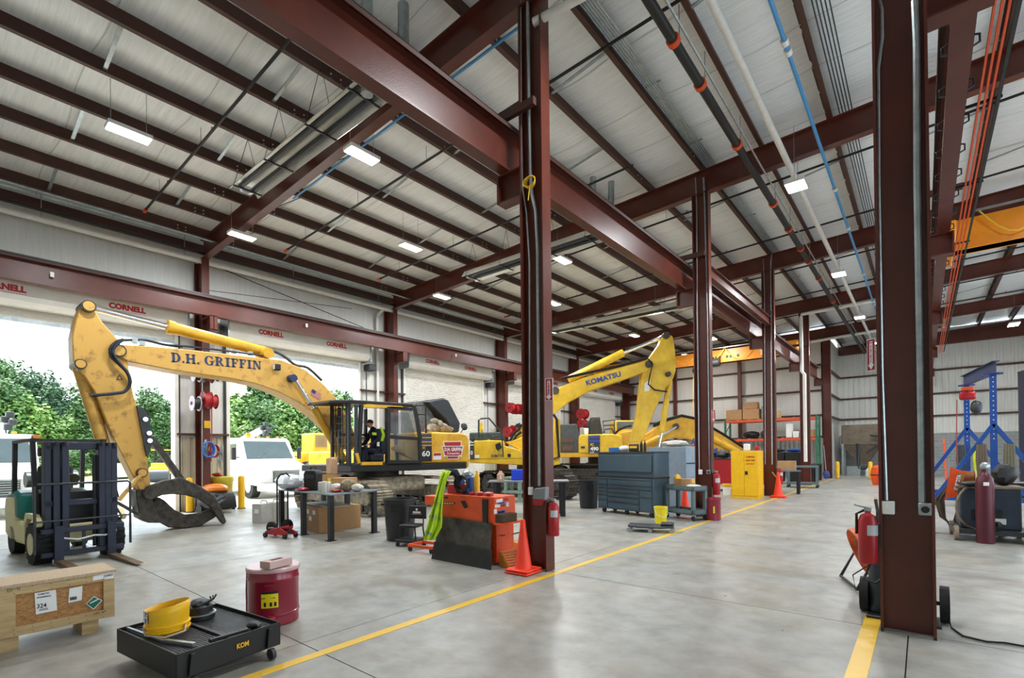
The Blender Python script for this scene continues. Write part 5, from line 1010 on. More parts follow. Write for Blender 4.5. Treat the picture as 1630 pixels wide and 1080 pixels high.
# ================================================================= WORK TABLE
zt = .9; T0, T1, T2 = pz(440, 779.5, zt), pz(526, 788, zt), pz(606, 780.5, zt); T3 = T0+T2-T1
tb = thing('work_table', 'steel work table on black legs loaded with parts and bags', 'table', ((T0+T2)/2).xy.to_3d(), world=True)
M().prism([T0, T1, T2, T3], (0, 0, -.02)).build('table_top', mat('steel_plate', (136, 146, 152), .4, .6, .12), tb, ang=0)
for (u, v) in ((.04, .06), (.48, .06), (.95, .06), (.05, .92), (.5, .92), (.95, .92)):
    q = T0+(T1-T0)*u+(T3-T0)*v; M().bx(q.x-.045, q.x+.045, q.y-.045, q.y+.045, .012, .88).build('leg', BLACK, tb, ang=0); M().bx(q.x-.08, q.x+.08, q.y-.08, q.y+.08, 0, .012).build('foot_plate', BLACK, tb, ang=0)
BAGM = mat('clear_plastic_bag', (206, 210, 214), .25, 0, .06, 10, .3, 20)
def tbl(x, y): return pz(x, y, zt)
o = M().lump(tbl(462, 780), (.75, .5, .34), 11, 16, 9, .3).build('plastic_bag', BAGM, None); tag(o, 'crumpled clear plastic bag on the left end of the work table', 'bag')
p = tbl(499, 781); cs_ = thing('tool_case', 'black plastic tool case standing on the work table', 'case', p, .4); M().prism([(-.16, -.12, 0), (.16, -.12, 0), (.17, -.12, .36), (.12, -.12, .44), (-.12, -.12, .44), (-.17, -.12, .36)], (0, .22, 0)).build('shell', BLACK, cs_, bevel=.03); M().tube([(-.07, 0, .43), (-.06, 0, .5), (.06, 0, .5), (.07, 0, .43)], .015, 6).build('handle', BLACK, cs_); M().box((0, -.125, .3), (.2, .02, .08)).build('latch', DGREY, cs_)
for k, (x, y, h) in enumerate([(511, 784, .2), (517, 785, .22), (523, 784, .2)]): o = M().lathe([(.05, 0), (.055, .01), (.055, h), (.03, h+.01)], tbl(x, y), 14).build('steel_canister', ALU, None); tag(o, 'shiny steel canister on the work table, %s of three' % ['left', 'middle', 'right'][k], 'canister', 'steel canisters')
p = tbl(528, 770); cbx = thing('cardboard_box', 'open cardboard box holding a brown paper bag on the work table', 'box', p, .5); M().box((0, 0, .12), (.34, .34, .24)).build('carton', CARD, cbx, ang=0, bevel=.004); M().box((.05, -.172, .1), (.12, .004, .1)).build('yellow_label', mat('label_yellow', (236, 214, 20), .5, 0, 0), cbx, ang=0)
p = tbl(529, 770)+V((0, 0, .245)); o = M().prism([p+V(q) for q in ((-.14, -.1, 0), (.14, -.1, 0), (.16, -.1, .42), (.05, -.1, .45), (-.15, -.1, .42))], (0, .18, 0)).build('paper_bag', mat('kraft_paper', (196, 158, 122), .8, 0, .08, 8, .3, 20), None, bevel=.03); tag(o, 'upright brown paper bag on the cardboard box', 'bag')
o = M().box(tbl(548, 774)+V((0, 0, .1)), (.5, .36, .2), .5).build('cardboard_tray', CARD, None, bevel=.004); tag(o, 'low cardboard tray of parts on the work table', 'box')
for k, (x, y, d, mt, lb) in enumerate([(553, 783, (.3, .3, .26), mat('twine_tan', (156, 140, 112), .9, 0, .2, 30, .5, 60), 'tan coil of wire on the right end of the work table'), (568, 783, (.35, .2, .16), CLOTHW, 'crumpled white rags on the right end of the work table'), (536, 782, (.3, .2, .16), CLOTHW, 'white shop towels behind the steel canisters'), (483, 782, (.3, .2, .08), REDP, 'red tools beside the black tool case'), (535, 784, (.32, .16, .06), REDP, 'red straps in front of the white shop towels'), (512, 775, (.3, .25, .14), DGREY, 'grey machine part behind the steel canisters'), (550, 766, (.3, .3, .18), CASTI, 'dark machine part on the cardboard tray')]):
    o = M().lump(tbl(x, y), d, 20+k, 12, 8, .4).build(['wire_coil', 'rags', 'shop_towels', 'hand_tools', 'strap_bundle', 'machine_part', 'machine_part'][k], mt, None); tag(o, lb, ['wire', 'rag', 'towel', 'tool', 'strap', 'part', 'part'][k])
for k, (x, y, sz, lb) in enumerate([(493, 846, (.95, .5, .55), 'large cardboard box with white labels under the work table'), (533, 842, (.5, .5, .52), 'smaller cardboard box under the work table, right of the large one')]):
    p = pz(x, y); cb_ = thing('cardboard_box', lb, 'box', p, -.1, 'cardboard boxes under the table'); M().box((0, .25, sz[2]/2), sz).build('carton', CARD, cb_, ang=0, bevel=.005); M().box((0, .25, sz[2]+.004), (sz[0]*.98, .06, .004)).build('tape', mat('tape', (206, 180, 140), .4, 0, 0), cb_, ang=0)
    for j, (u, v) in enumerate(((-.05, .42), (.12, .42), (.02, .28))): M().box((u*sz[0]*2, -.003, v/.55*sz[2]), (.12, .004, .09)).build('label', PAPER, cb_, ang=0)
    M().box((-sz[0]*.38, -.003, sz[2]*.75), (.09, .004, .16)).build('label', mat('label_yellow', (236, 214, 20), .5, 0, 0), cb_, ang=0)
o = M().box(pz(500, 846)+V((.1, .25, .57)), (1.35, .55, .025), -.1).build('board', mat('grey_board', (190, 186, 178), .6, 0, .08), None); tag(o, 'grey board lying across the cardboard boxes', 'board')
p = pz(459, 846)+V((.12, -.18, 0)); ht = thing('hand_truck', 'black upright hand truck with a curved handle beside the work table', 'hand truck', p, .3)
for y in (-.14, .14): M().tube([(0, y, .1), (0, y, 1.15)], .018, 8).build('rail', BLACK, ht); M().cyl((-.08, y*1.5-.03, .13), (-.08, y*1.5+.03, .13), .13, 16).build('wheel', RUBBER, ht)
M().tube([(0, -.14, 1.15), (.05, -.1, 1.25), (.1, 0, 1.28), (.08, .12, 1.2), (0, .14, 1.1)], .018, 8).build('handle', BLACK, ht); M().box((.12, 0, .015), (.26, .36, .015)).build('toe_plate', DGREY, ht)
p = pz(447, 856); jk = thing('floor_jack', 'red trolley jack lying on the floor before the work table', 'jack', p, .25)
for y in (-.1, .1): M().prism([(-.32, y-.012, .07), (.3, y-.012, .06), (.3, y-.012, .13), (.1, y-.012, .2), (-.1, y-.012, .17), (-.32, y-.012, .12)], (0, .024, 0)).build('side_plate', REDP, jk)
M().bar((-.28, 0, .12), (.2, 0, .22), .1, .06).build('lift_arm', REDP, jk, bevel=.01); M().cyl((-.28, 0, .13), (-.28, 0, .18), .06, 12).build('saddle', BLACK, jk); M().cyl((.05, 0, .12), (.25, 0, .14), .05, 10).build('pump', BLACK, jk); M().tube([(.25, 0, .16), (.32, 0, .24)], .02, 6).build('handle_socket', REDP, jk)
for x, y in ((-.3, -.12), (-.3, .12), (.27, -.13), (.27, .13)): M().cyl((x, y-.02, .05), (x, y+.02, .05), .05, 12).build('wheel', BLACK, jk)
for k, (x, y, lb) in enumerate([(410, 834, 'pale metal toolbox with open handle on the floor, left one'), (430, 831, 'pale metal toolbox on the floor, right one with printing')]):
    p = pz(x, y); t = thing('metal_box', lb, 'box', p, .35, 'metal boxes by the white truck'); M().box((0, .2, .24), (.3, .45, .48)).build('case', mat('pale_metal', (196, 194, 186), .5, .2, .08), t, bevel=.01); M().tube([(-.1, .2, .48), (-.08, .2, .54), (.08, .2, .54), (.1, .2, .48)], .012, 6).build('handle', DGREY, t); M().box((0, -.03, .3), (.12, .006, .1)).build('label', PAPER, t)
# ================================================================= ORANGE CART GROUP BY THE FRONT COLUMN
def bin_(p, label, r=.3, h=.8):
    t = thing('trash_can', label, 'trash can', p, 0, 'black trash cans'); o = M().lathe([(r*.8, 0), (r*.82, .02), (r*.98, h*.9), (r*1.0, h*.9), (r*1.0, h*.97), (r*1.07, h*.97), (r*1.07, h), (r*.98, h), (r*.93, h*.9), (r*.78, .05)], n=28).build('barrel', mat('black_plastic', (34, 36, 40), .45, 0, .1), t)
    for s in (-1, 1): M().box(rt_*(s*r*1.0)+V((0, 0, h*.86)), (.1, .1, .05)).build('handle', BLACK, t, bevel=.01)
    M().prism([dv*(-r*.97)+rt_*(-.1)+V((0, 0, h*.7)), dv*(-r*.97)+rt_*(.1)+V((0, 0, h*.7)), dv*(-r*1.0)+rt_*(.1)+V((0, 0, h*.86)), dv*(-r*1.0)+rt_*(-.1)+V((0, 0, h*.86))], dv*-.008).build('front_panel', BLACK, t)
bin_((pz(604, 860)+pz(655, 862))/2+V((0, .12, 0)), 'black plastic trash can between the work table and orange cart', .31)
bin_(pz(930, 810)+V((0, .25, 0)), 'black plastic trash can left of the slate tool chest', .31, .82)
p = (pz(635, 872)+pz(675, 865))/2; st = thing('shop_stool', 'black rolling shop stool with lettered backrest beside trash can', 'stool', p, .35)
M().box((0, 0, .36), (.34, .32, .05)).build('seat', BLACK, st, bevel=.015); M().box((.03, .17, .58), (.36, .03, .24)).build('backrest', BLACK, st, bevel=.015); M().box((-.03, 0, .1), (.42, .4, .05)).build('tool_tray', BLACK, st, bevel=.015)
M().cyl((.02, .153, .63), (.02, .15, .63), .022, 12).bx(-.06, .1, .15, .153, .565, .595).bx(-.08, .12, .15, .153, .545, .552).build('emblem', PAPER, st, ang=0)
for x in (-.15, .15):
    for y in (-.14, .14): M().tube([(x, y, .34), (x*1.15, y*1.1, .12)], .014, 6).build('leg', BLACK, st); M().cyl((x*1.25, y*1.2-.015, .035), (x*1.25, y*1.2+.015, .035), .035, 10).build('castor', BLACK, st)
    M().tube([(x, .16, .36), (x, .17, .6)], .012, 6).build('back_post', BLACK, st)
p = (pz(652, 877)+pz(686, 880))/2+V((.05, .12, 0)); ob_ = thing('dolly', 'low orange steel dolly in front of the shop stool', 'dolly', p, .12)
for y in (-.18, .18): M().box((0, y, .1), (.55, .035, .045)).build('frame_bar', ORNG, ob_)
for x in (-.26, .26): M().box((x, 0, .1), (.035, .38, .045)).build('frame_bar', ORNG, ob_)
for x in (-.24, .24):
    for y in (-.17, .17): M().cyl((x, y-.015, .04), (x, y+.015, .04), .04, 12).build('castor', BLACK, ob_)
XR = -4.80; y0 = px(787, 815, XR).y; y1 = y0+.48; xl = py(702, 810, y0).x; zb_, zt_ = px(787, 834, XR).z, px(787, 792, XR).z
ot = thing('tool_cart', 'orange steel tool cart covered with stickers beside the front column', 'tool cart', ((xl+XR)/2, (y0+y1)/2, 0), world=True)
M().bx(xl, XR, y0, y1, zb_, zt_).build('tool_box', ORNG, ot, bevel=.008); M().bx(xl+.1, XR-.02, y0+.06, y1-.02, .05, zb_).build('cabinet', ORNG, ot, bevel=.005)
M().bx(xl-.45, xl, y0+.05, y1-.05, zt_-.2, zt_-.05).build('side_shelf', ORNG, ot, bevel=.01); M().bx(XR-.02, XR+.14, y0-.02, y1, zb_-.02, zb_+.01).build('side_ledge', ORNG, ot)
def fr(a, b, c, d, name, mt, off=.006): return M().prism([py(x, y, y0-off) for x, y in (a, b, c, d)], (0, off*.9, 0)).build(name, mt, ot, ang=0)
fr((702, 800), (724, 800.5), (724, 803.5), (702, 803), 'name_plate', BLACK); [fr((703+4*k, 801.2), (705.6+4*k, 801.3), (705.6+4*k, 802.6), (703+4*k, 802.5), 'name_plate_mark', PAPER, .009) for k in range(5)]
fr((767, 795), (775, 795.5), (774.5, 833), (768, 832), 'power_strip', BLACK, .03); fr((733, 798), (738, 798), (743, 808), (739, 810), 'latch', BLACK, .03); fr((707, 791), (712, 791), (712, 794), (707, 794), 'lock', DGREY, .01)
def sd(a, b, c, d, name, mt, off=.004): return M().prism([px(x, y, XR+off) for x, y in (a, b, c, d)], (-off*.9, 0, 0)).build(name, mt, ot, ang=0)
stk = [((790, 796), (800, 794), (800, 799), (790, 801), PAPER), ((793, 801), (803, 799), (803, 802), (793, 804), BLUEM), ((802, 794), (809, 793), (809, 797), (802, 798), REDP), ((788, 804), (796, 803), (796, 808), (788, 809), PAPER), ((798, 804), (804, 803), (804, 806), (798, 807), NAVY), ((806, 800), (810, 800), (810, 807), (806, 807), PAPER), ((786.5, 812), (791, 811), (791, 818), (786.5, 819), PAPER), ((793, 814), (804, 812), (804, 817), (793, 819), BLUEM), ((793, 816), (803, 814), (803, 815.5), (793, 817.5), PAPER)]
for a, b, c, d, mt in stk: sd(a, b, c, d, 'sticker', mt)
m = M().prism([(xl-.08, y0-.12, .0), (XR+.0, y0-.13, .0), (XR-.02, y0-.02, zb_+.0), (xl+.02, y0-.015, zb_+.03)], (0, -.012, 0)); mt_ = m.build('rubber_mat', mat('scuffed_black_rubber', (92, 86, 74), .8, 0, 0, 5, .2, 30, c2=(38, 38, 36)), None, ang=0); tag(mt_, 'scuffed black rubber sheet leaning against the orange cart', 'mat')
m = M().prism([(xl-.05, y0-.16, .0), (XR+.08, y0-.17, .0), (XR+.06, y0-.125, .27), (xl-.02, y0-.12, .27)], (0, -.012, 0)); mt_ = m.build('rubber_mat', mat('grey_black_rubber', (50, 50, 47), .85, 0, .2, 5), None, ang=0); tag(mt_, 'lower black rubber strip leaning before the taller rubber sheet', 'mat')
o = M().bx(XR-.03, XR+.13, y0+.02, y0+.36, zb_+.012, zb_+.13).build('wood_block', mat('old_timber', (96, 78, 56), .8, 0, .2, 12), None, bevel=.005); tag(o, 'old timber block resting on the orange cart ledge', 'block')
# things on the cart
o = thing('tool_box', 'dark red tool box on the left end of orange cart', 'tool box', (xl+.25, y0+.25, zt_)); M().box((0, 0, .06), (.42, .3, .12)).build('base', REDP, o, bevel=.01); M().box((0, 0, .135), (.42, .3, .03)).build('lid', REDP, o, bevel=.01); M().tube([(-.08, 0, .15), (-.07, 0, .18), (.07, 0, .18), (.08, 0, .15)], .01, 6).build('handle', BLACK, o)
c = py(742, 790, y0+.2); tk = thing('torch_kit', 'blue portable torch carrier with black hoses on orange cart', 'torch kit', (c.x, c.y, zt_))
M().box((-.12, 0, .14), (.1, .12, .28)).build('frame', BLUEM, tk, bevel=.03); M().box((.1, 0, .14), (.09, .12, .28)).build('frame', BLUEM, tk, bevel=.03); M().box((0, 0, .05), (.26, .2, .1)).build('tray', BLUEM, tk, bevel=.02)
for k in range(3): M().tube([(.02+(.11+.02*k)*math.cos(a), -.1-.015*k, .17+(.09+.02*k)*math.sin(a)) for a in [2*math.pi*i/14 for i in range(15)]], .014, 6).build('hose', BLACK, tk)
o = M().lump((-.02, .05, .24), (.2, .16, .14), 6).build('gauges', GALV, tk)
o = M().lathe([(.045, 0), (.045, .26), (.03, .31), (.018, .33), (.018, .37)], (c.x+.24, c.y, zt_), 14).build('gas_bottle', SAFEY, None); tag(o, 'small yellow gas bottle beside the blue torch carrier', 'gas bottle')
for k in range(5): o = M().box((c.x+.22+.09*k, y0+.12+.04*(k % 2), zt_+.025), (.07, .2, .05), .5).build('grease_tube', REDP if k % 2 == 0 else mat('pale_red', (200, 120, 110), .5, 0, .1), None, bevel=.012); tag(o, 'red wrapped tool on the cart top, %s from the yellow bottle' % ['first', 'second', 'third', 'fourth', 'fifth'][k], 'tool', 'red tools on the orange cart')
# hi-vis jacket hanging at the end of the cart
def jk_fn(u, v):
    L_ = [(0, 703), (.25, 697), (.5, 689), (.75, 682), (1, 675)]; R_ = [(0, 718), (.12, 711), (.3, 705), (.6, 703), (.8, 703), (1, 691)]
    def it(T): 
        for (a, b), (c, d) in zip(T[:-1], T[1:]):
            if v <= c+1e-9: return b+(d-b)*(v-a)/(c-a)
        return T[-1][1]
    top = 749+5*abs(u-.6); y = top+(860-top)*v; x = it(L_)+(it(R_)-it(L_))*u
    return py(x, y, y0-.1-.035*math.sin(u*11+v*3)-.1*v)
jk_ = thing('safety_jacket', 'lime safety jacket with grey reflective bands draped over the cart end', 'jacket', (xl, y0-.2, zb_), world=True)
ob = M().grid(jk_fn, 14, 16).build('cloth', LIME, jk_, ang=80); sm = ob.modifiers.new('s', 'SOLIDIFY'); sm.thickness = .02; sm.offset = 0
for v0, u0, u1 in ((.42, .05, .98), (.62, .0, .95), (.86, .0, .8)):
    b = M().grid(lambda u, v: jk_fn(u0+(u1-u0)*u, v0+.045*v+.05*u)+V((0, -.02, 0)), 12, 2).build('reflective_band', GALV, jk_, ang=80)
c = py(709, 755, y0-.02); M().tube([c+V((-.05, .0, -.02)), c+V((0, .05, .03)), c+V((.12, .1, .02)), c+V((.2, .12, -.1))], [.05, .06, .06, .05], 8).build('dark_collar', NAVYC, jk_)
# cone and wheel chocks
def cone(p, label, h=.73, b=.19):
    t = thing('traffic_cone', label, 'cone', p, .05, 'orange traffic cones'); CO = mat('cone_orange', (255, 66, 34), .45, 0, .04)
    M().box((0, 0, .02), (b*2, b*2, .03)).build('base', CO, t, bevel=.012); M().box((0, 0, .055), (b*1.96, b*1.96, .025)).build('base_layer', CO, t, bevel=.012); M().lathe([(b*.66, .06), (b*.62, .08), (.045, h-.12), (.035, h-.01), (.028, h)], n=24).build('cone', CO, t)
cone(V((-4.27, 5.39, 0)), 'orange traffic cone at the foot of the front left column')
cone(pz(1234, 792)+V((.12, -.1, 0)), 'orange traffic cone at the foot of third column', .9, .24); cone(pz(1082, 814)+V((.15, .0, 0)), 'orange traffic cone seen behind the plastic cart', .75)
CHK = mat('chock_orange', (206, 112, 44), .6, 0, .12)
def chock(p, rz, label):
    t = thing('wheel_chock', label, 'wheel chock', p, rz, 'wheel chocks'); M().prism([(-.13, -.14, 0), (.13, -.14, 0), (-.09, -.14, .22), (-.13, -.14, .22)], (0, .28, 0)).build('wedge', mat('chock_side', (232, 152, 52), .6, 0, .08), t, bevel=.01)
    for k in range(7): a = V((.12-.03*k, 0, .018+.03*k)); M().box((.112-.031*k, 0, .022+.031*k), (.03, .27, .014), R=Matrix.Rotation(.8, 3, 'Y')).build('tread_bar', CHK, t)
chock(pz(806, 903)+V((.06, .06, 0)), -.25, 'orange ribbed wheel chock beside the traffic cone'); chock(pz(826, 884)+V((.0, .05, 0)), 1.2, 'brown wheel chock behind the ribbed one')
# ================================================================= FITTINGS ON THE COLUMNS
def pyl(pts, Y): return [py(x, y, Y) for x, y in pts]
def part(m, name, mt, t, **k): return m.build(name, mt, t, **k)
ct = COLT[0]; Yc = 5.64
part(M().tube(pyl([(829, 0), (829.5, 90), (830, 200), (832, 300), (838, 340), (843, 420), (843, 775)], Yc), .012, 6), 'thin_conduit', GALV, ct)
part(M().tube(pyl([(840, 0), (842, 150), (844, 270), (847, 310), (853, 335), (856, 400), (859, 774)], Yc), .026, 8), 'conduit', GALV, ct)
part(M().box(py(845, 782, Yc-.02), (.07, .05, .11)), 'outlet_box', PAPER, ct, bevel=.008); part(M().prism(pyl([(850, 778), (868, 776), (867, 797), (847, 795)], Yc-.08), (0, .1, 0)), 'disconnect_box', mat('grey_box', (132, 136, 138), .5, 0, .06), ct, bevel=.015); part(M().prism(pyl([(848, 795), (867, 796), (862, 806), (849, 805)], Yc-.07), (0, .08, 0)), 'plug_socket', REDP, ct, bevel=.01)
yc_ = M(); c = py(845, 291, Yc-.05)
for k in range(5): yc_.tube([c+V((math.cos(a)*(.075+.008*k), -.012*k, math.sin(a)*(.085-.004*k))) for a in [2*math.pi*i/14 for i in range(15)]], .008, 5)
yc_.tube([c+V((.02, -.05, -.06)), c+V((-.03, -.03, -.25))], .008, 5)
o = yc_.build('rope_coil', mat('yellow_cable', (238, 200, 50), .5, 0, 0), None); tag(o, 'yellow coiled rope hanging high on the front left column', 'rope')
def extinguisher(p, h, r, label, arm):
    t = thing('fire_extinguisher', label, 'fire extinguisher', p, 0, 'fire extinguishers'); M().lathe([(r*.9, 0), (r, .015), (r, h*.74), (r*.75, h*.84), (r*.3, h*.88), (r*.3, h*.92)], n=20).build('cylinder', REDP, t)
    M().box((0, 0, h*.95), (r*.7, r*.5, h*.06)).build('valve', GALV, t); M().bar((0, 0, h*.97), (-r*1.3, -r*.4, h*1.02), .018, .012).build('handle', GALV, t); M().tube([(-r*.3, 0, h*.93), (-r*1.1, -.01, h*.86), (-r*1.15, 0, h*.5)], .012, 6).build('hose', BLACK, t)
    m = M(); AA = [-.7+.2*i for i in range(8)]; m.add([cs(a, r+.003, z) for a in AA for z in (h*.5, h*.68)], [(2*i, 2*i+2, 2*i+3, 2*i+1) for i in range(7)]); m.build('label', mat('silver_label', (196, 200, 202), .4, 0, .08), t, ang=60); M().box((arm*r*1.05, 0, h*.5), (.03, .05, h*.4)).build('bracket', BLACK, t)
extinguisher(V((-3.94, 5.66, py(885, 855, 5.6).z)), .52, .075, 'red fire extinguisher on the front left column', -1)
extinguisher(V((-.40, 5.62, py(1383, 897, 5.6).z)), .52, .077, 'red fire extinguisher on the left side of front right column', 1)
q = pz(1148, 786); extinguisher(V((-3.93, 12.65, .62-.05)), .6, .085, 'red fire extinguisher on the second column', -1); extinguisher(V((-3.9, 19.6, .45)), .6, .085, 'red fire extinguisher on the third column', -1)
SGN = mat('sign_red', (178, 30, 52), .45, 0, 0)
def sign(pts, Y, label, rot=None):
    P = [py(x, y, Y) for x, y in pts]; a, b, d, c = P[0], P[1], P[2], P[3]; t = thing('extinguisher_sign', label, 'sign', (a+b+c+d)/4, 0, 'fire extinguisher signs', world=True)
    M().prism(P, (0, .006, 0)).build('panel', PAPER, t, ang=0); E = lambda u, v: a+(b-a)*u+(c-a)*v+V((0, -.004, 0))
    M().add([E(.08, .03), E(.92, .03), E(.92, .97), E(.08, .97)], [(0, 1, 2, 3)]).build('red_field', SGN, t, ang=0)
    E = lambda u, v: a+(b-a)*u+(c-a)*v+V((0, -.008, 0)); M().add([E(.3, .08), E(.7, .08), E(.7, .8), E(.88, .8), E(.5, .95), E(.12, .8), E(.3, .8)], [tuple(range(7))]).build('arrow', PAPER, t, ang=0)
    E = lambda u, v: a+(b-a)*u+(c-a)*v+V((0, -.011, 0)); w_ = (b-a).length; m = M(); text(m, 'FIRE', E(.14, .15), b-a, a-c, w_*.18, w_*.72, .03, .001)
    for k, chh in enumerate('EXTINGUISHER'): text(m, chh, E(.4, .25+.045*k), b-a, a-c, w_*.16, w_*.2, .02, .001)
    m.build('lettering', SGN, t, ang=0)
sign([(867.5, 603), (880, 602), (880, 638), (868, 639)], 5.58, 'red and white fire extinguisher sign on the front left column'); sign([(1379.5, 541), (1393, 538), (1393, 590), (1380, 592.5)], 5.58, 'red and white fire extinguisher sign on the front right column'); sign([(1132, 653), (1138.5, 652.5), (1138.5, 671.5), (1133, 672)], 12.58, 'small fire extinguisher sign on the second column')
for x in (1110, 1127):
    pts = [(x-3 if x < 1115 else x-7, 283), (x-1 if x < 1115 else x-5, 330), (x, 500), (x+3, 752)]; part(M().tube(pyl(pts, 12.64), .022 if x > 1115 else .014, 6), 'conduit', GALV, COLT[1])
part(M().box(py(1115, 752, 12.6), (.09, .06, .12)), 'outlet_box', PAPER, COLT[1], bevel=.01); part(M().box(py(1128, 752, 12.6), (.09, .06, .1)), 'socket_box', GALV, COLT[1], bevel=.01); part(M().cyl(py(1128, 752, 12.57), py(1128, 752, 12.55), .03, 12), 'socket', BLACK, COLT[1])
part(M().tube(pyl([(1215, 412), (1217, 470), (1218, 740)], 19.64), .015, 6), 'conduit', GALV, COLT[2]); part(M().tube(pyl([(1229, 400), (1227, 420), (1228, 560), (1229, 740)], 19.64), .024, 6), 'conduit', GALV, COLT[2])
part(M().tube(pyl([(1400, 0), (1404, 15), (1404.5, 60), (1398, 110), (1399, 300), (1404, 600), (1411, 797)], 5.64), .013, 6), 'thin_conduit', GALV, RCOL); part(M().tube(pyl([(1456, 0), (1459, 70), (1460, 300), (1465, 600), (1468, 800)], 5.64), .028, 8), 'conduit', GALV, RCOL)
part(M().prism(pyl([(1402, 798), (1424, 799), (1424, 820), (1404, 819)], 5.6), (0, .06, 0)), 'switch_box', PAPER, RCOL, bevel=.008); part(M().cyl(py(1412.5, 806, 5.59), py(1412.5, 806, 5.58), .022, 12), 'dial', PAPER, RCOL); part(M().prism(pyl([(1461, 801), (1486, 802), (1486, 822), (1462, 821)], 5.6), (0, .06, 0)), 'socket_box', GALV, RCOL, bevel=.01); part(M().cyl(py(1473, 812, 5.6), py(1473, 812, 5.585), .03, 14), 'socket', BLACK, RCOL)
o = M().tube([py(796, 853, y0), pz(812, 852, .38), py(834, 846, 5.6)], .009, 6).build('power_cable', BLACK, None); tag(o, 'black cable sagging from the orange cart to the column', 'cable')
# ================================================================= MIDDLE OF THE HALL
def local(name, label, cat, o, xdir, group=None):
    """a thing whose local +X runs along xdir from o (world floor point); local -Y is its front"""
    return thing(name, label, cat, o, math.atan2(xdir.y, xdir.x), group)
a, b = pz(952, 815), pz(1041, 826); ch = local('tool_chest', 'large slate-grey rolling tool chest with many drawers', 'tool chest', a, b-a); W_ = (b-a).length; D_ = .62; HT = 1.62
M().bx(0, W_, 0, D_, .12, .98).build('cabinet', SLATE, ch, bevel=.01); M().bx(0, W_, .03, D_, 1.0, HT).build('hutch', SLATE, ch, bevel=.01); M().bx(.04, W_-.06, .0, .03, 1.13, HT-.06).build('hutch_door', SLATE, ch, bevel=.01); M().bx(-.01, W_+.01, -.01, D_+.01, .97, 1.01).build('work_top', BLACK, ch)
M().bx(-.01, W_+.01, .0, D_+.01, HT, HT+.03).build('top_tray', DGREY, ch, bevel=.005); M().bx(.06, W_-.08, -.012, .0, 1.09, 1.11).build('hutch_handle', BLACK, ch)
def drawer(x0, x1, z0, z1): d = M().bx(x0, x1, -.018, 0, z0, z1).build('drawer', SLATE, ch, bevel=.004); M().bx(x0+.01, x1-.01, -.03, -.015, z1-.025, z1-.008).build('pull', BLACK, d)
for z0, z1 in ((.16, .36), (.37, .5), (.51, .6), (.61, .69), (.7, .78), (.79, .94)): drawer(.03, .36, z0, z1)
for z0, z1 in ((.79, .94), (.70, .78)): drawer(.40, W_-.05, z0, z1)
for z0, z1 in ((.16, .33), (.34, .47), (.48, .58), (.59, .69)): drawer(.40, W_*.76, z0, z1)
for z0, z1 in ((.16, .5), (.51, .69)): drawer(W_*.78, W_-.05, z0, z1)
for x in (.15, W_-.15, W_*.5):
    for y in (.1, D_-.1): M().cyl((x, y-.025, .06), (x, y+.025, .06), .06, 12).build('castor', BLACK, ch)
def onch(u, v): return ch.matrix_basis@V((u*W_, v, HT+.03))
bpy.context.view_layer.update()
o = M().box(onch(.22, .25)+V((0, 0, .06)), (.3, .2, .12), .3).build('glove_box', mat('blue_box', (58, 124, 190), .5, 0, .08), None, bevel=.005); tag(o, 'blue and white glove box on top of tool chest', 'box')
o = M().lump(onch(.4, .25), (.3, .3, .17), 30, amp=.06).build('hard_hat', WHITE, None); tag(o, 'white hard hat on top of tool chest', 'hard hat')
for k in range(2): o = M().lathe([(.035, 0), (.035, .2), (.012, .25), (.008, .3)], onch(.7+.06*k, .25), 12).build('spray_bottle', BLACK, None); tag(o, 'dark spray bottle on the tool chest, %s of two' % ['left', 'right'][k], 'bottle', 'dark spray bottles')
t = thing('radio', 'yellow and black jobsite radio on top of tool chest', 'radio', onch(.62, .2), -.27); M().box((0, 0, .1), (.34, .16, .2)).build('case', BLACK, t, bevel=.03); M().box((0, -.085, .12), (.24, .01, .06)).build('front', SAFEY, t); M().tube([(-.17, -.05, .02), (-.17, -.05, .22), (.17, -.05, .22), (.17, -.05, .02)], .015, 6).build('roll_cage', SAFEY, t)
a2 = pz(1062, 812)+V((.05, .55, 0)); t = thing('storage_cabinet', 'pale blue-grey steel cabinet standing right behind the tool chest', 'cabinet', a2, -.27)
PGB = mat('pale_blue_grey', (140, 156, 170), .4, .2, .06); M().bx(-1.0, .35, 0, .55, 0, 1.78).build('body', PGB, t, bevel=.01); M().bx(.352, .36, .02, .53, 1.28, 1.32).build('handle_slot', BLACK, t); M().bx(.352, .356, .02, .53, .9, .905).build('door_gap', BLACK, t); M().bx(.353, .37, .2, .36, .72, .86).build('yellow_tag', SAFEY, t, bevel=.02)
o = M().lump(a2+V((-.1, .25, 1.78)), (.8, .45, .2), 33, amp=.3).build('rag_pile', CLOTHW, None); tag(o, 'pile of pale rags on the blue-grey cabinet', 'rag')
# plastic cart
a, b = pz(1046, 822), pz(1104, 831); a = b-(b-a).normalized()*.95; ut = local('utility_cart', 'grey plastic two-shelf cart beside the second column', 'cart', a, b-a); W_ = max(.85, (b-a).length); GP = mat('grey_plastic', (96, 112, 114), .55, 0, .1); D_ = .46
for z in (.14, .7): M().bx(0, W_, 0, D_, z, z+.03).bx(0, W_, 0, .025, z, z+.12).bx(0, W_, D_-.025, D_, z, z+.12).bx(0, .025, 0, D_, z, z+.12).bx(W_-.025, W_, 0, D_, z, z+.12).build('shelf', GP, ut, ang=0)
for x in (0, W_-.08):
    for y in (0, D_-.08): M().bx(x, x+.08, y, y+.08, .14, .75).build('corner_post', GP, ut, bevel=.01); M().cyl((x+.04, y+.02, .06), (x+.04, y+.06, .06), .06, 12).build('castor', BLACK, ut)
bpy.context.view_layer.update()
oc = lambda u, v, z: ut.matrix_basis@V((u, v, z))
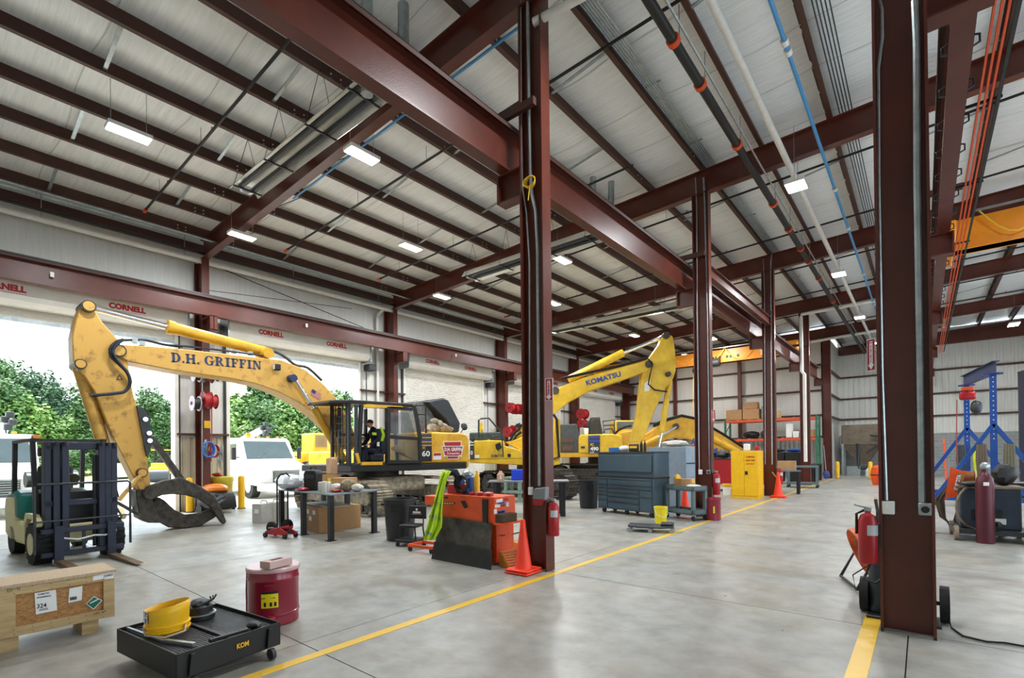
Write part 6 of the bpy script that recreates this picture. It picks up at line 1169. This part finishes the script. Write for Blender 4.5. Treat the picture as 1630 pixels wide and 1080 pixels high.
for k in range(2): o = M().box(oc(.2+.25*k, .3, .73+.12), (.2, .2, .24), .1).build('carton', CARD, None, bevel=.004); tag(o, 'small brown carton on the plastic cart, %s of two' % ['left', 'right'][k], 'box', 'cartons on the cart')
o = M().lump(oc(.1, .35, .73), (.2, .2, .34), 41, amp=.3).build('yellow_tape_coil', SAFEY, None); tag(o, 'yellow tape coil behind the cartons on plastic cart', 'tape'); o = M().lump(oc(.68, .28, .73), (.4, .3, .12), 42, amp=.2).build('drop_cloth', CLOTHW, None); tag(o, 'beige drop cloth folded on the plastic cart', 'cloth')
p = pz(1052, 833); t = thing('plastic_pail', 'yellow plastic pail with wire handle before the plastic cart', 'pail', p); M().lathe([(.125, 0), (.145, .33), (.155, .34), (.155, .38), (.14, .38), (.12, .02)], n=22).build('pail', mat('pail_yellow', (238, 216, 24), .4, 0, .05), t); M().tube([cs(-1.5, .155, .34), cs(-.8, .165, .2), cs(0, .17, .15), cs(.8, .165, .2), cs(1.5, .155, .34)], .005, 5).build('wire_handle', WHITE, t)
p = pz(1036, 846); t = thing('creeper', 'low grey mechanics creeper on castors lying on the floor', 'creeper', p, .35)
M().prism([(-.45, -.2, .1), (-.2, -.24, .08), (.2, -.24, .08), (.45, -.18, .1), (.45, .18, .1), (.2, .24, .08), (-.2, .24, .08), (-.45, .2, .1)], (0, 0, .04)).build('deck', DGREY, t, bevel=.015); M().box((.33, 0, .16), (.26, .34, .05)).build('head_rest', BLACK, t, bevel=.02)
for x in (-.42, 0, .42):
    for y in (-.22, .22): M().cyl((x, y-.015, .045), (x, y+.015, .045), .045, 12).build('castor', GALV, t)
def redcan(p, label):
    t = thing('waste_can', label, 'waste can', p); M().lathe([(.19, 0), (.2, .01), (.2, .47), (.205, .48), (.205, .5)], n=22).build('body', MAROON, t); M().lathe([(.21, .5), (.2, .525), (.01, .535)], n=22).build('lid', MAROON, t); M().box(dv*-.2+V((-.06, 0, .26)), (.14, .02, .16), -.7).build('label', mat('label_yellow', (236, 214, 20), .5, 0, 0), t)
redcan(V((-3.92, 12.25, 0)), 'dark red waste can tucked beside the second column')
# flammables cabinet
a, b = pz(1164, 793), pz(1204, 795); fc_ = local('safety_cabinet', 'tall yellow safety cabinet with two doors', 'cabinet', a, b-a); W_ = .88; HT = 1.64
M().bx(0, W_, .02, .62, .05, HT).build('body', SAFEY, fc_, bevel=.008); M().bx(.0, W_, .0, .62, 0, .07).build('plinth', SAFEY, fc_)
for x0, x1 in ((.02, W_*.5-.004), (W_*.5+.004, W_-.02)): M().bx(x0, x1, 0, .022, .09, HT-.03).build('door', SAFEY, fc_, bevel=.006)
M().bx(W_*.53, W_*.63, -.02, 0, .82, .94).build('latch', BLACK, fc_, bevel=.005)
for k, s in enumerate(('FLAMMABLE', 'KEEP FIRE', 'AWAY')): text(M(), s, (W_*.56, -.002, 1.4-.12*k), (1, 0, 0), (0, 0, 1), .06, .3, .02, .003).build('lettering', REDP, fc_, ang=0)
bpy.context.view_layer.update(); of = lambda x, y, z: fc_.matrix_basis@V((x, y, z))
t = thing('plastic_jug', 'white plastic jug standing on the yellow cabinet', 'jug', of(.48, .2, HT)); M().box((0, 0, .12), (.2, .16, .24)).build('jug', WHITE, t, bevel=.03); M().cyl((.05, 0, .24), (.05, 0, .28), .03, 10).build('cap', mat('purple_cap', (90, 70, 150), .5, 0, 0), t)
o = M().lump(of(.78, .3, HT), (.16, .16, .18), 51).build('fuel_can', REDP, None); tag(o, 'small red can on the yellow cabinet', 'can')
p = pz(1157, 788); t = thing('plastic_pail', 'white pail with yellow lid left of the yellow cabinet', 'pail', p); M().lathe([(.13, 0), (.15, .36)], n=20).build('pail', WHITE, t); M().lathe([(.155, .3), (.16, .31), (.16, .4), (.15, .41)], n=20).build('lid', SAFEY, t)
# red bin behind second column, bench
a = py(1068, 735, 20.5); t = thing('parts_bin', 'long dark red steel bin behind the second column', 'bin', (-6.3, 21, 0)); M().bx(-2.1, 1.5, 0, 1.2, .3, 1.3).build('tub', REDP, t, bevel=.02); M().bx(-2.1, 1.5, 0, 1.2, 1.28, 1.34).build('rim', BLACK, t); M().bx(-1.9, 1.3, .1, 1.1, .1, .3).build('runner', WHITE, t)
for k, (x, d) in enumerate(((-.9, .8), (-.1, .5), (.7, .6))): o = M().lump((-6.3+x, 21.6, 1.34), (d, .6, .35), 60+k, amp=.4).build('scrap_part', CASTI, None); tag(o, 'dark scrap part lying on the red bin, %s of three' % ['left', 'middle', 'right'][k], 'part', 'scrap on the red bin')
t = thing('workbench', 'grey steel workbench between the cabinet and second column', 'bench', (-6.1, 16.3, 0)); M().bx(-.7, .55, 0, .7, .86, .95).build('top', GP, t)
for x in (-.65, .5):
    for y in (.05, .65): M().bx(x-.03, x+.03, y-.03, y+.03, 0, .87).build('leg', BLACK, t)
# small yellow machine far behind
t = thing('mini_excavator', 'small yellow and orange machine far behind the second column', 'excavator', (-9.6, 30.5, 0)); M().bx(-.6, .9, -.6, .6, .9, 1.75).build('body', YEL, t, bevel=.1); M().bx(-.6, .9, -.62, -.6, 1.2, 1.55).build('grille', BLACK, t); M().bx(-1, 1, -.9, .9, .05, .6).build('undercarriage', BLACK, t, bevel=.1); M().bar((-.8, -.3, .8), (-1.1, -.3, 2.0), .18, .2).build('arm', ORNG, t); M().bar((-1.5, -.3, .9), (-1.35, -.3, 1.8), .16, .2).build('arm', ORNG, t)
# second table behind the front column
zt = .92; A_, B_, C_ = pz(776, 767, zt), pz(906, 766, zt), None
t = thing('work_table', 'grey topped table on dark legs seen behind the front column', 'table', ((A_+B_)/2).xy.to_3d(), world=True); dr_ = (B_-A_).normalized(); nr_ = V((-dr_.y, dr_.x, 0)); 
M().prism([A_, B_, B_+nr_*.8, A_+nr_*.8], (0, 0, -.03)).build('table_top', mat('steel_plate', (136, 146, 152), .4, .6, .12), t, ang=0)
for u in (.1, .5, .92):
    for v in (.08, .72): q = A_+(B_-A_)*u+nr_*v; M().bx(q.x-.05, q.x+.05, q.y-.05, q.y+.05, 0, .9).build('leg', BLACK, t, ang=0)
q = pz(829, 765, zt); o = M().box(q+nr_*.2+V((0, 0, .14)), (.5, .35, .28), .6).build('blue_crate', mat('bright_blue', (30, 66, 206), .5, 0, .05), None, bevel=.01); tag(o, 'bright blue plastic bin on the table behind the column', 'bin')
q = pz(796, 767, zt)+nr_*.2; t = thing('detergent_jug', 'pale brown jug with white label on the rear table', 'jug', q); M().lathe([(.1, 0), (.1, .17), (.05, .23), (.035, .27)], n=14).build('jug', mat('tan_plastic', (190, 150, 120), .5, 0, .08), t); M().box(dv*-.1+V((0, 0, .1)), (.1, .02, .08), -.7).build('label', PAPER, t)
q = pz(812, 800); t = thing('machine_stand', 'pale green steel stand under the rear table', 'stand', q+V((0, .3, 0))); PG = mat('pale_green', (136, 160, 148), .5, 0, .1)
for x in (-.3, .3): M().bx(x-.05, x+.05, -.2, -.1, 0, .8).bx(x-.05, x+.05, .1, .2, 0, .8).build('leg', PG, t); 
M().bx(-.4, .4, -.25, .25, .3, .36).build('shelf', PG, t); M().bx(-.36, .36, -.22, .22, .78, .84).build('cap', PG, t)
# ================================================================= BACK OF THE HALL
t = thing('pallet_rack', 'pallet rack with orange beams and green uprights at back wall', 'rack', (-6.9, 32.6, 0), world=True); RG = mat('rack_green', (46, 110, 84), .5, 0, .1); RO = mat('rack_orange', (222, 86, 48), .5, 0, .08)
for x in (-9.4, -6.9, -4.55):
    for y in (32.1, 33.1): M().bx(x-.05, x+.05, y-.05, y+.05, 0, 3.6).build('upright', RG, t, ang=0)
    for k in range(4): M().bar((x, 32.1, .3+.8*k), (x, 33.1, .9+.8*k), .04, .04).build('lacing', RG, t, ang=0)
for z in (2.27, 3.42):
    for y in (32.1, 33.1):
        for x0, x1 in ((-9.35, -6.95), (-6.85, -4.6)): M().bx(x0, x1, y-.04, y+.04, z-.07, z+.07).build('beam', RO, t, ang=0)
    for k in range(8): M().bx(-9.3+.6*k, -9.2+.6*k, 32.1, 33.1, z+.07, z+.1).build('deck_board', WOODP, t, ang=0)
items = [(-8.9, 3.52, (.9, .8, .62), CARD, 'wide cardboard box on the top rack shelf, left one'), (-7.95, 3.52, (.9, .8, .62), CARD, 'wide cardboard box on the top rack shelf, right one'), (-8.0, 4.15, (.8, .6, .4), CARD, 'cardboard box stacked on the wide boxes'), (-7.2, 3.52, (.4, .4, .75), mat('grey_tub', (150, 152, 150), .5, 0, .1), 'grey tub on the top rack shelf'), (-6.75, 3.52, (.65, .6, .42), WOODP, 'wooden box on the top rack shelf'), (-8.0, 2.37, (.9, .6, .45), BLACK, 'black bundle on the lower rack shelf'), (-7.1, 2.37, (.8, .7, .55), DGREY, 'grey bundle on the lower rack shelf'), (-5.95, 2.37, (.3, .5, .8), PAPER, 'white carton stack on the lower rack shelf'), (-5.6, 2.37, (.3, .5, .35), WHITE, 'white box on the lower rack shelf, left'), (-5.25, 2.37, (.3, .5, .35), PGB, 'blue-grey box on the lower rack shelf'), (-4.85, 2.37, (.45, .5, .42), CARD, 'brown carton at the right end of the lower shelf')]
for x, z, d, mt, lb in items:
    if 'bundle' in lb: o = M().lump((x, 32.5, z), d, int(x*7), amp=.25).build('bundle', mt, None)
    else: o = M().box((x, 32.5, z+d[2]/2), d, .03).build('carton', mt, None, bevel=.01)
    tag(o, lb, 'bundle' if 'bundle' in lb else 'box', 'things on the pallet rack')
for k, (x, y, lb, top) in enumerate([(1246, 770, 'tall black lidded bin between the third and fourth columns, left one', BLACK), (1262, 771, 'tall black bin with blue lid between third and fourth columns', BLUEM)]):
    p = pz(x, y); t = thing('wheeled_bin', lb, 'bin', V((-5.6+.75*k, 27.5, 0)), .1, 'black bins at the back'); M().prism([(-.3, -.3, .1), (.3, -.3, .1), (.36, -.36, 1.55), (-.36, -.36, 1.55)], (0, .66, 0)).build('bin', BLACK, t, bevel=.02); M().lump((0, 0, 1.55), (.72, .72, .18), 3, amp=.03).build('lid', top, t)
def cart2(p, rz, label, w_=1.0, h=.85, group='grey carts at the back'):
    t = thing('utility_cart', label, 'cart', p, rz, group)
    for z in (.15, h-.08): M().bx(-w_/2, w_/2, -.3, .3, z, z+.08).build('shelf', GP, t, bevel=.01)
    for x in (-w_/2+.05, w_/2-.05):
        for y in (-.25, .25): M().bx(x-.04, x+.04, y-.04, y+.04, .1, h).build('post', GP, t); M().cyl((x, y-.02, .06), (x, y+.02, .06), .06, 10).build('castor', BLACK, t)
cart2(pz(1276, 777)+V((0, .3, 0)), .1, 'grey two-shelf cart between third and fourth columns', 1.2, .95); 
p = pz(1258, 785); t = thing('side_table', 'blue-topped table with a cardboard box behind the far cone', 'table', V((-4.0, 21.2, 0)), .1); M().bx(-.35, .45, -.25, .3, .84, .88).build('top', mat('steel_blue', (110, 140, 170), .4, .3, .1), t)
for x in (-.25, .38): M().bx(x-.05, x+.05, -.2, -.1, 0, .85).build('leg', BLACK, t); M().bx(x-.05, x+.05, .15, .25, 0, .85).build('leg', BLACK, t)
o = M().box((-4.0, 21.2, 1.06), (.62, .35, .36), .1).build('carton', CARD, None, bevel=.005); tag(o, 'open cardboard box on the table behind the far cone', 'box')
o = M().bar(py(1229, 752, 19.3), py(1243, 769, 19.3), .03, .03).build('wooden_stick', WOODP, None); tag(o, 'wooden stick leaning on the far traffic cone', 'stick')
for k, y in enumerate((29, 31)): t = thing('steel_stand', 'dark steel stand by the fifth column, %s one' % ['nearer', 'farther'][k], 'stand', (-4.7, y, 0), 0, 'steel stands by the fifth column'); M().bx(-.5, .5, -.4, .4, .85, .9).build('top', DGREY, t); [M().bx(x-.05, x+.05, z-.05, z+.05, 0, .86).build('leg', BLACK, t) for x in (-.42, .42) for z in (-.32, .32)]
t = thing('broom', 'blue push broom leaning against the fifth column', 'broom', (-4.25, 33.2, 0)); M().cyl((0, 0, .1), (-.15, .3, 1.9), .02, 6).build('handle', GALV, t); M().lump((0, 0, 0), (.35, .2, .45), 4).build('bristles', mat('blue_bristle', (70, 78, 150), .7, 0, .1), t)
# separator plant at the back wall
t = thing('separator_tank', 'brown hopper tank with pipework before the back block wall', 'tank', (-2.9, 38.4, 0)); BRN = mat('rusty_brown_tank', (122, 108, 92), .7, .1, .2, 3)
M().bx(-1.1, .9, -.5, .6, 1.9, 3.2).build('tank', BRN, t, bevel=.05); M().add([(-1.1, -.5, 1.9), (.9, -.5, 1.9), (.9, .6, 1.9), (-1.1, .6, 1.9), (-.2, -.1, .7), (.2, -.1, .7), (.2, .2, .7), (-.2, .2, .7)], [(0, 1, 5, 4), (1, 2, 6, 5), (2, 3, 7, 6), (3, 0, 4, 7), (4, 5, 6, 7)]).build('hopper', BRN, t)
for x in (-1.05, .85):
    for y in (-.45, .55): M().bx(x-.06, x+.06, y-.06, y+.06, 0, 2).build('leg', GALV, t)
M().tube([(-.2, -.9, 2.0), (-.2, -.9, .5), (1.6, -.9, .5)], .12, 10).build('pipe', DGREY, t); M().tube([(.2, -.7, 1.4), (1.0, -.7, 2.1), (1.0, -.7, 2.4), (.4, -.7, 2.5)], .06, 8).build('pipe', DGREY, t); M().bx(-.8, -.1, -1, -.6, 0, .6).build('pump_box', GALV, t)
for k in range(2): o = M().lathe([(.2, 0), (.2, .35), (.08, .5), (.06, .55)], (-2.55+.45*k, 37.3, 0), 14).build('jug', WHITE, None); tag(o, 'white round jug before the separator tank, %s of two' % ['left', 'right'][k], 'jug', 'white jugs at the back')
o = M().bx(-2.7, -1.9, 40.45, 40.55, 2.55, 2.85).build('danger_sign', ORNG, None, ang=0); tag(o, 'orange sign strip on the back wall beside the column', 'sign')
t = thing('steel_drum', 'orange steel drum behind the front right column', 'drum', pz(1391, 772)+V((.25, 0, 0))); M().lathe([(.3, 0), (.36, .25), (.38, .5), (.33, .8), (.2, .9)], n=20).build('drum', ORNG, t); M().lathe([(.385, .44), (.39, .46), (.385, .48)], n=20).build('band', BLACK, t)
# ================================================================= RIGHT BAY
ya_, yb_ = 19.0, 21.8; P1, P2 = py(1580, 590, ya_), py(1538, 607, yb_); zg_ = (P1.z+P2.z)/2
gt = thing('gantry_crane', 'blue steel gantry crane with two A-frames in the right bay', 'gantry crane', (P1.x, 20.4, 0), world=True)
M_ = ibeam((P1.x+.05, ya_-.2, zg_-.12), (P2.x-.05, yb_+.3, zg_-.12), .34, .16).build('beam', mat('navy_beam', (58, 74, 116), .45, .1, .08), gt, ang=0)
for P in (P1, P2):
    x, y = P.x, P.y; M().bx(x-.07, x+.07, y-.06, y+.06, .25, zg_-.1).build('post', BLUEM, gt, ang=0); M().bx(x-.2, x+.2, y-.1, y+.1, zg_-.14, zg_-.1).build('cap_plate', BLUEM, gt, ang=0)
    for s in (-1, 1): M().bar((x, y, 2.3), (x+s*1.25, y, .22), .1, .18, (0, 1, 0)).build('brace', BLUEM, gt, ang=0); M().cyl((x+s*1.2, y-.04, .1), (x+s*1.2, y+.04, .1), .1, 12).build('castor', BLACK, gt)
    M().bar((x-1.25, y, .22), (x+1.25, y, .22), .1, .12).build('base_rail', BLUEM, gt, ang=0)
    hm = M()
    for k in range(14): hm.cyl((x, y-.06, 1.9+.13*k), (x, y-.064, 1.9+.13*k), .014, 8)
    hm.build('pin_holes', PAPER, gt, kind='stuff')
t = thing('chain_hoist', 'red chain hoist with dark chain bag under the gantry beam', 'hoist', (P2.x, 21.3, 3.3)); M().box((0, 0, .22), (.3, .25, .12)).build('trolley', ORNG, t, bevel=.02); M().box((0, 0, 0), (.4, .3, .25)).build('hoist_body', REDP, t, bevel=.06); M().lump((.2, 0, -.6), (.3, .3, .45), 2, amp=.05).build('chain_bag', DGREY, t); M().cyl((0, 0, .1), (0, 0, .2), .03, 6).build('hook', DGREY, t); M().tube([(-.25, 0, -.1), (-.28, 0, -1.5), (-.25, 0, -2.4)], .015, 5).build('pendant', mat('red_cable', (150, 50, 40), .5, 0, 0), t)
for k, (x, mt, lb) in enumerate([(P2.x-.15, DGREY, 'bundle of grey chain hanging on the far gantry post'), (P2.x+.25, mat('lime_sling', (200, 214, 40), .7, 0, .08), 'yellow lifting slings hanging on the far gantry post'), (P1.x-.25, mat('brown_sling', (106, 92, 78), .8, 0, .1), 'brown lifting straps hanging on the near gantry post'), (P1.x+.3, mat('olive_sling', (112, 108, 88), .8, 0, .1), 'olive lifting straps hanging on the near gantry post')]):
    Y = (21.68 if k < 2 else 18.9); m = M()
    for i in range(4): m.tube([(x+.05*i-.08, Y, 1.75), (x+.06*i-.1, Y-.04, 1.3), (x+.05*i-.06, Y, .75+.08*i)], .035, 6)
    o = m.build('sling_bundle', mt, None); tag(o, lb, 'sling')
# welder on its cart with gas cylinder
t = thing('welder', 'dark welding machine on a wheeled cart in the right bay', 'welder', (.85, 12.3, 0), .05)
M().bx(-.35, .45, -.1, .6, .2, .92).build('cabinet', mat('dark_blue_grey', (52, 62, 76), .45, .2, .1), t, bevel=.02); M().bx(-.45, .55, -.3, .65, .12, .2).build('cart_deck', DGREY, t); M().bx(-.4, .5, -.12, .62, .92, .96).build('top', mat('dusty_top', (130, 118, 104), .7, 0, .15), t); M().bx(-.2, .2, -.112, -.1, .35, .55).build('front_panel', BLACK, t); M().bx(.1, .25, -.116, -.1, .3, .4).build('label', PAPER, t)
for x in (-.42, .5):
    for y in (-.25, .5): M().cyl((x-.03, y, .13), (x+.03, y, .13), .13, 14).build('wheel', mat('tan_wheel', (150, 134, 112), .7, 0, .1), t)
o = thing('gas_cylinder', 'dark maroon gas cylinder standing before the welder', 'gas cylinder', pz(1569, 865)); M().lathe([(.12, 0), (.125, .02), (.125, 1.0), (.11, 1.12), (.06, 1.2), (.04, 1.22), (.04, 1.28)], n=22).build('cylinder', mat('maroon_cylinder', (92, 36, 48), .4, .2, .1), o); M().lump((0, 0, 1.26), (.14, .1, .14), 3).build('valve', GALV, o); m = M(); m.add([cs(aa, .128, z) for aa in (-.9, -.6, -.3) for z in (1.0, 1.06)], [(0, 2, 3, 1), (2, 4, 5, 3)]); m.build('label', PAPER, o, ang=60)
m = M(); c = pz(1569, 850, .1)+V((-.06, -.16, .5))
m.tube([c+rt_*(.45*math.cos(aa))+V((0, 0, .42*math.sin(aa))) for aa in [2*math.pi*i/30 for i in range(31)]], .02, 7); m.tube([c+rt_*.42+V((0, 0, .2)), c+rt_*.62+V((0, 0, -.15)), c+rt_*.58+V((0, 0, -.5)), c+rt_*.3+V((0, 0, -.55))], .018, 6)
o = m.build('welding_lead', mat('tan_hose', (132, 120, 100), .6, 0, .1), None); tag(o, 'large loop of tan welding lead hung around the gas cylinder', 'hose')
m = M(); c = pz(1513, 846, 0)+V((.02, .2, .0)); rr_ = random.Random(2)
for k in range(7): m.tube([c+V((rr_.uniform(-.06, .06), rr_.uniform(-.1, .1), .95)), c+V((-.12-.02*k, rr_.uniform(-.1, .1), .6)), c+V((-.1-.01*k, rr_.uniform(-.1, .1), .25)), c+V((.0+.02*k, rr_.uniform(-.1, .1), .022)), c+V((.1, rr_.uniform(-.1, .1), .4)), c+V((.08, 0, .9))], .022, 6)
o = m.build('cable_bundle', mat('brown_cable', (84, 70, 58), .7, 0, .15), None); tag(o, 'hanging bundle of brown cables at the left of welder', 'cable')
t = thing('body_panel', 'tilted orange machine panel with pale lettering beside the welder', 'panel', (.45, 12.9, .9), world=True)
P = [py(*q, 12.4) for q in ((1504, 795), (1513, 744), (1538, 752), (1524, 790))]; M().prism(P, (0, .03, 0)).build('sheet', ORNG, t); P2_ = [py(*q, 12.38) for q in ((1520, 783), (1526, 752), (1536, 755), (1529, 786))]; M().prism(P2_, (0, .015, 0)).build('decal', mat('tan_decal', (150, 110, 70), .5, 0, 0), t)
aa, bb, cc = py(1524.5, 781, 12.35), py(1530.5, 757, 12.35), py(1520.5, 780, 12.35); text(M(), 'KUBOTA', aa, bb-aa, cc-aa, .06, (bb-aa).length, .03, .002).build('lettering', PAPER, t, ang=0)
q = V((.62, 12.55, .96)); o = thing('wire_spool', 'copper wire spool lying on the welder', 'spool', q); M().cyl((-.1, 0, .14), (.1, 0, .14), .12, 18).build('wire', mat('copper_wire', (176, 110, 70), .35, .7, .1), o)
for x in (-.12, .12): M().cyl((x-.01, 0, .14), (x+.01, 0, .14), .145, 18).build('flange', BLACK if x < 0 else WOODP, o)
o = M().lump((1.12, 12.6, .96), (.35, .4, .4), 71, amp=.3).build('welding_helmet', BLACK, None); tag(o, 'black welding helmet on the welder', 'helmet')
o = M().lump((.72, 12.1, .96), (.5, .3, .1), 72, amp=.3).build('cable_pile', BLACK, None); tag(o, 'black cable pile on the front of the welder top', 'cable')
for k, x in enumerate((.78, .98)): o = M().lump((x, 12.0, .2), (.16, .16, .17), 73+k).build('grinder', REDP if k == 0 else BLACK, None); tag(o, ['red angle tool on the cart deck under the welder', 'black angle tool on the cart deck under the welder'][k], 'tool')
t = thing('steel_bench', 'grey steel bench with clutter cut by the right edge', 'bench', (1.9, 12.1, 0)); M().bx(-.35, 1.0, -.3, .6, .82, .9).build('top', mat('olive_grey', (110, 110, 100), .5, .2, .1), t)
for x in (-.3, .9):
    for y in (-.25, .5): M().bx(x-.05, x+.05, y-.05, y+.05, 0, .82).build('leg', mat('olive_grey', (110, 110, 100), .5, .2, .1), t)
o = M().lump((1.95, 12.3, .9), (.5, .4, .3), 80, amp=.1).build('orange_hood', ORNG, None); tag(o, 'orange domed cover on the bench at right edge', 'cover'); o = M().lathe([(.05, 0), (.05, .14)], (1.65, 11.95, .9), 12).build('paint_tin', GALV, None); tag(o, 'small silver tin on the bench at right edge', 'tin'); o = M().bx(1.75, 2.3, 12.2, 12.6, .05, .7).build('red_tank', REDP, None, bevel=.08); tag(o, 'red tank under the bench at right edge', 'tank')
t = thing('storage_box', 'brown carton with white lid on the shelf behind the bench', 'box', (2.0, 14.2, .95)); M().box((0, 0, .12), (.7, .4, .24)).build('carton', CARD, t); M().box((-.15, 0, .3), (.3, .3, .12)).build('white_box', PAPER, t)
t = thing('shop_bench', 'dark shop bench behind the grey steel bench', 'bench', (2.0, 14.2, 0)); M().bx(-.9, .6, -.4, .4, .88, .95).build('top', BLACK, t); [M().bx(x-.04, x+.04, y-.04, y+.04, 0, .88).build('leg', BLACK, t) for x in (-.8, .5) for y in (-.3, .3)]
t = thing('lift_mast', 'dark steel lift mast standing at the right edge', 'lift', (3.05, 25, 0)); 
for x in (-.35, -.1, .15): M().bx(x-.07, x+.07, -.15, .15, 0, 4.3).build('rail', mat('mast_dark', (46, 44, 62), .5, .2, .1), t)
M().bar((-.4, 0, 4.2), (1.2, 0, 4.7), .2, .25).build('head', DGREY, t)
t = thing('step_ladder', 'orange fibreglass step ladder beside the front right column', 'ladder', (.45, 24, 0)); 
for x in (-.25, .2): M().bar((x, 0, 0), (x*.7, .3, 2.0), .06, .03).build('rail', ORNG if x > 0 else WHITE, t)
for k in range(6): M().bar((-.23, .05*k, .3+.3*k), (.19, .05*k, .3+.3*k), .06, .02).build('step', GALV, t)
# cylinder dolly and barrel fan at the front right column
t = thing('cylinder_dolly', 'two-wheeled dolly with a dark gas cylinder behind the right column', 'dolly', (-.17, 6.25, 0))
M().lathe([(.11, .03), (.115, .05), (.115, .75), (.09, .85), (.05, .9)], (-.16, -.05, 0), 20).build('cylinder', mat('dark_cylinder', (50, 60, 66), .45, .2, .15), t); M().lathe([(.1, .03), (.1, .8), (.06, .88)], (.12, -.05, 0), 18).build('cylinder', mat('dark_cylinder', (50, 60, 66), .45, .2, .15), t)
for x in (-.31, .31): M().cyl((x-.035, .0, .17), (x+.035, .0, .17), .17, 20).build('wheel', RUBBER, t)
M().cyl((-.3, 0, .17), (.3, 0, .17), .02, 8).build('axle', BLACK, t); M().tube([(-.28, -.28, .02), (.28, -.28, .02)], .015, 6).build('toe_bar', BLACK, t); M().bx(-.28, .28, -.28, .05, .01, .025).build('toe_plate', BLACK, t)
for s in (-1, 1): M().tube([(s*.2, .1, .02), (s*.2, .12, 1.0), (s*.22, .2, 1.12)], .016, 6).build('rail', BLACK, t)
m = M(); m.tube([(-.22, -.2, .6), (-.27, -.2, .45), (-.3, -.22, .36), (-.2, -.24, .34), (-.1, -.22, .45)], .012, 6); m.build('hose', BLACK, t)
fp = pz(1362, 938); fn_ = thing('barrel_fan', 'orange barrel fan on a black stand left of the right column', 'fan', fp+V((.15, .25, -.0)), .35); AX = V((.86, 0, .34)).normalized()
M().lathe([(.30, -.14), (.315, -.13), (.3, .05), (.27, .14), (.265, .14)], (0, 0, .43), 28, AX, cap=False).build('drum', mat('scuffed_orange', (222, 104, 44), .5, 0, .12, 8), fn_).modifiers.new('s', 'SOLIDIFY').thickness = .006
gm = M()
for k in range(5): gm.lathe([(.05+.055*k, .0), (.056+.055*k, .004)], V((0, 0, .43))-AX*.135, 24, AX, cap=False)
gm.build('grille', BLACK, fn_)
for k in range(4): aa = k*math.pi/2; u1 = V((0, 1, 0)); u2 = AX.cross(u1); d = u1*math.cos(aa)+u2*math.sin(aa); e_ = u1*-math.sin(aa)+u2*math.cos(aa); M().prism([V((0, 0, .43))+d*.05, V((0, 0, .43))+d*.25-e_*.06, V((0, 0, .43))+d*.25+e_*.06+AX*.04], AX*.006).build('blade', GALV, fn_)
for s in (-1, 1):
    M().tube([(-.25, s*.33, .03), (-.02, s*.33, .5), (.22, s*.33, .03)], .018, 7).build('stand_leg', BLACK, fn_); M().cyl((-.02, s*.28, .47), (-.02, s*.36, .47), .03, 10).build('pivot_knob', BLACK, fn_)
for x in (-.25, .22): M().tube([(x, -.33, .03), (x, .33, .03)], .018, 7).build('stand_bar', BLACK, fn_)
m = M(); m.tube([(-.1, -.34, .35), (-.3, -.36, .2), (-.28, -.38, .04), (-.1, -.45, .02), (.02, -.45, .015), (.1, -.36, .1)], .008, 5); m.build('power_cord', BLACK, fn_)
o = M().tube([V((.0, 5.98, .3)), pz(1505, 985, .02)+V((0, 0, .1)), pz(1515, 1000, .01), pz(1533, 1013, .01), pz(1570, 1022, .01), pz(1600, 1024, .01), pz(1640, 1031, .01)], .009, 6).build('extension_lead', BLACK, None); tag(o, 'black cord trailing over the floor to the right edge', 'cord')
